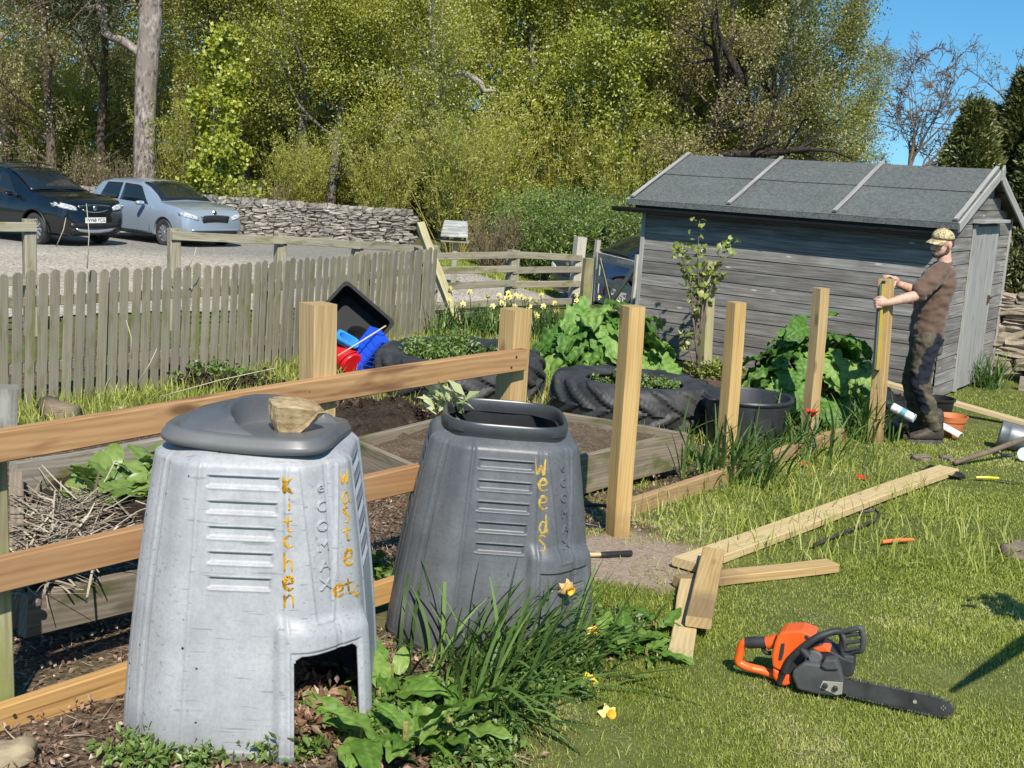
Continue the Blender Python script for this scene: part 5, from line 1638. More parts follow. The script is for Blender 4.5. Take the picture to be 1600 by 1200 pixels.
    tc = tr.mix(nav, tc, (0.018, 0.020, 0.030))
    tr.principled(Base_Color=tc, Roughness=0.9, Specular_IOR_Level=0.2, Normal=tr.bump(tn, 0.3, 0.005))
    b = MB()
    trunk(b, [(J(1445, 552), 0.118, 0.165), (J(1447, 532), 0.130, 0.176), (J(1449, 513), 0.122, 0.166)])
    for h, k, a in ((hipN, knN, anN), (hipF, knF, anF)):
        limb(b, [h, h.lerp(k, 0.45), k], [0.112, 0.102, 0.083]); limb(b, [k, k.lerp(a, 0.3), k.lerp(a, 0.75), a + Vector((0, 0, 0.0))], [0.083, 0.079, 0.070, 0.068])
    t_ = soft_body('trousers', b, tr.mat, R, 0.008, 4, 0.015, 10.0, 8.0)
    m_t = t_.data
    segs = [(J(1467, 528, -0.14), J(1452, 556, -0.17)), (J(1452, 556, -0.17), J(1443, 590, -0.17)), (J(1418, 588, -0.12), J(1424, 600, -0.15)), (J(1426, 600, -0.12), J(1442, 640, -0.15))]
    vals = []
    for v in m_t.vertices:
        p = v.co; best = 9
        for a, c in segs:
            ac = c-a; t = max(0, min(1, (p-a).dot(ac)/ac.dot(ac))); best = min(best, (p-a-ac*t).length)
        vals.append(1.0 if best < 0.058 + 0.012*mnoise.noise(p*25) else 0.0)
    at = m_t.attributes.new('navy', 'FLOAT', 'POINT'); at.data.foreach_set('value', vals)
    # ---- boots
    bm_ = pmat('scuffed_brown_boot', (0.030, 0.022, 0.016), (0.085, 0.062, 0.045), rough=0.7, scale=22, bump=0.3, bscale=60)
    sole = pmat('boot_sole_rubber', (0.03, 0.03, 0.032), (0.10, 0.10, 0.105), rough=0.8, scale=20)
    def boot(a, toe_px, toe_py, dy):
        toe = J(toe_px, toe_py, dy); g = ground(a.x, a.y)
        fx = Vector((toe.x-a.x, toe.y-a.y, 0)).normalized(); ly = Vector((-fx.y, fx.x, 0))
        O = Vector((a.x, a.y, g))
        B = lambda f, l, z: O + fx*f + ly*l + Vector((0, 0, z))
        rings = []
        for f, w, z0, h in ((-0.085, 0.030, 0.025, 0.075), (-0.075, 0.042, 0.022, 0.13), (-0.03, 0.047, 0.022, 0.15), (0.03, 0.045, 0.022, 0.135), (0.09, 0.050, 0.022, 0.095), (0.15, 0.054, 0.022, 0.075), (0.19, 0.048, 0.022, 0.062), (0.215, 0.028, 0.025, 0.045)):
            rings.append([B(f, w*cos(2*pi*j/16), z0 + h*(0.5+0.5*sin(2*pi*j/16))*1.0) for j in range(16)])
        b = MB(); b.loft(rings)
        limb(b, [B(-0.025, 0, 0.12), B(-0.02, 0, 0.20), B(-0.012, 0, 0.25)], [0.052, 0.055, 0.057])
        bt = soft_body('boot', b, bm_, R, 0.006, 3, 0.003, 40.0)
        s = MB(); out = []
        for f, w in ((-0.092, 0.020), (-0.08, 0.042), (-0.02, 0.046), (0.04, 0.044), (0.11, 0.052), (0.17, 0.054), (0.205, 0.042), (0.224, 0.018)): out.append((f, w))
        loop = [(f, w) for f, w in out] + [(f, -w) for f, w in reversed(out)]
        rr = [[B(f, l, z) for f, l in loop] for z in (0.0, 0.03)]
        s.loft(rr); s.build('sole', sole, bt, bevel=0.003)
        for k in range(5):
            c = MB(); f = 0.045+0.018*k; c.tube([B(f, -0.028, 0.143-0.016*k), B(f+0.004, 0, 0.158-0.016*k), B(f, 0.028, 0.143-0.016*k)], 0.0035, 6)
            c.build('lace', pmat('boot_lace', (0.06, 0.05, 0.035), (0.09, 0.07, 0.05), rough=0.9), bt, smooth=True)
    boot(J(1460, 664, -0.09), 1425, 690, -0.11)
    boot(J(1437, 658, 0.15), 1400, 680, 0.10)
    return R
man()
# ================================================================== chainsaw standing on the grass
def chainsaw():
    X = Vector((0.93, -0.36, 0)).normalized(); N = Vector((X.y, -X.x, 0))      # N faces the camera side
    P0 = on_ground(1280, 1082); P0.z += 0.012
    def q(zx, zy):                                    # a traced outline point -> (along the bar, height)
        d = ray(1120 + zx/4, 940 + zy/4)
        t = (P0 - CAM_P).dot(N)/d.dot(N); p = CAM_P + d*t
        return ((p-P0).dot(X), p.z - P0.z)
    M = Matrix((X, -N, Vector((0, 0, 1)))).transposed().to_4x4(); M.translation = P0
    R = thing('chainsaw', 'orange and grey chainsaw standing on the lawn with its bar pointing right', 'chainsaw', tuple(P0))
    orange = pmat('orange_casing', (0.72, 0.095, 0.012), (0.80, 0.13, 0.02), rough=0.38, scale=12, coat=0.2, bump=0.05)
    grey = pmat('dusty_grey_casing', (0.040, 0.041, 0.042), (0.085, 0.085, 0.083), rough=0.6, scale=9, bump=0.1, bscale=60)
    black = pmat('black_rubber_grip', (0.016, 0.016, 0.017), (0.035, 0.035, 0.036), rough=0.6, scale=20)
    steel = pmat('worn_bar_steel', (0.030, 0.030, 0.031), (0.090, 0.090, 0.092), rough=0.42, scale=10, metallic=0.3)
    bright = pmat('bare_metal', (0.45, 0.42, 0.36), (0.62, 0.58, 0.50), rough=0.4, metallic=0.5)
    chainm = pmat('oily_chain', (0.03, 0.028, 0.026), (0.30, 0.28, 0.26), rough=0.4, scale=60, metallic=0.6)
    def plate(name, pts, y0, y1, mat, parent=R, bev=0.006):
        mb = MB(); mb.prism([q(*p) for p in pts], -y1, -y0, M)
        return mb.build(name, mat, parent, bevel=bev)
    def pipe(name, pts, ys, r, mat, parent=R, n=10, flat=None):
        L = [q(*p) for p in pts]
        if not hasattr(ys, '__len__'): ys = [ys]*len(L)
        P = [M @ Vector((a, -y, z)) for (a, z), y in zip(L, ys)]
        # round off the bends
        out = []
        for i in range(len(P)-1):
            p0, p1, p2, p3 = P[max(i-1, 0)], P[i], P[i+1], P[min(i+2, len(P)-1)]
            for k in range(5):
                t = k/5; out.append(0.5*((2*p1)+(p2-p0)*t+(2*p0-5*p1+4*p2-p3)*t*t+(3*p1-p0-3*p2+p3)*t**3))
        out.append(P[-1])
        mb = MB(); mb.tube(out, r, n, flat=flat)
        return mb.build(name, mat, parent, auto=50)
    top = plate('top_cover', [(360, 378), (355, 310), (372, 235), (388, 190), (408, 166), (440, 156), (545, 152), (632, 186), (605, 210), (545, 245), (500, 290), (455, 345), (425, 395), (400, 402)], -0.045, 0.050, orange, bev=0.010)
    slot = plate('vent_slot', [(415, 232), (438, 228), (432, 290), (418, 335), (398, 335), (405, 285)], 0.049, 0.0525, black, top, 0.002)
    sc = MB(); a, z = q(573, 192); sc.lathe([(0, 0.003), (0.006, 0.003), (0.008, 0)], 12, M @ Matrix.Translation((a, -0.050, z)) @ Matrix.Rotation(pi/2, 4, 'X')); sc.build('screw', black, top)
    plate('tank', [(360, 384), (398, 404), (412, 430), (478, 432), (474, 488), (436, 500), (384, 482), (362, 440)], -0.04, 0.046, orange, bev=0.008)
    plate('engine_block', [(420, 395), (470, 320), (560, 250), (650, 232), (720, 285), (800, 330), (862, 352), (860, 440), (800, 460), (640, 500), (500, 490), (440, 440)], -0.06, 0.036, black)
    plate('cylinder_cover', [(606, 268), (676, 244), (705, 262), (722, 292), (650, 290)], -0.03, 0.045, orange)
    plate('clutch_cover', [(488, 420), (492, 388), (560, 336), (640, 345), (668, 352), (690, 312), (765, 308), (788, 378), (806, 450), (800, 532), (770, 548), (640, 532), (520, 502)], 0.036, 0.072, grey, bev=0.008)
    plate('muffler_hood', [(664, 352), (690, 312), (760, 308), (782, 374), (700, 374)], 0.068, 0.084, grey, bev=0.006)
    cap = MB(); a, z = q(622, 320); cap.lathe([(0, 0.016), (0.020, 0.016), (0.026, 0.008), (0.026, 0)], 24, M @ Matrix.Translation((a, -0.034, z)) @ Matrix.Rotation(pi/2, 4, 'X')); cap.build('filler_cap', pmat('cap_grey', (0.07, 0.07, 0.075), (0.12, 0.12, 0.125), rough=0.5), R, auto=40)
    pl = plate('nut_plate', [(678, 446), (802, 456), (796, 528), (760, 534), (658, 488)], 0.0715, 0.0745, bright, R, 0.002)
    for zx, zy in ((693, 474), (755, 490)):
        a, z = q(zx, zy); nb = MB(); nb.lathe([(0, 0.012), (0.006, 0.012), (0.0105, 0.007), (0.0105, 0)], 6, M @ Matrix.Translation((a, -0.0745, z)) @ Matrix.Rotation(pi/2, 4, 'X')); nb.build('nut', black, pl)
    # rear handle: orange loop, black grip, trigger
    pipe('rear_handle', [(300, 262), (200, 255), (160, 268), (142, 330), (138, 378), (190, 408), (270, 428), (368, 462)], 0.0, 0.0165, orange)
    pipe('rear_grip', [(184, 258), (240, 254), (318, 256)], 0.0, 0.0215, black)
    pipe('grip_neck', [(312, 258), (345, 252), (378, 240)], 0.0, 0.024, orange)
    pipe('trigger', [(288, 290), (305, 318), (340, 322)], 0.0, 0.008, black)
    plate('sticker', [(228, 398), (296, 412), (292, 424), (226, 412)], 0.0160, 0.0172, pmat('faded_sticker', (0.75, 0.35, 0.08), (0.7, 0.5, 0.3), rough=0.6), R, 0.0)
    # front handle wraps up and over
    pipe('handle_bracket', [(404, 470), (432, 410), (468, 348)], 0.056, 0.019, black, flat=0.45)
    pipe('front_handle', [(440, 400), (478, 318), (545, 250), (630, 188), (715, 164), (772, 168), (792, 205), (788, 280), (800, 330)], [0.062, 0.066, 0.070, 0.068, 0.050, 0.030, 0.020, 0.02, 0.02], 0.0135, black)
    pipe('handle_clamp', [(545, 246), (585, 296)], 0.072, 0.014, black)
    # hand guard: an open frame
    pipe('hand_guard', [(790, 172), (850, 148), (900, 134), (918, 160), (924, 220), (910, 276), (868, 292), (828, 310), (800, 300), (806, 230), (790, 172)], [0.03, 0.045, 0.05, 0.05, 0.05, 0.045, 0.03, 0.02, 0.02, 0.03, 0.03], 0.010, grey, flat=1.0)
    for pts in ([(806, 196), (918, 168)], [(806, 240), (922, 212)], [(812, 285), (918, 254)]):
        pipe('guard_rib', pts, [0.03, 0.048], 0.007, grey)
    plate('guard_arm', [(800, 316), (864, 318), (860, 350), (862, 420), (838, 436), (812, 430), (800, 380)], -0.01, 0.035, grey)
    # bar, chain
    bar = [(790, 452), (1200, 536), (1380, 574), (1440, 598), (1474, 634), (1466, 668), (1430, 684), (1380, 680), (1150, 630), (795, 545)]
    b = plate('guide_bar', bar, 0.036, 0.0415, steel, R, 0.001)
    a, z = q(1242, 596); dsc = MB(); dsc.lathe([(0, 0.0009), (0.007, 0.0009), (0.007, 0)], 14, M @ Matrix.Translation((a, -0.0415, z)) @ Matrix.Rotation(pi/2, 4, 'X')); dsc.build('bar_hole', bright, b)
    for dx, dy in ((0, -12), (12, 0), (0, 12), (-12, 0)):
        a, z = q(1418+dx, 634+dy); dsc = MB(); dsc.lathe([(0, 0.0009), (0.0022, 0.0009), (0.0022, 0)], 10, M @ Matrix.Translation((a, -0.0415, z)) @ Matrix.Rotation(pi/2, 4, 'X')); dsc.build('rivet', bright, b)
    path = [Vector(q(*p)) for p in bar]
    pts = []
    for i in range(len(path)-1):
        n = max(1, int((path[i+1]-path[i]).length/0.0105))
        pts += [path[i].lerp(path[i+1], k/n) for k in range(n)]
    cen = Vector((sum(p.x for p in pts)/len(pts), sum(p.y for p in pts)/len(pts)))
    mb = MB()
    for i, p in enumerate(pts[:-1]):
        d = (pts[i+1]-p).normalized(); o = Vector((-d.y, d.x))
        h = 0.0075 if i % 3 == 0 else 0.0045
        c = p + d*0.005 + o*0.0035
        Rm = M @ Matrix.Translation((c.x, -0.0387, c.y)) @ Matrix.Rotation(-atan2(d.y, d.x), 4, 'Y')
        mb.box((0, 0, 0), (0.0085, 0.0085, 0.006)); k = len(mb.v)-8
        for j in range(k, k+8): mb.v[j] = tuple(Rm @ Vector(mb.v[j]))
        if i % 3 == 0:
            mb.prism([(-0.004, 0), (0.004, 0), (0.003, h), (-0.004, h*0.55)], -0.0035, 0.0035, Rm)
    mb.build('chain', chainm, R)
chainsaw()

# ================================================================== tools and bits lying about
def tube_thing(name, label, cat, pts, r, mat, n=8, flat=None, parts=None):
    mb = MB(); mb.tube(pts, r, n, flat=flat)
    return tag(mb.build(name, mat, None, auto=50), label, cat)
M_RUST = pmat('rusty_dark_iron', (0.035, 0.026, 0.021), (0.10, 0.075, 0.06), rough=0.7, metallic=0.3, scale=14)
def L(px, py, h=0.0): return on_ground(px, py) + Vector((0, 0, h))
tube_thing('crowbar', 'thin rusty hooked crowbar lying in the grass below the long plank', 'crowbar', [L(1272, 861, 0.035), L(1300, 848, 0.035), L(1340, 832, 0.035), L(1366, 822, 0.035), L(1373, 816, 0.05), L(1366, 811, 0.06), L(1342, 811, 0.04)], [0.011, 0.010, 0.010, 0.010, 0.010, 0.011, 0.012], M_RUST)
tube_thing('orange_stick', 'short orange plastic stake lying in the grass beside the crowbar', 'stake', [L(1377, 855, 0.03), L(1400, 853, 0.034), L(1426, 851, 0.03)], [0.011, 0.013, 0.009], pmat('orange_plastic', (0.70, 0.16, 0.04), (0.75, 0.20, 0.06), rough=0.5))
def hand_tools():
    R = thing('hammer', 'hammer handle with a black grip lying on the bare sandy patch', 'hammer', tuple(L(950, 873)))
    mb = MB(); mb.tube([L(910, 873, 0.02), L(940, 873, 0.022)], 0.010, 10); mb.build('shaft', W_PALE, R)
    mb = MB(); mb.tube([L(938, 873, 0.022), L(945, 873, 0.022), L(965, 872, 0.024), L(986, 871, 0.022)], [0.012, 0.015, 0.014, 0.016], 10); mb.build('grip', M_BLACKPL, R)
    R = thing('hand_saw', 'hand tool with a yellow handle lying on the lawn beyond the spade blade', 'hand saw', tuple(L(1540, 752)))
    mb = MB(); mb.tube([L(1524, 752, 0.03), L(1540, 753, 0.035), L(1559, 753, 0.03)], [0.013, 0.016, 0.012], 8, flat=0.6); mb.build('handle', pmat('yellow_plastic', (0.75, 0.60, 0.02), (0.8, 0.65, 0.03), rough=0.4), R)
    mb = MB(); mb.tube([L(1558, 754, 0.02), L(1600, 760, 0.02)], [0.02, 0.012], 6, flat=0.1); mb.build('blade', M_RUST, R)
    # spade across the end of the long plank
    R = thing('spade', 'old spade with a dark blade lying across the end of the long plank', 'spade', tuple(L(1475, 748)))
    a, b, c = at_y(1441, 739, 8.46), at_y(1507, 755, 8.2), at_y(1488, 738, 8.62)
    ax = (b-a).normalized(); cr = Vector((-ax.y, ax.x, 0)).normalized(); up = ax.cross(cr)
    if up.z < 0: up = -up
    rows = []
    for t, w in ((0.0, 0.09), (0.08, 0.098), (0.55, 0.098), (0.8, 0.075), (1.0, 0.012)):
        rows.append([a.lerp(b, t) + cr*w*s + up*(0.02*(abs(s)**2) + 0.03) for s in (-1, -0.6, -0.2, 0.2, 0.6, 1)])
    mb = MB(); mb.loft(rows, closed=False); bl = mb.build('blade', pmat('blued_blade_steel', (0.022, 0.024, 0.028), (0.06, 0.06, 0.062), rough=0.45, metallic=0.4, scale=9), R, smooth=True)
    so = bl.modifiers.new('thickness', 'SOLIDIFY'); so.thickness = 0.004
    mb = MB(); mb.tube([L(1490, 729, 0.03), at_y(1545, 706, 8.95) , at_y(1625, 677, 9.2)], [0.019, 0.021, 0.022], 10)
    mb.build('shaft', pmat('dark_worn_shaft', (0.10, 0.07, 0.05), (0.19, 0.14, 0.10), rough=0.85, scale=20), R, smooth=True)
    # small tool half hidden under the rails
    R = thing('trowel', 'black and yellow handled trowel lying under the lowest rail', 'trowel', tuple(L(135, 1046)))
    d = Vector((0.0, 0.0, 0.03))
    p, q_ = at_y(118, 1047, 3.9), at_y(158, 1040, 3.98)
    mb = MB(); mb.tube([p, p.lerp(q_, 0.6)], [0.014, 0.017], 10); mb.build('grip', M_BLACKPL, R, smooth=True)
    mb = MB(); mb.tube([p.lerp(q_, 0.58), q_], [0.018, 0.016], 10); mb.build('end_cap', pmat('yellow_grip', (0.75, 0.62, 0.03), (0.8, 0.65, 0.03), rough=0.4), R, smooth=True)
hand_tools()
def rough_stone(label, px, py, size, mat, sq=(1, 0.8, 0.55), seed=0, name='stone'):
    r = random.Random(seed); vs, fs = stone(r, size*sq[0], size*sq[1], size*sq[2], 4, 0.22)
    mb = MB(); c = L(px, py, size*sq[2]*0.32); a = r.uniform(0, 3)
    mb.add([Vector((v.x*cos(a)-v.y*sin(a), v.x*sin(a)+v.y*cos(a), v.z)) + c for v in vs], fs)
    return tag(mb.build(name, mat, smooth=True), label, 'stone')
M_BROWNST = pmat('brown_stone', (0.10, 0.075, 0.055), (0.26, 0.20, 0.155), rough=0.95, scale=18, bump=0.6)
M_TANST = pmat('tan_stone', (0.22, 0.165, 0.10), (0.42, 0.34, 0.22), rough=0.95, scale=18, bump=0.6)
rough_stone('flat brown stone on the lawn near the crowbar', 1590, 868, 0.17, M_BROWNST, (1, 0.7, 0.45), 1)
rough_stone('flat reddish stone in the grass in front of the boots', 1438, 718, 0.15, M_BROWNST, (1, 0.7, 0.3), 2)
rough_stone('small dark stone in the grass beside the spade shaft', 1479, 718, 0.13, M_BROWNST, (1.1, 0.5, 0.25), 3)
rough_stone('square tan stone by the foot of the mossy fence post', 22, 1188, 0.115, M_TANST, (1, 0.8, 0.6), 4)
rough_stone('round tan stone at the base of the picket fence', 188, 645, 0.10, M_TANST, (1, 0.8, 0.7), 6)
def log_and_post():
    a, b = L(62, 655, 0.07), L(118, 662, 0.06)
    mb = MB(); mb.tube([a + Vector((0, 0.15, 0)), a.lerp(b, 0.5), b], [0.085, 0.09, 0.085], 14)
    tag(mb.build('log', wood('weathered_bark', (0.22, 0.17, 0.12), (0.10, 0.075, 0.055), rough=0.95), smooth=True), 'weathered log lying at the left end of the picket fence', 'log')
    g = L(8, 690)
    tag(plank('old_post', g - Vector((0, 0, 0.2)), at_y(10, 604, g.y), 0.15, 0.15, wood('lichened_grey_post', (0.24, 0.23, 0.19), (0.13, 0.125, 0.10), rough=0.95, moss=(0.34, 0.34, 0.30), moss_amt=0.3), up=(0.4, -0.9, 0)), 'short grey lichened post in front of the picket fence end', 'post')
log_and_post()
def hoop():
    c = L(918, 812, 0.03); mb = MB()
    mb.tube([c + Vector((0.19*cos(t), 0.19*sin(t), 0.012*sin(2*t))) for t in np.linspace(0, 2*pi, 41)], 0.011, 8, cap=False)
    tag(mb.build('black_hoop', M_BLACKPL, smooth=True), 'black plastic hoop lying in the grass beside the dark bin', 'hoop')
hoop()
def pots():
    c = on_ground(1494, 690) + Vector((0.03, 0.24, 0))
    terracotta = pmat('terracotta_plastic', (0.52, 0.155, 0.05), (0.60, 0.20, 0.075), rough=0.5)
    lathe_p = [(0, 0), (0.088, 0), (0.092, 0.006), (0.118, 0.135), (0.128, 0.137), (0.137, 0.175), (0.139, 0.183), (0.128, 0.183), (0.114, 0.14), (0.086, 0.012), (0, 0.012)]
    o = lathe_obj('terracotta_pot', lathe_p, Matrix.Translation(c), terracotta, None, 44); tag(o, 'orange terracotta coloured plant pot behind the man\'s boots', 'plant pot')
    c2 = c + Vector((0.02, 0.42, 0)); c2.z = ground(c2.x, c2.y)
    o = lathe_obj('black_bucket', [(0, 0), (0.105, 0), (0.112, 0.01), (0.140, 0.24), (0.152, 0.242), (0.153, 0.262), (0.138, 0.262), (0.110, 0.02), (0, 0.018)], Matrix.Translation(c2), M_BLACKPL, None, 40); tag(o, 'black plastic bucket behind the orange pot under the resting plank', 'bucket')
    white = pmat('white_pipe_plastic', (0.72, 0.72, 0.70), (0.80, 0.80, 0.78), rough=0.4)
    R = thing('drain_pipe', 'short white pipe with a teal band beside the man\'s legs', 'pipe', tuple(L(1412, 660)))
    a, b = at_y(1380, 628, 9.62), at_y(1429, 654, 9.45)
    ax = (b-a)
    mb = MB(); mb.tube([a.lerp(b, 0.28), a.lerp(b, 0.60)], 0.036, 20); mb.build('tube', white, R, auto=50)
    mb = MB(); mb.tube([a.lerp(b, 0.72), b], 0.036, 20); mb.build('tube', white, R, auto=50)
    mb = MB(); mb.tube([a.lerp(b, 0.58), a.lerp(b, 0.74)], 0.0375, 20); mb.build('band', pmat('teal_band', (0.10, 0.30, 0.36), (0.14, 0.35, 0.40), rough=0.5), R, auto=50)
    mb = MB(); mb.tube([a - ax*0.1, a.lerp(b, 0.30)], 0.041, 20); mb.build('socket', pmat('dark_green_socket', (0.012, 0.035, 0.03), (0.02, 0.05, 0.045), rough=0.4), R, auto=50)
    a, b = at_y(1466, 669, 9.98), at_y(1500, 690, 9.80); a.z = ground(a.x, a.y)+0.10; b.z = ground(b.x, b.y)+0.04
    mb = MB(); n = 10; rings = []
    d = (b-a).normalized(); sv = Vector((-d.y, d.x, 0)).normalized(); uv = d.cross(sv)
    if uv.z < 0: uv = -uv
    for p in (a, b):
        rings.append([p + sv*0.038*cos(pi*k/n) + uv*0.038*sin(pi*k/n) for k in range(n+1)] + [p + sv*0.034*cos(pi-pi*k/n) + uv*0.034*sin(pi-pi*k/n) for k in range(n+1)])
    mb.loft(rings); tag(mb.build('white_channel', white, auto=40), 'short white half-round channel lying between the boot and the orange pot', 'channel')
    # crumpled black sheet behind the legs
    poly = [on_ground(*p) for p in ((1372, 690), (1418, 694), (1456, 640), (1372, 628))]
    heap('black_sheet', [(p.x, p.y) for p in poly], lambda x, y: ground(x, y) + 0.10 + 0.09*mnoise.noise(Vector((x*5, y*5, 0))), M_BLACKPL, rough=0.05, step=0.05, label='crumpled black plastic sheet on the ground behind the man', cat='plastic sheet', kind=None)
    # galvanised watering can on its side
    zinc = pmat('galvanised_zinc', (0.15, 0.155, 0.16), (0.30, 0.31, 0.32), rough=0.5, metallic=0.55, scale=8)
    c = on_ground(1590, 708) + Vector((0, 0.08, 0.115))
    R = thing('watering_can', 'galvanised watering can lying on its side at the edge of the lawn', 'watering can', tuple(c))
    axd = Vector((0.72, -0.30, -0.12)).normalized(); Mw = turned(c, axd)
    mb = MB(); mb.lathe([(0, -0.13), (0.108, -0.13), (0.112, -0.125), (0.112, -0.06), (0.115, -0.055), (0.112, -0.05), (0.110, 0.13), (0.113, 0.135), (0.104, 0.135), (0.0, 0.12)], 36, Mw); mb.build('body', zinc, R, auto=35)
    W = lambda x, y, z: Mw @ Vector((x, y, z))
    def arc(name, pts, r):
        mb = MB(); mb.tube(pts, r, 8); mb.build(name, zinc, R, smooth=True)
    arc('handle', [at_y(1581, 690, 9.40), at_y(1566, 696, 9.3), at_y(1560, 704, 9.22), at_y(1566, 711, 9.2), at_y(1583, 711, 9.25)], 0.011)
    arc('spout', [W(0.07, -0.08, 0.09), W(0.12, -0.16, 0.14), W(0.13, -0.22, 0.22)], [0.028, 0.02, 0.016])
    mb = MB(); mb.lathe([(0, 0.012), (0.055, 0.012), (0.060, 0.0), (0.03, -0.03)], 28, turned(at_y(1601, 710, 9.1), (-0.45, -0.8, 0.35))); mb.build('rose', pmat('pale_zinc', (0.5, 0.53, 0.54), (0.6, 0.62, 0.63), rough=0.5, metallic=0.3), R, auto=40)
pots()
# ================================================================== cars
def car_mats(nm, c):
    t = NT(nm); t.principled(Base_Color=c, Roughness=0.28, Metallic=0.35, Coat_Weight=1.0, Coat_Roughness=0.03); return t.mat
M_GLASS = NT('tinted_car_glass'); M_GLASS.principled(Base_Color=(0.012, 0.016, 0.018), Roughness=0.03, Specular_IOR_Level=0.9); M_GLASS = M_GLASS.mat
M_TRIM = pmat('black_trim', (0.012, 0.012, 0.012), (0.022, 0.022, 0.022), rough=0.45)
M_ALLOY = pmat('alloy_rim', (0.42, 0.43, 0.44), (0.58, 0.59, 0.60), rough=0.3, metallic=0.7)
M_LAMP = pmat('clear_lamp', (0.10, 0.11, 0.12), (0.75, 0.77, 0.78), rough=0.06, scale=24)
M_CHROME = pmat('chrome', (0.6, 0.61, 0.62), (0.75, 0.76, 0.77), rough=0.15, metallic=1.0)
def car(label, loc, heading, paint, spec, plate_no=None, group=None):
    """X forward, Y left; the skin is one loft, openings are panels set just proud of it"""
    R = thing('parked_car', label, 'car', loc, heading, group)
    xs = np.array(spec['x']); I = lambda k: (lambda x: float(np.interp(x, xs, spec[k])))
    zr, zb, wb, wr, z0, ws = I('roof'), I('belt'), I('wbelt'), I('wroof'), I('sill'), I('wsill')
    def sec(x, n=9):
        pts = [(0, z0(x)), (ws(x)*0.85, z0(x)), (ws(x), z0(x)+0.06), (wb(x)*1.0, z0(x)+(zb(x)-z0(x))*0.45), (wb(x), z0(x)+(zb(x)-z0(x))*0.72), (wb(x)*0.965, zb(x)), (wr(x)*1.02, zb(x)+(zr(x)-zb(x))*0.86), (wr(x)*0.86, zr(x)-0.02*(zr(x)-zb(x) > 0.15)-0.004), (0, zr(x)+0.012)]
        return pts
    X = np.unique(np.concatenate([np.linspace(xs[0], xs[-1], 64), xs]))
    rings = []
    for x in X:
        s = sec(x); right = [Vector((x, -y, z)) for y, z in s]; left = [Vector((x, y, z)) for y, z in s[1:-1]][::-1]
        rings.append(right + left)
    mb = MB(); mb.loft(rings)
    body = mb.build('body', paint, R, smooth=True, world_space=False)
    ax_f, ax_r, rw, tr = spec['axles'][0], spec['axles'][1], spec['wheel'], spec['track']
    cut = MB()
    for a in (ax_f, ax_r):
        for s in (-1, 1):
            cut.lathe([(0, -0.32), (rw+0.055, -0.32), (rw+0.055, 0.32), (0, 0.32)], 40, Matrix.Translation((a, s*(tr+0.12), rw)) @ Matrix.Rotation(pi/2, 4, 'X'))
    cutter = cut.build('arch_cutter', M_TRIM, None); cutter.matrix_basis = R.matrix_basis
    bo = body.modifiers.new('arches', 'BOOLEAN'); bo.object = cutter; bo.solver = 'EXACT'
    bake_modifiers(body); bpy.data.objects.remove(cutter)
    me = body.data; me.polygons.foreach_set('use_smooth', [True]*len(me.polygons)); me.set_sharp_from_angle(angle=radians(38))
    def side_panel(name, s, x0, x1, v0, v1, mat, parent=R, off=0.006, slant0=0.0, slant1=0.0, n=10):
        """panel on the flank between belt (v=0) and roof (v=1), or below the belt for v<0"""
        vs = []
        for i in range(n+1):
            for j in range(4):
                v = v0+(v1-v0)*j/3; t = i/n
                x = (x0+slant0*v)+((x1+slant1*v)-(x0+slant0*v))*t
                q = sec(x)
                if v >= 0: a, b, k = q[5], q[6], v/1.0
                else: a, b, k = q[5], q[4], -v
                y, z = a[0]+(b[0]-a[0])*k, a[1]+(b[1]-a[1])*k
                vs.append(Vector((x, s*(y+off), z+off*0.3)))
        m = MB(); m.add(vs, [(i*4+j, (i+1)*4+j, (i+1)*4+j+1, i*4+j+1) for i in range(n) for j in range(3)])
        o = m.build(name, mat, parent, smooth=True, world_space=False)
        so = o.modifiers.new('thickness', 'SOLIDIFY'); so.thickness = 0.004
        return o
    for s in (-1, 1):
        for x0, x1, a0, a1 in spec['windows']:
            side_panel('side_window', s, x0, x1, 0.10, 0.92, M_GLASS, slant0=a0, slant1=a1)
    def top_panel(name, x0, x1, f, mat, off=0.006, n=8, w0=1, w1=1):
        vs = []
        for i in range(n+1):
            x = x0+(x1-x0)*i/n; q = sec(x); y, z = q[7]; zc = q[8][1]
            kk = w0+(w1-w0)*i/n
            for j in range(9):
                t = (j/8*2-1)*f*kk
                vs.append(Vector((x, t*y*1.12, zc + (z-zc)*abs(t)**2 + off)))
        m = MB(); m.add(vs, [(i*9+j, i*9+j+1, (i+1)*9+j+1, (i+1)*9+j) for i in range(n) for j in range(8)])
        o = m.build(name, mat, R, smooth=True, world_space=False)
        so = o.modifiers.new('thickness', 'SOLIDIFY'); so.thickness = 0.004; so.offset = 1
        return o
    top_panel('windscreen', spec['screen'][0], spec['screen'][1], 0.97, M_GLASS, w0=1.0, w1=1.02)
    top_panel('rear_window', spec['rear'][0], spec['rear'][1], 0.88, M_GLASS)
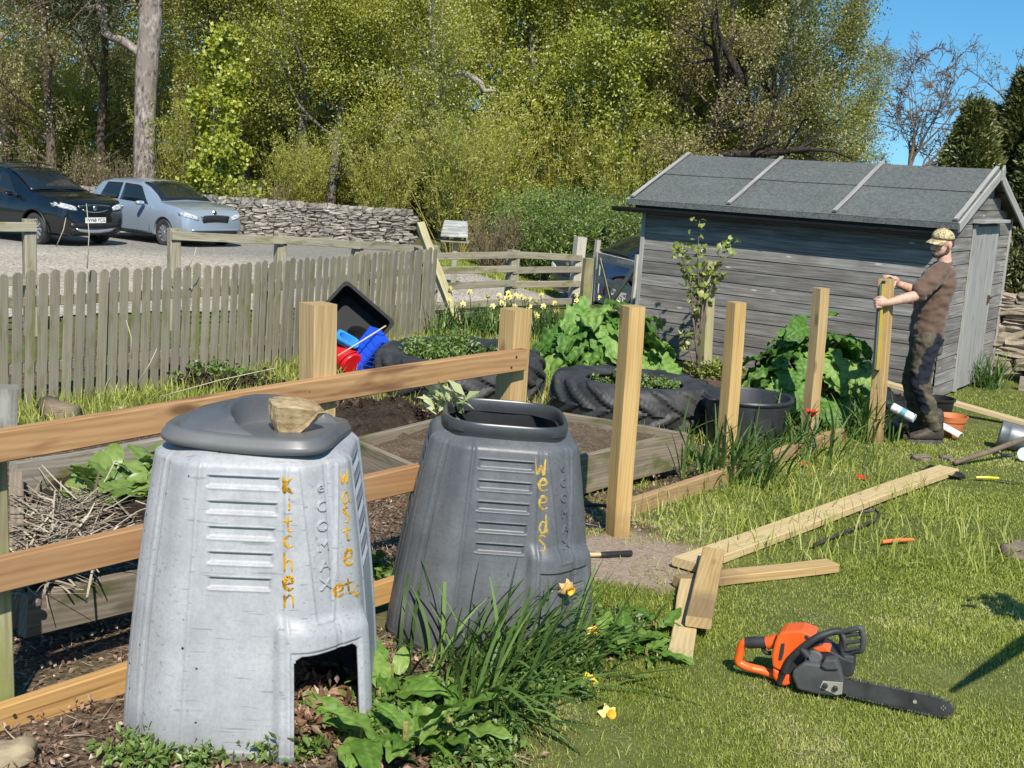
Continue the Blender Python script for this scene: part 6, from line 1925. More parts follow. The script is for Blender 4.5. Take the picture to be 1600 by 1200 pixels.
    # wheels
    for a in (ax_f, ax_r):
        for s in (-1, 1):
            W = Matrix.Translation((a, s*tr, rw)) @ Matrix.Rotation(-s*pi/2, 4, 'X')
            m = MB(); m.lathe([(rw*0.66, -0.1), (rw*0.93, -0.1), (rw, -0.07), (rw, 0.07), (rw*0.93, 0.1), (rw*0.68, 0.1), (rw*0.64, 0.07), (rw*0.64, -0.07)], 40, W, close=True)
            ty = m.build('wheel', M_TYRE, R, auto=40, world_space=False)
            m = MB(); m.lathe([(rw*0.68, 0.095), (rw*0.70, 0.075), (rw*0.62, 0.05), (rw*0.62, 0.0), (0, 0.0)], 36, W)
            for k in range(10):
                an = 2*pi*k/10
                for dx in (0,):
                    m.box((0, 0, 0), (rw*0.50, 0.034, 0.03)); b = len(m.v)-8
                    Q = W @ Matrix.Rotation(an, 4, 'Z') @ Matrix.Translation((rw*0.38, 0, 0.07))
                    for j in range(b, b+8): m.v[j] = tuple(Q @ Vector(m.v[j]))
            m.lathe([(0.0, 0.095), (0.05, 0.092), (0.065, 0.06), (0.065, 0.04)], 20, W)
            m.build('rim', M_ALLOY, ty, auto=30, world_space=False)
    # front: lamps, grille, bumper, plate
    fx = spec['front']
    from mathutils.bvhtree import BVHTree
    bvh = BVHTree.FromPolygons([v.co.copy() for v in me.vertices], [tuple(p.vertices) for p in me.polygons])
    def nose(dx, y, z):      # the point of the nose straight ahead of (y, z), dx proud of the skin
        h = bvh.ray_cast(Vector((4, y, z)), Vector((-1, 0, 0)))[0]
        return Vector(((h.x if h else fx-0.2) + dx, y, z))
    for s in (-1, 1):
        y0, y1, zb0, zb1, zt0, zt1 = spec['lamp']
        m = MB(); vs = []
        for i in range(11):
            t = i/10; y = y0+(y1-y0)*t
            lo, hi = zb0+(zb1-zb0)*t**1.6, zt0+(zt1-zt0)*t**0.7
            for j in range(4):
                vs.append(nose(0.012, s*y, lo+(hi-lo)*j/3))
        m.add(vs, [(i*4+j, (i+1)*4+j, (i+1)*4+j+1, i*4+j+1) for i in range(10) for j in range(3)])
        o = m.build('headlight', M_LAMP, R, smooth=True, world_space=False); so = o.modifiers.new('thickness', 'SOLIDIFY'); so.thickness = 0.015
        m = MB(); x, y, z = spec['mirror']
        rg = [[Vector((x + 0.075*cos(2*pi*j/12)*q, s*(y+dy), z + 0.055*sin(2*pi*j/12)*q)) for j in range(12)] for dy, q in ((0.0, 0.35), (0.03, 0.9), (0.12, 1.0), (0.19, 0.85), (0.215, 0.4))]
        m.loft(rg); m.build('mirror', paint if spec['mirror_paint'] else M_TRIM, R, smooth=True, world_space=False)
        for dx0 in spec['doors']:
            m = MB(); seam = []
            for v in np.linspace(0, 1, 8):
                q = sec(dx0); a, b = q[5], q[3]; seam.append(Vector((dx0 - 0.03*v, s*(a[0]+(b[0]-a[0])*v + 0.004), a[1]+(q[2][1]-a[1])*v)))
            m.tube(seam, 0.006, 6); m.build('door_seam', M_TRIM, R, world_space=False)
        for hx in spec['handles']:
            q = sec(hx); zz = q[5][1]-0.10; m = MB(); m.tube([Vector((hx-0.09, s*(q[4][0]+0.012), zz)), Vector((hx, s*(q[4][0]+0.03), zz+0.005)), Vector((hx+0.09, s*(q[4][0]+0.012), zz))], 0.016, 8)
            m.build('door_handle', M_CHROME if spec['suv'] else paint, R, smooth=True, world_space=False)
        m = MB(); q0, q1 = sec(ax_r+0.45), sec(ax_f-0.45)
        m.tube([Vector((ax_r+0.42, s*(q0[2][0]+0.006), q0[2][1]+0.02)), Vector((ax_f-0.42, s*(q1[2][0]+0.006), q1[2][1]+0.02))], 0.05, 8, flat=0.5); m.build('sill_trim', M_TRIM, R, smooth=True, world_space=False)
        for a in (ax_f, ax_r):
            if not spec['suv']: continue
            m = MB(); q = sec(a)
            m.tube([Vector((a + (rw+0.075)*cos(t), s*(q[3][0]+0.004), rw + (rw+0.075)*sin(t))) for t in np.linspace(-0.15, pi+0.15, 20)], 0.032, 6, flat=0.5); m.build('arch_trim', M_TRIM, R, smooth=True, world_space=False)
    def nose_panel(name, zlo, zhi, hw, mat, dx=0.0, curve=None, n=12, th=0.02, flare=1.0):
        vs = []
        for i in range(n+1):
            y = -hw+2*hw*i/n
            for j, z in enumerate((zlo, zhi)):
                yy = y*(flare if j == 0 else 1.0)
                p = nose(dx + 0.008, yy, z - (curve or 0)*(abs(y)/hw)**2)
                vs.append(p)
        m = MB(); m.add(vs, [(i*2, i*2+1, i*2+3, i*2+2) for i in range(n)])
        o = m.build(name, mat, R, smooth=True, world_space=False)
        so = o.modifiers.new('thickness', 'SOLIDIFY'); so.thickness = th
        return o
    for nm, zl, zh, hw, mt, dx, cv, fl in spec['nose']:
        nose_panel(nm, zl, zh, hw, {'trim': M_TRIM, 'chrome': M_CHROME, 'paint': paint, 'alloy': M_ALLOY}[mt], dx, cv, flare=fl)
    m = MB(); m.lathe([(0, 0.012), (0.045, 0.010), (0.055, 0.0)], 24, Matrix.Translation(nose(0.02, 0, spec['badge'][1])) @ Matrix.Rotation(pi/2, 4, 'Y')); m.build('badge', M_CHROME, R, world_space=False)
    if plate_no:
        m = MB(); pz = spec['plate_z']; px_ = nose(0.02, 0, pz).x
        m.box((px_, 0, pz), (0.012, 0.52, 0.115)); pl = m.build('number_plate', pmat('white_plate', (0.75, 0.75, 0.72), (0.8, 0.8, 0.77), rough=0.4), R, world_space=False)
        vs, fs = text_faces(plate_no, 0.105, 0.002)
        m = MB(); m.add([Vector((px_+0.0085, v.x*0.93, pz+v.y)) for v in vs], fs); m.build('plate_lettering', M_TRIM, pl, world_space=False)
    # roof rails / aerial
    if spec['suv']:
        for s in (-1, 1):
            m = MB(); m.tube([Vector((x, s*0.56, zr(x)+0.035)) for x in np.linspace(-1.55, 0.05, 9)], 0.016, 6); m.build('roof_rail', M_TRIM, R, smooth=True, world_space=False)
    return R
SUV = dict(suv=True, x=[-2.14, -2.08, -1.90, -1.70, -1.40, -0.6, 0.05, 0.42, 0.75, 1.02, 1.40, 1.75, 1.98, 2.08, 2.14],
    roof=[0.98, 1.12, 1.44, 1.56, 1.615, 1.645, 1.60, 1.46, 1.28, 1.125, 1.09, 1.05, 0.99, 0.93, 0.80],
    belt=[0.94, 1.06, 1.07, 1.06, 1.04, 1.01, 0.99, 0.98, 0.975, 0.97, 0.965, 0.94, 0.90, 0.85, 0.74],
    wbelt=[0.72, 0.80, 0.86, 0.88, 0.89, 0.89, 0.89, 0.89, 0.89, 0.89, 0.89, 0.87, 0.83, 0.78, 0.68],
    wroof=[0.60, 0.60, 0.61, 0.63, 0.64, 0.65, 0.65, 0.66, 0.69, 0.76, 0.78, 0.77, 0.74, 0.70, 0.62],
    sill=[0.45, 0.36, 0.30, 0.26, 0.24, 0.22, 0.22, 0.22, 0.22, 0.22, 0.23, 0.24, 0.24, 0.24, 0.26],
    wsill=[0.70, 0.78, 0.84, 0.86, 0.87, 0.87, 0.87, 0.87, 0.87, 0.87, 0.86, 0.83, 0.77, 0.71, 0.60],
    axles=(1.29, -1.27), wheel=0.345, track=0.775, windows=[(-1.62, -0.98, 0.06, -0.04), (-0.92, -0.12, -0.02, 0.0), (-0.04, 0.78, 0.0, -0.60)],
    screen=(0.16, 0.97), rear=(-2.0, -1.74), front=2.13, lamp=(0.46, 0.84, 0.78, 0.85, 0.85, 0.95),
    mirror=(0.62, 0.89, 1.04), mirror_paint=True, doors=[0.80, -0.08, -0.98], handles=[0.05, -0.82],
    nose=[('grille', 0.74, 0.90, 0.42, 'trim', 0.0, 0.03, 0.72), ('grille_bar', 0.735, 0.755, 0.33, 'chrome', 0.012, -0.05, 1.0), ('grille_bar', 0.895, 0.91, 0.42, 'chrome', 0.008, 0.03, 1.0), ('lower_intake', 0.42, 0.52, 0.62, 'trim', 0.014, 0.0, 1.0), ('skid_plate', 0.30, 0.37, 0.52, 'alloy', 0.03, -0.04, 0.8), ('lower_bumper', 0.26, 0.42, 0.72, 'trim', 0.01, 0.0, 1.0)],
    badge=(-0.02, 0.83), plate_z=0.575)
HATCH = dict(suv=False, x=[-1.98, -1.92, -1.76, -1.55, -1.25, -0.6, 0.0, 0.35, 0.70, 0.98, 1.35, 1.65, 1.86, 1.95, 2.0],
    roof=[0.90, 1.02, 1.26, 1.38, 1.43, 1.455, 1.43, 1.33, 1.15, 0.99, 0.95, 0.91, 0.85, 0.79, 0.66],
    belt=[0.86, 0.94, 0.95, 0.94, 0.93, 0.905, 0.89, 0.88, 0.87, 0.865, 0.85, 0.82, 0.77, 0.71, 0.60],
    wbelt=[0.72, 0.78, 0.83, 0.855, 0.865, 0.865, 0.865, 0.865, 0.865, 0.86, 0.86, 0.84, 0.80, 0.75, 0.66],
    wroof=[0.58, 0.58, 0.59, 0.60, 0.61, 0.62, 0.62, 0.63, 0.66, 0.74, 0.76, 0.75, 0.72, 0.68, 0.60],
    sill=[0.40, 0.32, 0.26, 0.22, 0.20, 0.19, 0.19, 0.19, 0.19, 0.19, 0.19, 0.20, 0.20, 0.21, 0.26],
    wsill=[0.70, 0.76, 0.82, 0.84, 0.85, 0.85, 0.85, 0.85, 0.85, 0.85, 0.84, 0.80, 0.74, 0.68, 0.58],
    axles=(1.22, -1.25), wheel=0.305, track=0.755, windows=[(-1.42, -0.62, 0.14, -0.02), (-0.54, 0.66, 0.0, -0.58)],
    screen=(0.10, 0.93), rear=(-1.86, -1.62), front=1.99, lamp=(0.46, 0.81, 0.64, 0.72, 0.715, 0.81),
    mirror=(0.50, 0.865, 0.93), mirror_paint=True, doors=[0.72, -0.58], handles=[-0.42, -1.15],
    nose=[('grille', 0.60, 0.74, 0.40, 'trim', 0.006, 0.02, 0.85), ('grille_bar', 0.74, 0.755, 0.36, 'chrome', 0.012, 0.02, 1.0), ('lower_intake', 0.28, 0.38, 0.60, 'trim', 0.012, 0.0, 1.0), ('lower_lip', 0.40, 0.43, 0.66, 'paint', 0.03, 0.0, 1.0)],
    badge=(-0.02, 0.80), plate_z=0.50)
HD = radians(-31)
car('black compact suv with chrome trimmed grille parked at the left of the gravel', (-10.95, 25.9, ground(-10.95, 25.9)+0.03), HD, car_mats('black_paint', (0.006, 0.007, 0.009)), SUV, 'WV68 YCG')
car('silver blue hatchback parked beside the black suv before the stone wall', (-8.55, 27.7, ground(-8.55, 27.7)+0.03), radians(-38), car_mats('silver_blue_paint', (0.33, 0.39, 0.46)), HATCH)
car('dark blue car half hidden behind the wooden gate and the shed', (2.75, 24.2, ground(2.75, 24.2)+0.0), radians(206), car_mats('dark_blue_paint', (0.012, 0.022, 0.055)), HATCH)
def bird_table():
    p = Vector((-1.16, 20.6, 0)); p.z = ground(p.x, p.y) - 0.10
    R = thing('bird_table', 'small bird table with a pale lichened shingle roof beyond the fence', 'bird table', tuple(p))
    sh = wood('pale_shingle', (0.34, 0.35, 0.32), (0.16, 0.165, 0.15), rough=0.95, moss=(0.46, 0.47, 0.44), moss_amt=0.3)
    plank('post', p - Vector((0, 0, 0.1)), p + Vector((0.02, 0, 1.0)), 0.09, 0.09, W_FENCE, R, up=(0, -1, 0))
    plank('platform', p + Vector((-0.24, 0, 0.93)), p + Vector((0.26, 0, 0.93)), 0.4, 0.03, W_FENCE, R)
    for s in (-1, 1):
        mb = MB(); rows = 5
        for k in range(rows):
            t0, t1 = k/rows, (k+1.15)/rows
            y0, z0 = s*0.25*(1-t0), 1.02+0.27*t0; y1, z1 = s*0.25*(1-min(t1, 1)), 1.02+0.27*min(t1, 1)
            w0, w1 = 0.24-0.04*t0, 0.24-0.04*t1
            o = 0.014
            vs = [p + Vector((x, y, z)) for x, y, z in ((-w0, y0-s*0.0+s*o, z0+o), (w0, y0+s*o, z0+o), (w1, y1, z1), (-w1, y1, z1), (-w0, y0+s*o, z0-0.004), (w0, y0+s*o, z0-0.004), (w1, y1, z1-0.02), (-w1, y1, z1-0.02))]
            mb.add(vs, [(0, 1, 2, 3), (7, 6, 5, 4), (0, 4, 5, 1), (1, 5, 6, 2), (2, 6, 7, 3), (3, 7, 4, 0)])
        mb.build('roof', sh, R)
    for sx in (-1, 1): plank('upright', p + Vector((sx*0.2, 0, 0.95)), p + Vector((sx*0.2, 0, 1.25)), 0.04, 0.04, W_FENCE, R, up=(0, -1, 0))
bird_table()
# ================================================================== woodland, trees and tall shrubs
def rot_about(v, ax, a): return Quaternion(ax, a) @ v
class Tree:
    def __init__(s, seed): s.r = random.Random(seed); s.branches = []; s.sites = []
    def branch(s, p, d, L, rad, lev, sp):
        r = s.r
        n = max(3, int(sp['seg'][lev])); pts, rads = [p.copy()], [rad]
        d = d.normalized(); step = L/n
        taper = sp['taper'][lev]
        for i in range(n):
            g = sp['gnarl'][lev]
            d = (d + Vector((r.gauss(0, g), r.gauss(0, g), r.gauss(0, g))) + Vector((0, 0, sp['up'][lev]))).normalized()
            p = p + d*step
            pts.append(p.copy()); rads.append(rad*(1-(1-taper)*(i+1)/n))
        s.branches.append((pts, rads, lev))
        last = lev == sp['levels']-1
        if last or lev >= sp.get('leaf_from', 99):
            k = sp['leaves'] if last else max(1, sp['leaves']//2)
            for _ in range(k):
                t = r.uniform(0.15, 1.0)*n; i = min(n-1, int(t)); q = pts[i].lerp(pts[i+1], t-i)
                s.sites.append((q, (pts[i+1]-pts[i]).normalized()))
        if last: return
        m = sp['kids'][lev]; m = max(1, int(round(m*r.uniform(0.8, 1.2))))
        t0 = sp['bare'][lev]
        for k in range(m):
            t = (t0 + (1-t0)*((k+r.random())/m))*n; i = min(n-1, int(t)); q = pts[i].lerp(pts[i+1], t-i)
            dd = (pts[i+1]-pts[i]).normalized()
            ax = dd.orthogonal().normalized(); ax = rot_about(ax, dd, r.uniform(0, 2*pi))
            a = radians(r.gauss(sp['angle'][lev], sp['angle'][lev]*0.22))
            cd = rot_about(dd, ax, a)
            f = 1-0.15*t/n if sp.get('even') else (1-0.55*(t/n - t0)/(1-t0+1e-6) if lev == 0 else 1-0.35*t/n)
            s.branch(q, cd, L*sp['ratio'][lev]*f*r.uniform(0.75, 1.2), max(sp.get('rmin', 0.004), rads[i]*sp['rr'][lev]), lev+1, sp)
    def wood_mesh(s, name, mat, maxlev=9):
        V, F = [], []; b = 0
        for pts, rads, lev in s.branches:
            if lev > maxlev: continue
            n = (9, 6, 4, 3, 3)[min(lev, 4)]
            P = np.array(pts); k = len(P)
            T = np.gradient(P, axis=0); T /= np.linalg.norm(T, axis=1)[:, None]+1e-9
            a = np.array([0, 0, 1.0]) if abs(T[0, 2]) < 0.9 else np.array([1.0, 0, 0])
            U = np.cross(T, a); U /= np.linalg.norm(U, axis=1)[:, None]+1e-9
            W = np.cross(T, U)
            th = np.arange(n)*2*pi/n
            R = np.array(rads)[:, None, None]*(U[:, None]*np.cos(th)[None, :, None] + W[:, None]*np.sin(th)[None, :, None])
            V.append((P[:, None]+R).reshape(-1, 3))
            i = np.arange(k*n).reshape(k, n)+b
            F.append(np.stack([i[:-1], np.roll(i, -1, 1)[:-1], np.roll(i, -1, 1)[1:], i[1:]], -1).reshape(-1, 4)); b += k*n
        return big_mesh(name, np.concatenate(V), np.concatenate(F), mat, smooth=True)
def leaf_quads(C, size, rg, droop=0.0, aspect=0.6, upbias=0.35, along=None):
    """many small diamond leaves at C"""
    N = len(C)
    d = rg.normal(size=(N, 3)); 
    if along is not None: d = d*0.7 + along
    d[:, 2] -= droop; d /= np.linalg.norm(d, axis=1)[:, None]
    n = rg.normal(size=(N, 3)); n[:, 2] += upbias; n -= d*(n*d).sum(1)[:, None]; n /= np.linalg.norm(n, axis=1)[:, None]+1e-9
    u = np.cross(d, n)
    L = size*rg.uniform(0.6, 1.35, N)[:, None]; w = L*aspect*0.5
    V = np.stack([C, C + d*L*0.45 + u*w + n*L*0.06, C + d*L, C + d*L*0.45 - u*w + n*L*0.06], 1).reshape(-1, 3)
    F = np.arange(4*N).reshape(N, 4)
    rnd = np.repeat(np.clip(rg.normal(0.5, 0.22, N), 0, 1), 4)
    return V, F, rnd
def crown_mesh(name, tree, mat, size, per, seed, spread, **kw):
    rg = np.random.default_rng(seed)
    S0 = np.array([tuple(p) for p, d in tree.sites]); D0 = np.array([tuple(d) for p, d in tree.sites])
    C = np.repeat(S0, per, 0) + rg.normal(0, spread, (len(S0)*per, 3))
    V, F, rnd = leaf_quads(C, size, rg, along=np.repeat(D0, per, 0)*0.6, **kw)
    return big_mesh(name, V, F, mat, {'rnd': rnd})
def bark(name, a, b, scale=6.0, patch=None):
    t = NT(name); v = t.coords('Object', (1, 1, 0.45), rand=9.0)
    n = t.noise(v, scale*2.2, 5.0, 0.65); n2 = t.noise(t.coords('Object', rand=9.0), 1.6, 4.0)
    col = t.ramp(n, [(0.34, a), (0.66, b)])
    if patch: col = t.mix(t.ramp(n2, [(0.5, 0.0), (0.62, 1.0)]), col, patch)
    t.principled(Base_Color=col, Roughness=0.95, Specular_IOR_Level=0.2, Normal=t.bump(n, 0.9, 0.03))
    return t.mat
B_PALE = bark('pale_birch_bark', (0.16, 0.14, 0.115), (0.52, 0.48, 0.42), 5, (0.30, 0.275, 0.235))
B_GREY = bark('grey_tree_bark', (0.07, 0.062, 0.052), (0.22, 0.20, 0.17), 6, (0.15, 0.15, 0.10))
B_DARK = bark('dark_ivy_bark', (0.018, 0.015, 0.012), (0.06, 0.05, 0.042), 6)
B_PINE = bark('plated_pine_bark', (0.055, 0.045, 0.038), (0.42, 0.36, 0.315), 4.2, (0.22, 0.18, 0.15))
B_TWIG = bark('brown_twig_bark', (0.085, 0.060, 0.042), (0.22, 0.165, 0.12), 8)
B_WILLOW = bark('yellow_willow_bark', (0.20, 0.17, 0.05), (0.40, 0.34, 0.12), 8)
L_SPRING = leaf_mat('spring_yellow_green_leaf', [(0.22, 0.25, 0.024), (0.34, 0.365, 0.034), (0.45, 0.46, 0.052), (0.52, 0.51, 0.085)], trans=0.55, tint=0.3)
L_LIME = leaf_mat('bright_lime_leaf', [(0.15, 0.19, 0.012), (0.30, 0.34, 0.025), (0.44, 0.46, 0.04)], tint=0.2)
L_OLIVE = leaf_mat('olive_bud_leaf', [(0.16, 0.17, 0.024), (0.28, 0.285, 0.042), (0.41, 0.40, 0.075)], trans=0.52, tint=0.35)
L_BROWN = leaf_mat('brown_bud_leaf', [(0.15, 0.125, 0.042), (0.27, 0.23, 0.07), (0.38, 0.335, 0.10)], trans=0.42, tint=0.3)
L_GREEN = leaf_mat('fresh_green_leaf', [(0.065, 0.11, 0.012), (0.14, 0.22, 0.02), (0.25, 0.34, 0.04)], tint=0.3)
L_PINE = leaf_mat('dark_pine_needle', [(0.018, 0.028, 0.010), (0.045, 0.06, 0.02), (0.09, 0.10, 0.04)], trans=0.1)
L_CYP = leaf_mat('bronze_cypress_spray', [(0.024, 0.026, 0.006), (0.055, 0.066, 0.013), (0.11, 0.125, 0.022), (0.17, 0.14, 0.035)], trans=0.12, tint=0.3)

SP_TALL = dict(levels=5, seg=[10, 7, 5, 4, 3], taper=[0.25, 0.25, 0.3, 0.4, 0.5], gnarl=[0.05, 0.11, 0.15, 0.18, 0.2], up=[0.02, 0.05, 0.04, 0.02, -0.02], kids=[15, 7, 5, 4], bare=[0.15, 0.18, 0.15, 0.1], angle=[52, 45, 45, 45], ratio=[0.36, 0.46, 0.5, 0.55], rr=[0.42, 0.5, 0.5, 0.6], leaves=3, leaf_from=3)
SP_BIRCH = dict(levels=4, seg=[12, 7, 5, 4], taper=[0.2, 0.25, 0.3, 0.4], gnarl=[0.035, 0.10, 0.15, 0.18], up=[0.03, 0.04, -0.03, -0.08], kids=[26, 8, 6], bare=[0.2, 0.12, 0.1], angle=[48, 45, 45], ratio=[0.27, 0.45, 0.5], rr=[0.36, 0.5, 0.55], leaves=4, leaf_from=2)
SP_BARE = dict(levels=6, seg=[7, 6, 6, 5, 4, 3], taper=[0.6, 0.4, 0.35, 0.35, 0.4, 0.5], gnarl=[0.06, 0.12, 0.14, 0.16, 0.18, 0.2], up=[0.02, 0.05, 0.04, 0.03, 0.02, 0.0], kids=[6, 5, 5, 4, 3], bare=[0.35, 0.25, 0.2, 0.15, 0.1], angle=[48, 42, 42, 42, 40], ratio=[0.72, 0.62, 0.58, 0.55, 0.55], rr=[0.62, 0.55, 0.52, 0.55, 0.6], leaves=1)
def make_tree(name, label, cat, loc, sp, seed, H, rad, barkm, leafm=None, size=0.07, per=2, spread=0.10, lean=(0, 0), group=None, maxlev=9, **kw):
    R = thing(name, label, cat, tuple(loc), 0, group)
    t = Tree(seed); t.branch(Vector((0, 0, -0.3)), Vector((lean[0], lean[1], 1)), H, rad, 0, sp)
    link('trunk', t.wood_mesh('trunk', barkm, maxlev), R, False)
    if leafm: link('crown', crown_mesh('crown', t, leafm, size, per, seed, spread, **kw), R, False)
    return R
def put(px, y, dz=0.0):
    x = (px-800)/F_PX*y*1.0
    return Vector((x, y, ground(x, y)+dz))
GT = 'woodland trees beyond the car park'
def woodland():
    # one of each kind, then copies
    tall = make_tree('leafy_tree', 'tall yellow-green tree in the woodland above the stone wall, pale upright trunk', 'tree', put(470, 35), SP_TALL, 11, 11.5, 0.20, B_GREY, L_SPRING, 0.085, 8, 0.26, group=GT)
    tall2 = make_tree('leafy_tree', 'tall olive tree with a pale trunk rising behind the shed roof', 'tree', put(1150, 36), SP_TALL, 23, 11.0, 0.24, B_PALE, L_OLIVE, 0.08, 7, 0.25, group=GT)
    birch = make_tree('birch_tree', 'slender pale birch trunk among the yellow-green trees behind the willow', 'tree', put(684, 34), SP_BIRCH, 5, 11.5, 0.115, B_PALE, L_SPRING, 0.075, 8, 0.22, group=GT)
    lime = make_tree('leafy_tree', 'bright lime green tree standing above the green bush beside the gate', 'tree', put(925, 35), SP_BIRCH, 31, 11.0, 0.16, B_GREY, L_LIME, 0.10, 6, 0.18, group=GT)
    brown = make_tree('budding_tree', 'brown budding tree with bare twigs at the left behind the black car', 'tree', put(70, 33.5), SP_TALL, 41, 9.5, 0.17, B_TWIG, L_BROWN, 0.075, 5, 0.20, group=GT)
    spots = [
        (tall, 375, 36, 40, 1.0, 'tall yellow-green tree just to the right of the tall bare pine trunk'),
        (tall, 560, 37, 130, 1.05, 'tall yellow-green tree above the middle of the stone wall'),
        (tall, 500, 34.5, 200, 0.85, 'yellow-green tree over the stone wall behind its middle coping stones'),
        (birch, 600, 36, 80, 1.0, 'slender yellow-green birch above the right end of the stone wall'),
        (tall, 770, 38, 250, 1.05, 'tall yellow-green tree behind the curved white branch'),
        (lime, 830, 37, 150, 1.0, 'lime green tree behind the brown dead shrub'),
        (tall2, 1010, 38, 90, 1.0, 'olive tree with brown twigs next to the dark ivied trunk'),
        (brown, 1075, 35, 60, 1.0, 'brown budding tree low behind the left end of the shed roof'),
        (tall2, 1165, 40, 200, 1.0, 'olive tree at the sky edge of the woodland'),
        (brown, 150, 36, 170, 1.05, 'brown budding tree between the black car and the pine trunk'),
        (tall2, 285, 39, 20, 1.0, 'olive tree behind the pine trunk and the silver car'),
        (brown, 5, 36, 300, 1.1, 'brown budding tree at the far left behind the black car roof'),
        (tall2, 110, 41, 120, 1.1, 'olive tree in the second row behind the black car'),
        (tall, 660, 42, 320, 1.15, 'tall yellow-green tree in the second row behind the birch trunk'),
        (tall2, 430, 43, 210, 1.15, 'olive tree in the second row above the stone wall'),
        (tall2, 900, 44, 10, 1.15, 'olive tree in the second row behind the lime green tree'),
        (tall, 985, 36.5, 220, 0.9, 'yellow-green tree between the lime green tree and the shed roof'),
        (tall, 1100, 43, 100, 1.1, 'yellow-green tree in the second row behind the pale trunk'),
        (tall2, 30, 44, 260, 1.15, 'olive tree in the second row at the far left'),
        (tall2, 1235, 47, 30, 0.80, 'small olive tree low at the sky edge behind the shed ridge'),
    ]
    for src, px, y, a, k, lb in spots: copy_thing(src, put(px, y), radians(a), k, lb)
    # dark, ivied leaning trunk
    make_tree('dark_tree', 'dark leaning trunk with heavy crooked limbs above the shed roof', 'tree', put(1045, 34), dict(SP_BARE, levels=5), 77, 6.2, 0.30, B_DARK, L_OLIVE, 0.07, 2, 0.12, lean=(0.06, 0.0))
    make_tree('dark_tree', 'dark straight trunk between the pale trunk and the sky', 'tree', put(1185, 37), SP_TALL, 78, 10.0, 0.20, B_DARK, L_OLIVE, 0.085, 3, 0.15)
    # bright sapling with a thin white stem in front of the trees
    make_tree('sapling', 'bright leafy sapling with a thin white stem beside the pine trunk', 'tree', put(322, 32.2), dict(SP_BIRCH, kids=[26, 6, 4], bare=[0.06, 0.15, 0.1], ratio=[0.25, 0.45, 0.5]), 52, 5.4, 0.055, B_PALE, L_LIME, 0.12, 3, 0.12, aspect=0.85)
    # the far wood behind, one mass
    rg = np.random.default_rng(3)
    N = 60000
    x = rg.uniform(-34, 16, N); y = rg.uniform(48, 58, N)
    top = 9.5 + 2.5*vnoise(x, y, 0.25) - 9.5*sstep(x, 6.0, 11.0)
    z = top*rg.uniform(0, 1, N)**0.8
    keep = vnoise(x*1.0, z*1.3, 0.9) > 0.22
    C = np.stack([x, y, z-0.7], 1)[keep]
    V, F, rnd = leaf_quads(C, 0.26, rg, aspect=0.75)
    tag(link('woodland', big_mesh('woodland', V, F, L_SPRING, {'rnd': rnd})), 'far depth of the wood seen between the nearer trees', 'woodland', None, 'stuff')
woodland()

def pine():
    c = put(226, 32.6)
    R = thing('pine_tree', 'tall pine with a thick plated pinkish-grey trunk and one crooked bare limb', 'tree', tuple(c))
    P = lambda px, py: at_y(px, py, 32.6)
    mb = MB()
    ctrl = [(226, 300, 0.325), (226, 255, 0.295), (226, 200, 0.29), (228, 140, 0.30), (231, 90, 0.305), (235, 45, 0.31), (236, 0, 0.30), (237, -80, 0.28), (240, -200, 0.24)]
    pts, rad = [], []
    for i in range(len(ctrl)-1):
        for k in range(6):
            t = k/6; a, b = ctrl[i], ctrl[i+1]
            p = P(a[0]+(b[0]-a[0])*t, a[1]+(b[1]-a[1])*t); pts.append(p); rad.append((a[2]+(b[2]-a[2])*t)*(1+0.05*mnoise.noise(p*1.7)))
    pts[0].z = c.z-0.2
    mb.tube(pts, rad, 18)
    def limb_(ps, r0, r1):
        q = [P(*p) for p in ps]; n = len(q); out = []
        for i in range(n-1):
            p0, p1, p2, p3 = q[max(i-1, 0)], q[i], q[i+1], q[min(i+2, n-1)]
            for k in range(4):
                t = k/4; out.append(0.5*((2*p1)+(p2-p0)*t+(2*p0-5*p1+4*p2-p3)*t*t+(3*p1-p0-3*p2+p3)*t**3))
        out.append(q[-1])
        mb.tube(out, [r0+(r1-r0)*i/(len(out)-1) for i in range(len(out))], 9)
    limb_([(222, 86), (206, 74), (190, 63), (172, 57), (163, 44), (165, 26), (160, 12), (148, 10), (128, 15)], 0.135, 0.06)
    limb_([(164, 40), (152, 2), (150, -30)], 0.09, 0.05)
    mb.build('trunk', B_PINE, R, smooth=True)
    # needle sprays hang from limbs above and across the top left
    rg = np.random.default_rng(9); C = []
    r = random.Random(9); tw = MB()
    for k in range(46):
        px, py = r.uniform(-80, 330), r.uniform(-130, 75)
        if 180 < px < 262 and py > -10: continue
        if px > 240 and py > 30: continue
        a = at_y(px, py, 32.6 + r.uniform(-2.0, 1.5)); b = at_y(234, py-60, 32.6)
        n = 60
        d = (a-b); m = [b + d*t + Vector((0, 0, 0.5*sin(pi*t))) for t in np.linspace(0.15, 1, 7)]
        tw.tube(m, [0.045*(1-t*0.8) for t in np.linspace(0, 1, 7)], 4, cap=False)
        for _ in range(34):
            t = r.uniform(0.45, 1.05); p = b + d*t + Vector((r.gauss(0, 0.35), r.gauss(0, 0.4), 0.5*sin(pi*min(t, 1)) + r.gauss(0, 0.22)))
            C += [tuple(p + Vector((r.gauss(0, 0.09), r.gauss(0, 0.09), r.gauss(0, 0.07)))) for _ in range(9)]
    tw.build('limb', B_TWIG, R, smooth=True)
    V, F, rnd = leaf_quads(np.array(C), 0.17, rg, aspect=0.16)
    link('crown', big_mesh('crown', V, F, L_PINE, {'rnd': rnd}), R)
pine()

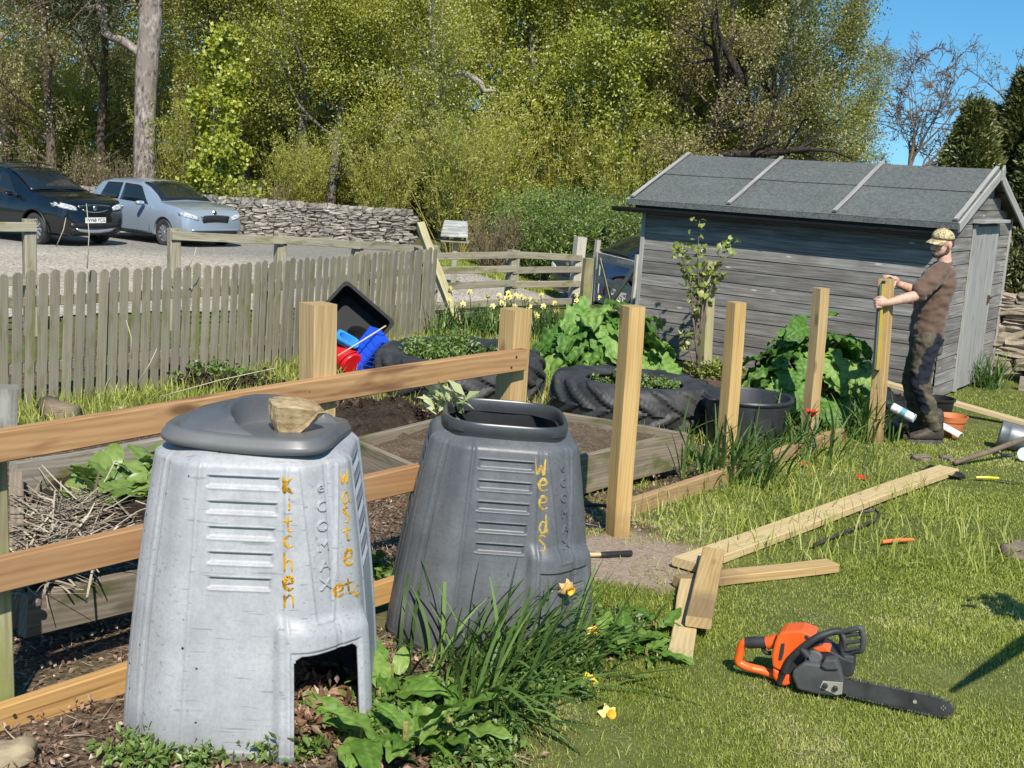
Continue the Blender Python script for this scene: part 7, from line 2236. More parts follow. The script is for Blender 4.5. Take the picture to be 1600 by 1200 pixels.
def bare_trees():
    make_tree('bare_tree', 'bare spreading tree standing alone against the blue sky beyond the shed', 'tree', put(1380, 58), dict(SP_BARE, rmin=0.021, even=1, kids=[8, 5, 4, 4, 3], taper=[0.22, 0.3, 0.35, 0.35, 0.4, 0.5], bare=[0.45, 0.25, 0.2, 0.15, 0.1], angle=[38, 40, 42, 42, 40]), 60, 6.0, 0.24, B_TWIG, None)
    a = make_tree('bare_tree', 'low bare tree on the skyline left of the lone bare tree', 'tree', put(1335, 62), dict(SP_BARE, rmin=0.02, even=1, levels=5, taper=[0.25, 0.3, 0.35, 0.35, 0.4, 0.5], bare=[0.2, 0.2, 0.2, 0.15, 0.1]), 64, 3.0, 0.14, B_GREY, None)
    copy_thing(a, put(1455, 64), 1.2, 0.95, 'low bare tree on the skyline between the lone bare tree and the cypresses')
    copy_thing(a, put(1290, 66), 2.9, 1.05, 'low bare tree on the skyline just right of the wood')
    # a tree outside the frame whose bare budding branches reach in at the top right
    R = make_tree('overhanging_tree', 'bare budding tree whose branches hang into the sky above the cypresses', 'tree', (9.9, 18.6, ground(9.9, 18.6)), dict(SP_BARE, kids=[8, 5, 5, 5, 3]), 91, 4.5, 0.12, B_GREY, L_BROWN, 0.035, 2, 0.03)
bare_trees()

def cypresses():
    def one(seed, H, W):
        rg = np.random.default_rng(seed)
        n = 9000
        t = rg.uniform(0, 1, n)**0.85                     # height share
        ph = rg.uniform(0, 2*pi, n)
        env = W*np.minimum(1.0, (1-t)*1.35+0.04)**0.8*(0.75+0.25*np.minimum(1, t*5))
        lump = 0.78 + 0.44*vnoise(np.cos(ph)*2+ph, t*9, 1.3)
        rr = env*lump*rg.uniform(0.45, 1.0, n)**0.5
        C = np.stack([rr*np.cos(ph), rr*np.sin(ph), t*H], 1)
        C = np.repeat(C, 5, 0) + rg.normal(0, 0.035, (n*5, 3))
        out = np.stack([np.cos(ph), np.sin(ph), np.full(n, 0.9)], 1)
        V, F, rnd = leaf_quads(C, 0.085, rg, aspect=0.35, along=np.repeat(out, 5, 0)*1.1)
        tint = np.repeat(np.repeat(vnoise(ph*1.2, t*7, 1.0), 5), 4)
        return V, F, np.clip(rnd*0.55+tint*0.5, 0, 1)
    mesh = []
    for k, (H, W) in enumerate(((3.45, 0.52), (3.05, 0.66), (3.0, 0.50))):
        V, F, rnd = one(20+k, H, W); mesh.append(big_mesh('crown', V, F, L_CYP, {'rnd': rnd}))
    tr = MB(); tr.tube([(0, 0, -0.2), (0.02, 0, 1.2), (0, 0.01, 2.6)], [0.09, 0.06, 0.02], 8); 
    first = None
    for px, y, k, s, lb in ((1480, 15.4, 1, 1.06, 'bushy bronze-green cypress nearest the shed roof'), (1515, 16.0, 2, 1.07, 'narrow bronze-green cypress between two others behind the shed gable'), (1550, 15.6, 0, 1.07, 'tallest bronze-green cypress with a rusty tip'), (1595, 15.0, 1, 1.06, 'bronze-green cypress at the right end of the row')):
        c = put(px, y); R = thing('cypress', lb, 'cypress', tuple(c), px*0.7, 'cypresses behind the shed')
        R.matrix_basis = R.matrix_basis @ Matrix.Diagonal((s, s, s, 1))
        if first is None: first = tr.build('trunk', B_TWIG, R, smooth=True, world_space=False)
        else:
            t2 = first.copy(); COL.objects.link(t2); t2.parent = R
        link('crown', mesh[k], R, False)
    # bushy foliage low behind the wall
    rg = np.random.default_rng(44); n = 3500
    c = Vector((6.3, 14.2, ground(6.3, 14.2)))
    q = rg.normal(size=(n, 3)); q /= np.linalg.norm(q, axis=1)[:, None]
    q = q*np.array([0.9, 0.55, 0.85])*(rg.uniform(0.3, 1, n)**0.4)[:, None]*(0.8+0.4*vnoise(q[:, 0]*3+q[:, 1]*2, q[:, 2]*3, 1.0))[:, None]
    C = np.repeat(q, 7, 0) + rg.normal(0, 0.035, (n*7, 3)) + np.array([c.x, c.y, c.z+1.0])
    V, F, rnd = leaf_quads(C, 0.07, rg, aspect=0.4)
    R = thing('cypress_bush', 'low bronze-green cypress bush spilling over the rubble wall', 'bush', tuple(c))
    link('crown', big_mesh('crown', V, F, L_CYP, {'rnd': rnd}), R)
    mb = MB(); mb.tube([c + Vector((0, 0, -0.1)), c + Vector((0.05, 0, 0.9))], [0.06, 0.03], 7); mb.build('trunk', B_TWIG, R, smooth=True)
cypresses()

def shrubs():
    # coppiced willow: many upright yellow stems from one stool
    def willow(name, label, loc, seed, n, H, spread, leafm, barkm, size, per, cat='willow'):
        r = random.Random(seed); t = Tree(seed)
        sp = dict(levels=2, seg=[8, 4], taper=[0.2, 0.4], gnarl=[0.035, 0.12], up=[0.035, 0.05], kids=[9], bare=[0.22], angle=[28], ratio=[0.22], rr=[0.5], leaves=5, leaf_from=0)
        for k in range(n):
            a = r.uniform(0, 2*pi); d = Vector((cos(a)*r.uniform(0, spread), sin(a)*r.uniform(0, spread), 1))
            t.branch(Vector((cos(a)*0.25*r.random(), sin(a)*0.25*r.random(), -0.1)), d, H*r.uniform(0.65, 1.1), 0.014, 0, sp)
        R = thing(name, label, cat, tuple(loc))
        link('stems', t.wood_mesh('stems', barkm), R, False)
        link('foliage', crown_mesh('foliage', t, leafm, size, per, seed, 0.05, aspect=0.35), R, False)
        return R
    w = willow('willow_shrub', 'upright yellow-stemmed willow shrub fanning out beside the right end of the wall', put(700, 27.5), 3, 85, 3.3, 0.55, L_SPRING, B_WILLOW, 0.085, 4)
    copy_thing(w, put(585, 32.5), 2.0, 0.9, 'upright yellow-stemmed willow shrub behind the stone wall')
    copy_thing(w, put(455, 33), 4.0, 0.85, 'upright yellow-stemmed willow shrub behind the left half of the stone wall')
    for k, (px, y, a, sc_, lb) in enumerate(((270, 33.5, 1.0, 1.05, 'yellow-stemmed willow shrub left of the bright sapling'), (520, 36, 2.5, 1.35, 'tall yellow-stemmed willow shrub in the gap above the wall middle'), (640, 37.5, 0.4, 1.55, 'tall yellow-stemmed willow shrub behind the pale birch trunk'), (395, 37, 5.2, 1.5, 'tall yellow-stemmed willow shrub behind the bright sapling'), (745, 34, 3.3, 1.3, 'tall yellow-stemmed willow shrub behind the dead shrub'), (860, 36, 1.9, 1.5, 'tall yellow-stemmed willow shrub under the lime green tree'), (960, 34, 4.4, 1.2, 'yellow-stemmed willow shrub behind the left eave of the shed'), (1060, 38, 0.9, 1.5, 'yellow-stemmed willow shrub above the left third of the shed roof'), (1180, 39, 2.2, 1.5, 'yellow-stemmed willow shrub between the pale and dark trunks'), (170, 38, 3.7, 1.5, 'yellow-stemmed willow shrub in the shade left of the pine'), (60, 38, 5.9, 1.5, 'yellow-stemmed willow shrub in the shade behind the black car'), (1225, 42, 1.3, 1.2, 'yellow-stemmed willow shrub low at the sky edge'))):
        copy_thing(w, put(px, y), a, sc_, lb)
    g = willow('green_bush', 'fresh green bush filling the gap behind the rail fence', put(850, 26.5), 8, 70, 2.3, 0.9, L_GREEN, B_GREY, 0.08, 6, 'bush')
    copy_thing(g, put(925, 27.5), 1.5, 1.05, 'fresh green bush behind the gate post and blue car')
    copy_thing(g, put(985, 29.5), 3.5, 1.0, 'fresh green bush beside the left corner of the shed')
    copy_thing(g, put(800, 30), 5.0, 0.95, 'fresh green bush behind the brown dead shrub')
    d = willow('dead_shrub', 'brown leafless tangle of old stems beside the bird table', put(758, 25.8), 14, 60, 1.5, 0.75, L_BROWN, B_TWIG, 0.05, 1, 'shrub')
    copy_thing(d, put(90, 31.5), 1.0, 1.5, 'brown twiggy undergrowth behind the black car')
    copy_thing(d, put(180, 32), 2.2, 1.4, 'brown twiggy undergrowth left of the pine trunk')
    copy_thing(d, put(400, 31.8), 3.1, 1.1, 'brown twiggy shrub just behind the wall beside the sapling')
    # a broken grey branch hanging in the trees, and the wires across the sky
    mb = MB(); P = lambda px, py: at_y(px, py, 33.0)
    ps = [P(700, 118), P(722, 113), P(740, 122), P(752, 132), P(757, 142), P(775, 142)]
    mb.tube(ps, [0.05, 0.085, 0.10, 0.09, 0.07, 0.03], 8)
    tag(mb.build('broken_branch', B_PALE, smooth=True), 'curved broken pale branch caught high among the yellow-green trees', 'branch')
    for k, (ya, yb) in enumerate(((166, 196), (177, 202))):
        mb = MB(); a, b = at_y(1290, ya-3, 48), at_y(1540, yb+4, 48)
        mb.tube([a.lerp(b, t) - Vector((0, 0, 0.12*sin(pi*t))) for t in np.linspace(0, 1, 12)], 0.016, 5)
        tag(mb.build('overhead_wire', M_BLACKPL), ('upper' if k == 0 else 'lower') + ' overhead wire crossing the sky before the lone bare tree', 'wire')
shrubs()
# ================================================================== plants in the garden
def ribbons(base, az, L, lean0, curl, w, rg, seg=4, tipw=0.15, twist=0.35):
    """arched strap leaves: base (N,3), heading az, length, start lean from upright, added lean to the tip"""
    N = len(base); t = np.linspace(0, 1, seg+1)
    th = lean0[:, None] + curl[:, None]*t[None]**1.3
    ds = L[:, None]/seg
    r = np.concatenate([np.zeros((N, 1)), np.cumsum(np.sin((th[:, 1:]+th[:, :-1])/2)*ds, 1)], 1)
    z = np.concatenate([np.zeros((N, 1)), np.cumsum(np.cos((th[:, 1:]+th[:, :-1])/2)*ds, 1)], 1)
    ca, sa = np.cos(az)[:, None], np.sin(az)[:, None]
    P = np.stack([base[:, 0:1]+r*ca, base[:, 1:2]+r*sa, base[:, 2:3]+z], -1)
    tw = az + np.pi/2 + rg.normal(0, twist, N)
    side_ = np.stack([np.cos(tw), np.sin(tw), rg.normal(0, 0.15, N)], -1)[:, None]
    prof = np.where(t < 0.55, 1.0, 1-(1-tipw)*((t-0.55)/0.45)**1.5)
    hw = (w[:, None]*0.5*prof[None])[..., None]
    V = np.stack([P-side_*hw, P+side_*hw], 2).reshape(-1, 3)
    i = (np.arange(N)*(seg+1)*2)[:, None] + np.arange(seg)[None]*2
    F = np.stack([i, i+1, i+3, i+2], -1).reshape(-1, 4)
    return V, F, (seg+1)*2
def ribbon_obj(name, mat, parent, rg, base, az, L, lean0, curl, w, seg=4, rnd=None, **kw):
    V, F, k = ribbons(base, az, L, lean0, curl, w, rg, seg, **kw)
    if rnd is None: rnd = np.clip(rg.normal(0.5, 0.25, len(base)), 0, 1)
    return link(name, big_mesh(name, V, F, mat, {'rnd': np.repeat(rnd, k)}, smooth=True), parent)
def leaf_sheet(L, W, rg, kind='dock', droop=0.8, ruffle=0.02, fold=0.25, nu=11, nv=7):
    u = np.linspace(0, 1, nu)[:, None]; v = np.linspace(-1, 1, nv)[None]
    if kind == 'dock': w = np.sin(np.pi*np.clip(u*0.97+0.03, 0, 1)**0.75)**0.75
    else: w = np.sqrt(np.clip(np.sin(np.pi*np.clip(u*0.9+0.10, 0, 1)**0.72), 0, 1))*(1+0.10*np.sin(u*17))
    th = -droop*u**1.2
    x = np.cumsum(np.concatenate([np.zeros((1, 1)), np.cos(th[1:])*L/(nu-1)]), 0); z = np.cumsum(np.concatenate([np.zeros((1, 1)), np.sin(th[1:])*L/(nu-1)]), 0)
    y = W*0.5*w*v
    ph = rg.uniform(0, 6, 3)
    z = z + (0.012*L*np.abs(np.sin(u*22+np.abs(v)*4))*(np.abs(v) < 0.93) if kind == 'dock' else 0)
    z = z + fold*np.abs(y) - (0.9*fold/W)*y**2*1.2 + ruffle*np.abs(v)**1.6*np.sin(u*15+ph[0]+v*2) + ruffle*0.5*np.sin(v*9+ph[1])*u
    if kind != 'dock':
        e = np.abs(v)**2
        z = z + ruffle*0.75*e*np.sin(u*34+v*5+ph[1]) + ruffle*0.35*np.sin(u*21+ph[2])*np.cos(v*13+ph[0]) - 0.05*L*np.exp(-(v/0.10)**2)*0.35
        y = y*(1+0.09*np.sin(u*41+ph[0])*np.abs(v))
        x = x - 0.20*L*np.abs(v)**2*(1-u)**2 + 0.02*L*np.sin(v*14+ph[2])*np.abs(v)
    return np.stack([x + 0*v, y, z + 0*v], -1)
def leaf_cluster(specs, rg):
    """specs: (matrix, sheet) -> V, F, rnd"""
    Vs, Fs, A = [], [], []; b = 0
    for M, S_, r in specs:
        nu, nv = S_.shape[:2]
        P = S_.reshape(-1, 3) @ np.array(M.to_3x3()).T + np.array(M.translation)
        i = np.arange(nu*nv).reshape(nu, nv)+b
        Vs.append(P); Fs.append(np.stack([i[:-1, :-1], i[:-1, 1:], i[1:, 1:], i[1:, :-1]], -1).reshape(-1, 4)); b += nu*nv
        vein = np.abs(np.linspace(-1, 1, nv))[None].repeat(nu, 0).reshape(-1)
        uu = np.linspace(0, 1, nu)[:, None].repeat(nv, 1).reshape(-1)
        A.append(np.clip(r + 0.3*np.exp(-(vein/0.12)**2) + 0.16*np.sin(uu*40-vein*7) + rg.normal(0, 0.05, nu*nv), 0, 1))
    return np.concatenate(Vs), np.concatenate(Fs), np.concatenate(A)
L_DOCK = leaf_mat('dock_leaf', [(0.035, 0.075, 0.010), (0.075, 0.155, 0.020), (0.13, 0.24, 0.035), (0.24, 0.34, 0.08)], trans=0.28, gloss=0.025, rough=0.5)
L_RHUB = leaf_mat('rhubarb_leaf', [(0.035, 0.085, 0.012), (0.075, 0.17, 0.025), (0.13, 0.26, 0.045), (0.24, 0.36, 0.09)], trans=0.25, gloss=0.02, rough=0.55)
L_DAFF = leaf_mat('daffodil_leaf', [(0.030, 0.060, 0.015), (0.060, 0.115, 0.026), (0.11, 0.19, 0.04), (0.20, 0.28, 0.07)], trans=0.25, gloss=0.025, rough=0.5)
L_WEED = leaf_mat('small_weed_leaf', [(0.06, 0.11, 0.015), (0.12, 0.20, 0.028), (0.22, 0.31, 0.06)], trans=0.3)
L_CURRANT = leaf_mat('currant_leaf', [(0.09, 0.13, 0.015), (0.19, 0.24, 0.03), (0.32, 0.37, 0.07)], trans=0.3)
L_STRAW = leaf_mat('dry_straw', [(0.075, 0.055, 0.035), (0.20, 0.155, 0.105), (0.38, 0.31, 0.22), (0.56, 0.49, 0.37)], trans=0.05)
L_LITTER = leaf_mat('brown_leaf_litter', [(0.045, 0.022, 0.012), (0.13, 0.07, 0.04), (0.27, 0.15, 0.085), (0.46, 0.33, 0.22)], trans=0.1)
def placed(p, az, pitch, roll=0.0):
    return Matrix.Translation(p) @ Matrix.Rotation(az, 4, 'Z') @ Matrix.Rotation(-pitch, 4, 'Y') @ Matrix.Rotation(roll, 4, 'X')

def rhubarb(label, c, seed, n, rx, ry, h, size):
    r = random.Random(seed); rg = np.random.default_rng(seed)
    R = thing('rhubarb', label, 'rhubarb', tuple(c)); sp = []; st = MB()
    for k in range(n):
        ring = sqrt((k+0.5)/n); a = k*2.399 + r.uniform(-0.3, 0.3)
        hh = h*(1.0-0.72*ring**2)*r.uniform(0.8, 1.15)
        p = c + Vector((rx*ring*cos(a)*0.72, ry*ring*sin(a)*0.72, hh*0.85))
        L = size*r.uniform(0.7, 1.2); pitch = radians(r.gauss(12-46*ring, 14))
        # big leaves show their faces outward
        S_ = leaf_sheet(L, L*r.uniform(0.8, 1.0), rg, 'rhubarb', droop=r.uniform(0.5, 1.3), ruffle=0.06*L, fold=0.2, nu=25, nv=19)
        sp.append((placed(p, a + r.gauss(0, 0.4), pitch, r.gauss(0, 0.3)), S_, r.uniform(0.1, 0.85)))
        q = c + Vector((r.gauss(0, 0.08), r.gauss(0, 0.08), 0.0))
        st.tube([q, q.lerp(p, 0.5) + Vector((0, 0, hh*0.15)), p], [0.014, 0.012, 0.008], 6)
    V, F, A = leaf_cluster(sp, rg)
    link('foliage', big_mesh('foliage', V, F, L_RHUB, {'rnd': A}, smooth=True), R)
    st.build('stalk', pmat('rhubarb_stalk', (0.22, 0.10, 0.05), (0.30, 0.26, 0.08), rough=0.5), R, smooth=True)
rhubarb('broad leaved rhubarb clump behind the tyres by the daffodils', Vector((0.95, 12.0, -0.35)), 1, 66, 0.85, 0.55, 0.82, 0.37)
rhubarb('broad leaved rhubarb clump between the loose posts and the shed', Vector((2.72, 10.45, -0.35)), 2, 64, 0.68, 0.55, 0.98, 0.33)

def dock(label, px, py, seed, n, size, h=0.12, name='dock_plant', spread=1.0):
    r = random.Random(seed); rg = np.random.default_rng(seed)
    c = on_ground(px, py); R = thing(name, label, 'dock plant', tuple(c)); sp = []
    for k in range(n):
        a = k*2.399 + r.uniform(-0.4, 0.4); L = size*r.uniform(0.6, 1.25)
        p = c + Vector((0.05*spread*cos(a)*r.random()*2, 0.05*spread*sin(a)*r.random()*2, h*r.uniform(0.1, 1.0)))
        S_ = leaf_sheet(L, L*r.uniform(0.40, 0.52), rg, 'dock', droop=r.uniform(0.3, 1.2), ruffle=0.045*L, fold=r.uniform(0.2, 0.5), nu=15, nv=9)
        sp.append((placed(p, a, radians(r.uniform(5, 60)), r.gauss(0, 0.25)), S_, r.uniform(0.15, 0.95)))
    V, F, A = leaf_cluster(sp, rg)
    link('foliage', big_mesh('foliage', V, F, L_DOCK, {'rnd': A}, smooth=True), R)
    mb = MB(); mb.tube([c - Vector((0, 0, 0.02)), c + Vector((0, 0, h))], 0.009, 6); mb.build('stem', B_WILLOW, R)
for k, (px, py, n, sz, h, lb) in enumerate([
    (590, 1128, 15, 0.16, 0.12, 'broad dock plant just in front of the pale bin hatch'), (565, 1182, 12, 0.17, 0.10, 'large dark dock plant lowest at the edge before the pale bin'),
    (632, 1185, 12, 0.17, 0.12, 'upright leaved dock plant in front of the daffodil leaves'), (700, 1168, 12, 0.15, 0.10, 'yellowing dock plant under the drooping daffodil leaves'), (610, 1090, 10, 0.16, 0.12, 'small dock plant between the two bins'),
    (968, 1008, 18, 0.13, 0.05, 'low flat dock plant on the lawn edge beside the dark bin hatch'), (1010, 1028, 16, 0.12, 0.04, 'low flat dock plant touching the crossed offcuts'), (925, 1022, 14, 0.12, 0.06, 'low dock plant in front of the dark bin hatch'), (1022, 985, 12, 0.10, 0.04, 'small flat dock plant behind the crossed offcuts'),
    (192, 800, 30, 0.17, 0.16, 'green dock plant in the weedy bed against the pale bin'), (160, 785, 20, 0.15, 0.14, 'green dock plant in the weedy bed beside the grey board'), (218, 765, 22, 0.15, 0.20, 'taller dock plant behind the others in the weedy bed'), (112, 762, 7, 0.11, 0.13, 'small dock plant at the back of the straw pile'), (120, 868, 5, 0.12, 0.08, 'low dock leaves in front of the straw pile')]):
    dock(lb, px, py, 100+k, n, sz, h) if k < 9 else None
    if k >= 9:
        r = random.Random(100+k); rg = np.random.default_rng(100+k)
        y = 4.6 if k in (9, 10) else (4.85 if k in (11, 12) else 4.15)
        c = at_y(px, py, y); R = thing('dock_plant', lb, 'dock plant', tuple(c)); sp = []
        for j in range(n*2):
            a = j*2.399; Ls = sz*r.uniform(0.6, 1.3); p = c + Vector((r.gauss(0, 0.08), r.gauss(0, 0.08), r.uniform(-0.06, h*0.6)))
            sp.append((placed(p, a, radians(r.uniform(15, 70)), r.gauss(0, 0.3)), leaf_sheet(Ls, Ls*r.uniform(0.4, 0.6), rg, 'dock', droop=r.uniform(0.3, 1.2), ruffle=0.04*Ls), r.uniform(0.3, 1.0)))
        V, F, A = leaf_cluster(sp, rg); link('foliage', big_mesh('foliage', V, F, L_WEED, {'rnd': A}, smooth=True), R)

def daffodil_clump(label, c, seed, n, L, spread, lean=0.5, az0=None, azs=6.3, w=0.014, mat=None):
    rg = np.random.default_rng(seed)
    R = thing('daffodil_clump', label, 'daffodil clump', tuple(c))
    b = np.stack([c[0]+rg.normal(0, spread, n), c[1]+rg.normal(0, spread*0.7, n), np.full(n, c[2]-0.01)], 1)
    az = rg.uniform(0, 2*pi, n) if az0 is None else rg.normal(az0, azs, n)
    ribbon_obj('foliage', mat or L_DAFF, R, rg, b, az, L*rg.uniform(0.6, 1.2, n), np.abs(rg.normal(0.15, lean*0.55, n)), rg.gamma(2.2, 0.38, n), np.full(n, w)*rg.uniform(0.7, 1.2, n), seg=7, tipw=0.25)
    return R
ML = [('strap leaved daffodil clump flopping over in front of the dark bin', on_ground(800, 1015), 1, 120, 0.36, 0.10), ('strap leaved daffodil clump sprawling toward the lawn with bent leaves', on_ground(745, 1072), 2, 100, 0.38, 0.10), ('upright daffodil clump close against the dark bin', on_ground(700, 1030), 3, 22, 0.40, 0.07)]
for k, (lb, c, sd, n, LL, s) in enumerate(ML):
    daffodil_clump(lb, c, sd, n, LL, s, lean=(1.15, 1.2, 0.35)[k], az0=(-0.1, -0.3, 1.6)[k], azs=1.0)
daffodil_clump('loose daffodil leaves bent low over the lawn edge', on_ground(850, 1062), 4, 90, 0.40, 0.10, lean=1.1, az0=-0.35, azs=0.7)
daffodil_clump('daffodil leaves sprawling down to the lowest edge of the bed', on_ground(770, 1128), 5, 70, 0.42, 0.08, lean=1.2, az0=-0.7, azs=0.6)
daffodil_clump('long leaved daffodil clump lying along the laid orange rail', on_ground(1150, 752), 7, 150, 0.50, 0.20, lean=0.9, az0=-0.3, azs=1.4, w=0.016)
daffodil_clump('second daffodil clump along the orange rail nearer the red flower', on_ground(1235, 712), 8, 120, 0.46, 0.22, lean=0.9, az0=0.2, azs=1.5, w=0.016)
daffodil_clump('daffodil clump at the foot of the post the man steadies', on_ground(1352, 690), 9, 90, 0.50, 0.10, lean=0.35)
daffodil_clump('daffodil clump at the foot of the rubble wall beside the shed', on_ground(1545, 606), 10, 90, 0.42, 0.10, lean=0.5)
def daff_flower(label, px, py, y, face, tint, size=0.038, stem=True, group=None, wilt=0.0):
    p = at_y(px, py, y) if y else on_ground(px, py, 0.05)
    R = thing('daffodil', label, 'daffodil', tuple(p), 0, group)
    M = turned(p, face); pet = pmat('daffodil_petal_%d' % int(tint[1]*100), tint, tuple(c*0.9 for c in tint), rough=0.6)
    rg = np.random.default_rng(int(px)); sp = []
    for k in range(6):
        S_ = leaf_sheet(size, size*0.62, rg, 'dock', droop=0.3+wilt, ruffle=0.003, fold=0.1, nu=6, nv=5)
        sp.append((M @ Matrix.Rotation(k*pi/3, 4, 'Z') @ Matrix.Rotation(-0.15, 4, 'Y'), S_, 0.5))
    V, F, A = leaf_cluster(sp, rg); link('petal', big_mesh('petal', V, F, pet, smooth=True), R)
    mb = MB(); mb.lathe([(0.006, 0), (size*0.28, size*0.25), (size*0.34, size*0.55), (size*0.42, size*0.62), (size*0.30, size*0.50), (0.004, size*0.1)], 16, M)
    mb.build('trumpet', pmat('daffodil_trumpet', (0.75, 0.38, 0.02), (0.8, 0.45, 0.03), rough=0.6), R, smooth=True)
    if stem:
        g = Vector((p.x - face[0]*0.08, p.y - face[1]*0.04+0.03, ground(p.x, p.y)))
        mb = MB(); mb.tube([g, g.lerp(p, 0.7) + Vector((0, 0, 0.03)), p - Vector(face).normalized()*0.02 + Vector((0, 0, 0.012)), p], [0.005, 0.004, 0.0035, 0.004], 6); mb.build('stem', L_DAFF, R, smooth=True)
    return R
Y1, Y2 = (0.80, 0.58, 0.03), (0.80, 0.66, 0.20)
daff_flower('wilted orange daffodil hanging before the dark bin hatch', 887, 920, 4.12, (0.5, -0.8, -0.1), (0.62, 0.40, 0.16), 0.042, wilt=0.8)
daff_flower('faded yellow daffodil low beside the dark bin', 926, 986, 4.25, (0.3, -0.7, 0.5), (0.70, 0.50, 0.12), 0.034, wilt=0.5)
daff_flower('bright yellow daffodil nodding at the edge of the low dock leaves', 920, 1064, 3.85, (0.2, -0.9, 0.1), Y1, 0.038)
daff_flower('pale double daffodil fallen on the lawn', 950, 1118, 3.62, (0.4, -0.7, 0.6), Y2, 0.042)
daff_flower('small yellow daffodil half hidden among the dock leaves', 678, 1086, 3.62, (-0.4, -0.8, 0.3), Y1, 0.034)
def back_daffodils():
    r = random.Random(6); rg = np.random.default_rng(80)
    V, F, A = leaf_cluster([(Matrix.Rotation(q*pi/3, 4, 'Z'), leaf_sheet(0.042, 0.028, rg, 'dock', droop=0.2, ruffle=0.002, nu=4, nv=3), 0.5) for q in range(6)], rg)
    FL = big_mesh('flower', V, F, pmat('pale_daffodil_petal', (0.70, 0.66, 0.34), (0.66, 0.56, 0.16), rough=0.6), smooth=True)
    mb = MB(); mb.lathe([(0.006, 0), (0.010, 0.012), (0.014, 0.024), (0.002, 0.010)], 8); t_ = mb.build('trumpet', pmat('deep_trumpet', (0.70, 0.48, 0.05), (0.72, 0.52, 0.06), rough=0.6), None, smooth=True); TR = t_.data; bpy.data.objects.remove(t_)
    spots = [(700, 470), (745, 476), (785, 484), (840, 478), (880, 476), (918, 486)]
    for k, (px, py) in enumerate(spots):
        c = on_ground(px, py + 22); c.y = min(c.y, 14.9); c = Vector(((px-800)/F_PX*14.2, 14.2 + 0.1*(k % 2), -0.35))
        names = ['leftmost daffodil clump under the rail fence beside the leaning plank', 'daffodil clump under the rail fence just right of the leaning plank', 'daffodil clump before the middle post of the rail fence', 'daffodil clump between the middle post and the gate post', 'full flowering daffodil clump left of the short mossy post', 'rightmost daffodil clump before the gate, above the rhubarb']
        R = daffodil_clump(names[k], c, 60+k, 170, 0.42, 0.24, lean=0.3, w=0.018)
        n = (3, 5, 9, 12, 12, 6)[k]; stm = MB()
        for j in range(n):
            p = c + Vector((r.gauss(0, 0.28), r.gauss(0, 0.15), r.uniform(0.32, 0.58)))
            M = turned(p, (r.gauss(0, 0.6), -1, r.gauss(0.1, 0.4)), r.uniform(0, 1))
            fl = link('flower', FL, R); fl.matrix_basis = R.matrix_basis.inverted() @ M
            tr = link('trumpet', TR, fl, False)
            stm.tube([c + Vector(((p.x-c.x)*0.6, (p.y-c.y)*0.6, 0)), p + Vector((0, 0.02, 0.0))], 0.004, 4, cap=False)
        stm.build('stems', L_DAFF, R, smooth=True)
back_daffodils()

def weed_bush(label, c, seed, n, rad, h, size, mat, cat='weeds', name='weed_clump', stems=30, aspect=0.6, flat=1.0):
    rg = np.random.default_rng(seed); r = random.Random(seed)
    R = thing(name, label, cat, tuple(c)); mb = MB(); tips = []
    for k in range(stems):
        a = r.uniform(0, 2*pi); q = rad*sqrt(r.random())
        b = c + Vector((q*cos(a)*0.7, q*sin(a)*0.7*flat, 0)); e = c + Vector((q*cos(a)*1.15, q*sin(a)*1.15*flat, h*r.uniform(0.5, 1.1)*(1.1-0.5*q/rad)))
        m = b.lerp(e, 0.5) + Vector((r.gauss(0, 0.02), r.gauss(0, 0.02), 0.02))
        mb.tube([b, m, e], [0.004, 0.003, 0.002], 4, cap=False); tips.append((b, m, e))
    C = []
    for _ in range(n):
        b, m, e = r.choice(tips); t = r.uniform(0.15, 1.0)
        p = (b.lerp(m, t*2) if t < 0.5 else m.lerp(e, t*2-1)); C.append(tuple(p + Vector((r.gauss(0, 0.018), r.gauss(0, 0.018), r.gauss(0, 0.012)))))
    V, F, rnd = leaf_quads(np.array(C), size, rg, aspect=aspect, upbias=0.9)
    mb.build('stems', mat, R, smooth=True); link('foliage', big_mesh('foliage', V, F, mat, {'rnd': rnd}), R)
    return R
weed_bush('tangle of green weeds growing out of the far tractor tyre', TY1 + Vector((-0.12, -0.05, 0.26)), 31, 3200, 0.40, 0.34, 0.045, L_WEED, stems=70, aspect=0.4)
weed_bush('thin green growth inside the nearer tractor tyre', TY2 + Vector((0, 0, 0.33)), 32, 900, 0.36, 0.06, 0.03, L_WEED, stems=40)
weed_bush('low fresh weeds at the foot of the pale bin', on_ground(440, 1168), 33, 1300, 0.13, 0.13, 0.035, L_WEED, stems=40, aspect=0.45)
weed_bush('creeping weeds before the pale bin at the lowest edge', on_ground(262, 1192), 34, 900, 0.17, 0.07, 0.03, L_WEED, stems=34, aspect=0.45)
weed_bush('scrubby green weeds along the foot of the picket fence', on_ground(335, 600), 35, 1500, 0.42, 0.22, 0.045, L_WEED, stems=60, flat=0.5)
weed_bush('pale variegated shoots drooping over the rim of the dark bin', at_y(700, 640, 4.62), 36, 46, 0.10, 0.08, 0.085, leaf_mat('pale_cream_leaf', [(0.25, 0.30, 0.10), (0.45, 0.50, 0.22), (0.6, 0.62, 0.35)]), stems=9, aspect=0.42, cat='shoots', name='leafy_shoots')
weed_bush('shaded weeds growing between the two bins', on_ground(598, 905), 37, 500, 0.13, 0.10, 0.05, L_WEED, stems=20)
weed_bush('pale leaved weeds at the foot of the old post', on_ground(1120, 590), 38, 900, 0.28, 0.25, 0.05, L_CURRANT, stems=40)
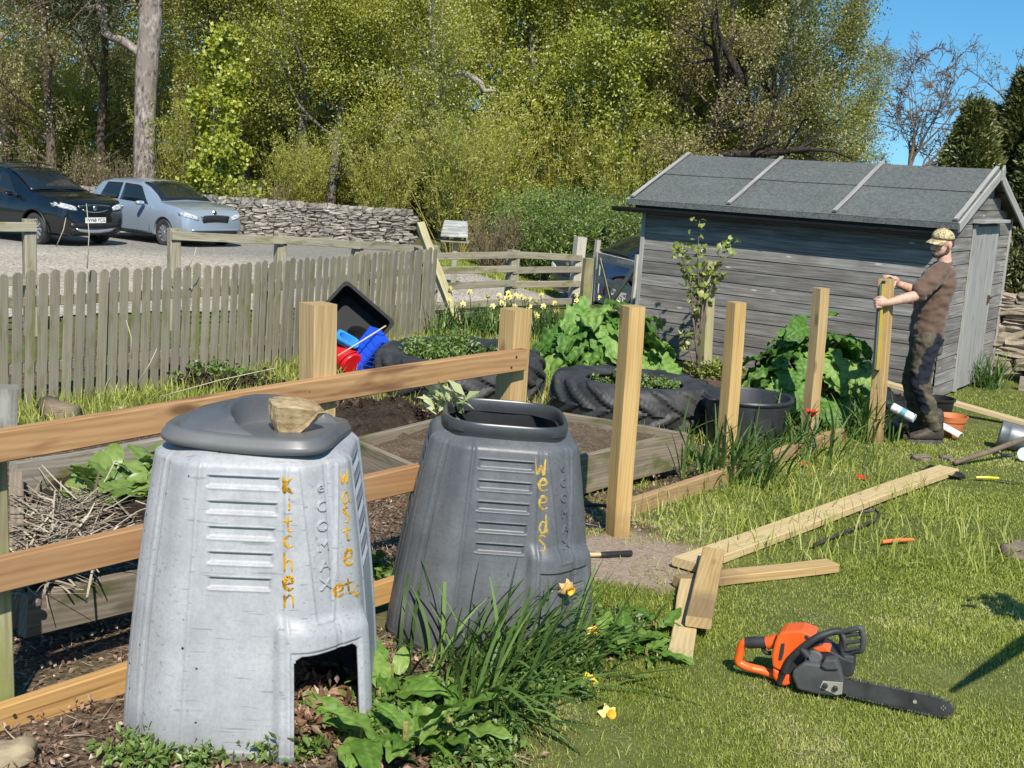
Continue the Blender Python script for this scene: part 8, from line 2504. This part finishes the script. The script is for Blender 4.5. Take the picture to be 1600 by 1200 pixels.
for k, (px, py, n, rad, h) in enumerate(((640, 1130, 1500, 0.16, 0.12), (770, 1120, 1500, 0.18, 0.10), (860, 1060, 1500, 0.18, 0.09), (590, 1150, 1200, 0.12, 0.12), (730, 1175, 1400, 0.16, 0.09), (960, 985, 600, 0.14, 0.06))):
    weed_bush(('leafy weeds filling the bed among the dock plants', 'leafy weeds under the drooping daffodil leaves', 'leafy weeds at the lawn edge before the dark bin', 'leafy weeds tight against the dock plants at the bin hatch', 'leafy weeds lowest in the bed beside the lawn', 'leafy weeds where the sandy patch meets the low dock leaves')[k], on_ground(px, py), 200+k, n, rad, h, 0.030, L_WEED, stems=40, aspect=0.5)
def currant():
    c = on_ground(1088, 584); c = Vector((2.05, 12.15, -0.35))
    r = random.Random(12); rg = np.random.default_rng(12)
    R = thing('currant_bush', 'tall leafy currant stems climbing past the old post against the shed wall', 'currant bush', tuple(c))
    mb = MB(); C = []
    for ctrl in ([(1090, 575), (1088, 520), (1092, 450), (1090, 400), (1093, 345)], [(1090, 560), (1082, 490), (1078, 430), (1062, 395), (1058, 378)], [(1092, 540), (1105, 470), (1118, 430), (1136, 395), (1141, 370)], [(1086, 575), (1075, 540), (1070, 520)], [(1094, 520), (1098, 480), (1100, 430), (1104, 410)], [(1090, 570), (1084, 500), (1085, 460), (1087, 430)]):
        P = [at_y(a, b, 12.15 + 0.06*i) for i, (a, b) in enumerate(ctrl)]; out = []
        for i in range(len(P)-1):
            for k in range(4): out.append(P[i].lerp(P[i+1], k/4))
        out.append(P[-1]); mb.tube(out, [0.012-0.009*i/(len(out)-1) for i in range(len(out))], 6)
        for i, p in enumerate(out):
            if i < len(out)*0.35: continue
            for _ in range(4): C.append((p + Vector((r.gauss(0, 0.06), r.gauss(0, 0.06), r.gauss(0, 0.03))), r.uniform(0, 6.3)))
    mb.build('stem', B_TWIG, R, smooth=True); sp = []
    for p, a in C:
        s = r.uniform(0.04, 0.078); sp.append((placed(p, a, radians(r.gauss(-10, 30)), r.gauss(0, 0.4)), leaf_sheet(s, s*1.0, rg, 'rhubarb', droop=0.8, ruffle=0.08*s, nu=6, nv=5), r.random()))
    V, F, A = leaf_cluster(sp, rg); link('foliage', big_mesh('foliage', V, F, L_CURRANT, {'rnd': A}, smooth=True), R)
currant()
def red_flower():
    red = pmat('scarlet_petal', (0.72, 0.02, 0.012), (0.65, 0.03, 0.015), rough=0.5); rg = np.random.default_rng(2)
    for lb, px, py, y, s in (('open scarlet tulip beside the post by the rhubarb', 1269, 645, 9.35, 0.085), ('smaller drooping red tulip left of the open one', 1229, 668, 9.3, 0.065)):
        p = at_y(px, py, y); R = thing('red_tulip', lb, 'tulip', tuple(p)); sp = []
        for k in range(6):
            sp.append((Matrix.Translation(p - Vector((0, 0, s*0.4))) @ Matrix.Rotation(k*1.05, 4, 'Z') @ Matrix.Rotation(-radians(58 if s > 0.08 else 20), 4, 'Y'), leaf_sheet(s, s*0.7, rg, 'dock', droop=0.5, ruffle=0.006, fold=0.3, nu=7, nv=5), 0.5))
        V, F, A = leaf_cluster(sp, rg); link('petal', big_mesh('petal', V, F, red, smooth=True), R)
        g = Vector((p.x-0.02, p.y, ground(p.x, p.y))); mb = MB(); mb.tube([g, p - Vector((0, 0, s*0.4))], 0.006, 6); mb.build('stem', L_DAFF, R)
    for k, (px, py, lb) in enumerate(((1338, 745, 'fallen red tulip petals lying on the lawn'), (1256, 727, 'single fallen red petal near the orange rail'))):
        p = on_ground(px, py, 0.03); sp = [(placed(p + Vector((0.04*j, 0.01*j, 0)), j*2.0+k, 0.2, 0.3), leaf_sheet(0.075, 0.05, rg, 'dock', droop=0.6, ruffle=0.004), 0.5) for j in range(3 if k == 0 else 1)]
        V, F, A = leaf_cluster(sp, rg); tag(link('red_petals' if k == 0 else 'red_petal', big_mesh('red_petal', V, F, red, smooth=True)), lb, 'petals')
red_flower()

# ---- straw, litter and debris: uncountable
def straw_pile():
    rg = np.random.default_rng(4); n = 1200
    P = np.array(LB_POLY); u, v = rg.uniform(0.0, 0.42, n), rg.uniform(0.03, 0.68, n)
    u = np.where(rg.random(n) < 0.12, rg.uniform(0, 1, n), u)
    xy = (P[0][None]*(1-u)[:, None]+P[1][None]*u[:, None])*(1-v)[:, None] + (P[3][None]*(1-u)[:, None]+P[2][None]*u[:, None])*v[:, None]
    z = np.array([LB_Z(a, b) for a, b in xy]) + np.abs(rg.normal(0.015, 0.03, n))*np.exp(-((xy[:, 0]+1.62)**2+(xy[:, 1]-4.1)**2)/0.35)
    b = np.stack([xy[:, 0], xy[:, 1], z], 1)
    L = rg.gamma(3.0, 0.042, n)
    o = ribbon_obj('straw_pile', L_STRAW, None, rg, b, rg.uniform(0, 6.3, n), L, rg.normal(1.42, 0.16, n), rg.normal(0.1, 0.25, n), rg.uniform(0.003, 0.011, n), seg=3, tipw=0.7)
    tag(o, 'heap of dry pale stalks in the weedy bed', 'straw', None, 'stuff')
straw_pile()
def litter(name, label, n, sample, size, mat, seed, lift=0.012, aspect=0.6, upb=1.5, straw=0):
    rg = np.random.default_rng(seed); x, y = sample(rg, n)
    z = ground_np(x, y) + np.abs(rg.normal(0, lift, len(x))) + 0.008
    V, F, rnd = leaf_quads(np.stack([x, y, z], 1), size, rg, aspect=aspect, upbias=upb)
    tag(link(name, big_mesh(name, V, F, mat, {'rnd': rnd})), label, 'litter', None, 'stuff')
def near_soil(rg, n):
    x = rg.uniform(-2.6, 0.9, n); y = rg.uniform(3.0, 6.6, n); s, p = soil_mask(x, y); k = (s > 0.5) & (p < 0.3); return x[k], y[k]
def mid_soil(rg, n):
    x = rg.uniform(-1.5, 3.6, n); y = rg.uniform(5.5, 11.5, n); s, p = soil_mask(x, y); k = (s > 0.5) & (p < 0.3); return x[k], y[k]
litter('leaf_litter', 'brown dead leaves and chips scattered on the bare earth round the bins', 15000, near_soil, 0.021, L_LITTER, 1, 0.014)
litter('leaf_litter', 'dry brown leaves scattered on the earth between the beds and the post row', 9000, mid_soil, 0.030, L_LITTER, 2, 0.02)
def twig_litter():
    rg = np.random.default_rng(8); x, y = near_soil(rg, 5200); x2, y2 = mid_soil(rg, 3000); x = np.concatenate([x, x2]); y = np.concatenate([y, y2]); n = len(x)
    b = np.stack([x, y, ground_np(x, y)+0.012], 1)
    o = ribbon_obj('dry_stalks', L_STRAW, None, rg, b, rg.uniform(0, 6.3, n), rg.gamma(2.5, 0.025, n), rg.normal(1.45, 0.12, n), rg.normal(0, 0.2, n), rg.uniform(0.002, 0.005, n), seg=2, rnd=np.clip(rg.normal(0.4, 0.25, n), 0, 1))
    tag(o, 'thin dry stalks scattered over the bare earth', 'stalks', None, 'stuff')
    # rotting heap spilling from the hatch of the pale bin
    R1, B1, M1 = BIN1; n = 2600; f = np.radians(rg.uniform(18, 64, n)); r = 0.36*np.sqrt(rg.random(n))+0.02; zz = rg.random(n)**1.6*0.26*(1-0.55*r/0.38)
    q = np.stack([r*np.sin(f)*1.05, -r*np.cos(f)*1.05, zz+0.01], 1) @ np.array(M1.to_3x3()).T + np.array(M1.translation)
    V, F, rnd = leaf_quads(q, 0.040, rg, aspect=0.5, upbias=0.5)
    tag(link('compost_debris', big_mesh('compost_debris', V, F, L_LITTER, {'rnd': rnd})), 'brown rotting debris spilling out of the pale bin hatch', 'compost', None, 'stuff')
    # clods on the dug ridge
    for px, py, k in ((600, 655, 41), (345, 606, 42)):
        c = on_ground(px, py); q = np.stack([rg.normal(c.x, 0.25, 900), rg.normal(c.y, 0.10, 900), np.abs(rg.normal(0, 0.05, 900))+c.z+0.02], 1)
        V, F, rnd = leaf_quads(q, 0.05, rg, aspect=0.8)
        tag(link('soil_clods', big_mesh('soil_clods', V, F, M_DARKSOIL, {'rnd': rnd})), 'dark crumbly soil clods ' + ('on the dug heap' if k == 41 else 'in the grass before the picket fence'), 'soil', None, 'stuff')
twig_litter()
def tall_stalks():
    for k, (a, b, y, lb) in enumerate((((136, 420), (135, 318), 9.4, 'tall dry grass stalk crossing the silver car door'), ((88, 385), (103, 340), 9.3, 'dry grass stalk in front of the black car wheel'), ((205, 560), (197, 500), 8.9, 'dry stalk leaning on the pickets'), ((215, 600), (245, 545), 8.9, 'bent dry stalk at the foot of the pickets'), ((292, 422), (307, 386), 10.2, 'thin dry stalk above the pickets before the second rail post'), ((250, 620), (430, 575), 8.7, 'long pale cane lying in the grass below the pickets'))):
        mb = MB(); p, q = at_y(*a, y), at_y(*b, y); m = p.lerp(q, 0.5) + Vector((0.02, 0, 0.02)); mb.tube([p, m, q], [0.005, 0.004, 0.002], 5)
        tag(mb.build('dry_stalk', pmat('pale_dry_stalk', (0.45, 0.38, 0.25), (0.6, 0.52, 0.38), rough=0.8), smooth=True), lb, 'stalk')
tall_stalks()
def outside_shrub():
    # stands just outside the frame; its branch throws the shadow on the lawn by the saw
    c = Vector((3.3, 2.9, ground(3.3, 2.9))); R = thing('young_tree', 'young garden tree whose branch throws a shadow on the lawn', 'tree', tuple(c))
    off = lambda p, h: Vector((p.x + SUN_TO.x/SUN_TO.z*h, p.y + SUN_TO.y/SUN_TO.z*h, p.z + h))
    s0, s1, s2 = on_ground(1484, 1082), on_ground(1545, 1042), on_ground(1600, 1004)
    mb = MB(); pts = [off(s0, 1.05), off(s1, 1.12), off(s2, 1.2), off(on_ground(1660, 960), 1.3)]
    mb.tube([c - Vector((0, 0, 0.1)), c + Vector((-0.02, -0.05, 0.7)), c + Vector((-0.05, -0.1, 1.4)), c + Vector((0, -0.1, 2.0))], [0.05, 0.042, 0.034, 0.02], 8); mb.build('trunk', B_GREY, R, smooth=True)
    mb = MB(); mb.tube([pts[0], pts[1], pts[2], pts[3], c + Vector((-0.05, -0.1, 1.2))], [0.010, 0.024, 0.032, 0.036, 0.036], 7); mb.build('limb', B_GREY, R, smooth=True)
    rg = np.random.default_rng(3); q = off(on_ground(1592, 955), 1.15); C = rg.normal(0, 0.07, (90, 3)) + np.array(q); V, F, rnd = leaf_quads(C, 0.09, rg, aspect=0.8); link('crown', big_mesh('crown', V, F, L_GREEN, {'rnd': rnd}), R)
outside_shrub()

# ================================================================== grass
L_GRASS = leaf_mat('lawn_grass', [(0.120, 0.160, 0.018), (0.245, 0.305, 0.038), (0.40, 0.44, 0.085), (0.62, 0.59, 0.23)], trans=0.38, gloss=0.02)
def blades(name, label, x, y, L, w, rg, lean=0.45, curl=0.9, rnd=None, seg=3, dz=0.0):
    n = len(x); b = np.stack([x, y, ground_np(x, y) - 0.006 + dz], 1)
    o = ribbon_obj(name, L_GRASS, None, rg, b, rg.uniform(0, 6.3, n), L, np.abs(rg.normal(0, lean, n)), np.abs(rg.normal(0, curl, n)), w, seg=seg, rnd=rnd, tipw=0.12, twist=0.6)
    return tag(o, label, 'grass', None, 'stuff')
def lawn():
    rg = np.random.default_rng(21); n = 560000
    u = rg.random(n); y = 2.9*(13.5/2.9)**u                                 # denser close by
    x = y*rg.uniform(-0.10, 0.54, n)
    s, p = soil_mask(x, y)
    right = side(x, y, (-0.22, 2.9), (0.45, 5.2))
    row = -side(x, y, ROW_A, ROW_C)
    ok = (x < 6.4) & (rg.random(n) > s*1.02) & ~((y > 6.2) & (row > 0.25) & (rg.random(n) < 0.35)) & ((right > -0.15) | (y > 5.4))
    ok &= ~((np.hypot(x-TY1.x, y-TY1.y) < 0.82) | (np.hypot(x-TY2.x, y-TY2.y) < 0.74))
    shed_in = (side(x, y, (1.43, 13.68), (4.28, 11.62)) < -0.02) & (side(x, y, (4.28, 11.62), (4.87, 12.43)) < 0.02)
    ok &= ~(shed_in & (y > 11.3) & (x > 1.3))
    x, y, right = x[ok], y[ok], right[ok]; n = len(x)
    patch = vnoise(x, y, 0.9)*0.5 + vnoise(x, y, 2.6)*0.3 + vnoise(x, y, 7.0)*0.2
    long_ = sstep(vnoise(x, y, 1.4), 0.55, 0.8)
    edge = np.exp(-(np.abs(side(x, y, ROW_A, ROW_D)-0.10)/0.14)**2)*(y > 6.0)*(y < 11) + np.exp(-((right-0.1)/0.18)**2)*(y < 5.2)*0.5
    clip_ = sstep(patch, 0.48, 0.64)
    L = (0.017+0.012*rg.random(n))*(0.9+0.25*long_) + 0.022*edge*rg.random(n)
    w = 0.0021*(y/3.0)**0.85*rg.uniform(0.7, 1.3, n)
    rnd = np.clip(0.40 + 0.22*rg.normal(size=n) + 0.55*clip_*rg.random(n) - 0.14*long_, 0, 1)
    blades('lawn_grass', 'mown lawn of fresh green and straw coloured grass', x, y, L, w, rg, 0.85, 1.0, rnd, 2)
    # dry clippings strewn on top
    k = rg.random(n) < 0.07*clip_ + 0.004
    x2, y2 = x[k]+rg.normal(0, 0.02, k.sum()), y[k]+rg.normal(0, 0.02, k.sum()); m = len(x2)
    b = np.stack([x2, y2, ground_np(x2, y2)+0.018], 1)
    o = ribbon_obj('grass_clippings', L_STRAW, None, rg, b, rg.uniform(0, 6.3, m), rg.uniform(0.010, 0.030, m), rg.normal(1.4, 0.2, m), rg.normal(0, 0.2, m), 0.0019*(y2/3.0)**0.8, seg=1, rnd=np.clip(rg.normal(0.5, 0.15, m), 0, 1))
    tag(o, 'dry pale clippings lying on the mown lawn', 'clippings', None, 'stuff')
    # rank grass by the picket fence, round the beds and tyres
    n = 60000; x = rg.uniform(-5.2, 3.0, n); y = rg.uniform(5.6, 15.0, n)
    d = side(x, y, (-4.62, 7.9), (-1.05, 14.15))
    fence_strip = (d > 0.03) & (d < 0.9+0.5*vnoise(x, y, 1.0)) & (x < -0.6)
    tyre_ring = (np.abs(np.hypot(x-TY1.x, y-TY1.y)-0.92) < 0.13) | (np.abs(np.hypot(x-TY2.x, y-TY2.y)-0.83) < 0.12)
    back = (y > 11.5) & (x > -1.0) & (x < 1.6)
    s, p = soil_mask(x, y)
    mid = (s < 0.5) & (y < 12) & (x > -2.5) & (rg.random(n) < 0.35)
    ok = (fence_strip | tyre_ring | back | mid) & ~((np.hypot(x-TY1.x, y-TY1.y) < 0.80) | (np.hypot(x-TY2.x, y-TY2.y) < 0.71))
    ok &= ~((side(x, y, (1.43, 13.68), (4.28, 11.62)) < 0.05) & (x > 1.3) & (y > 11.3))
    x, y = x[ok], y[ok]; n = len(x)
    blades('rank_grass', 'longer bright grass along the picket fence and round the tyres', x, y, rg.uniform(0.06, 0.20, n), rg.uniform(0.004, 0.008, n), rg, 0.35, 0.9, np.clip(rg.normal(0.5, 0.22, n), 0, 1), 3)
    # tussocks at the feet of posts, planks and bins
    xs, ys = [], []
    for px, py, m, sp in ((985, 812, 240, 0.10), (1005, 835, 260, 0.14), (1135, 742, 240, 0.12), (1020, 720, 300, 0.16), (940, 790, 420, 0.18), (1268, 690, 240, 0.14), (1060, 905, 200, 0.12), (690, 1010, 200, 0.15), (1150, 860, 200, 0.3), (480, 1150, 200, 0.12), (850, 1165, 400, 0.25), (1480, 700, 300, 0.25), (1390, 690, 300, 0.2), (640, 600, 400, 0.25), (690, 590, 500, 0.3), (850, 600, 400, 0.2), (1040, 765, 300, 0.2)):
        c = on_ground(px, py); xs.append(rg.normal(c.x, sp, m)); ys.append(rg.normal(c.y, sp, m))
    x, y = np.concatenate(xs), np.concatenate(ys); n = len(x)
    blades('grass_tussocks', 'tussocks of longer grass at the feet of the posts and planks', x, y, rg.uniform(0.025, 0.065, n), rg.uniform(0.0022, 0.0042, n), rg, 0.45, 1.0, np.clip(rg.normal(0.48, 0.22, n), 0, 1), 3)
    # mown bank beyond the fence
    n = 30000; x = rg.uniform(-2.3, 0.9, n); y = rg.uniform(24.2, 30, n)
    blades('bank_grass', 'green grass bank beyond the gravel', x, y, rg.uniform(0.05, 0.12, n), np.full(n, 0.022), rg, 0.4, 0.6, np.clip(rg.normal(0.4, 0.2, n), 0, 1), 2, 0.02)
lawn()
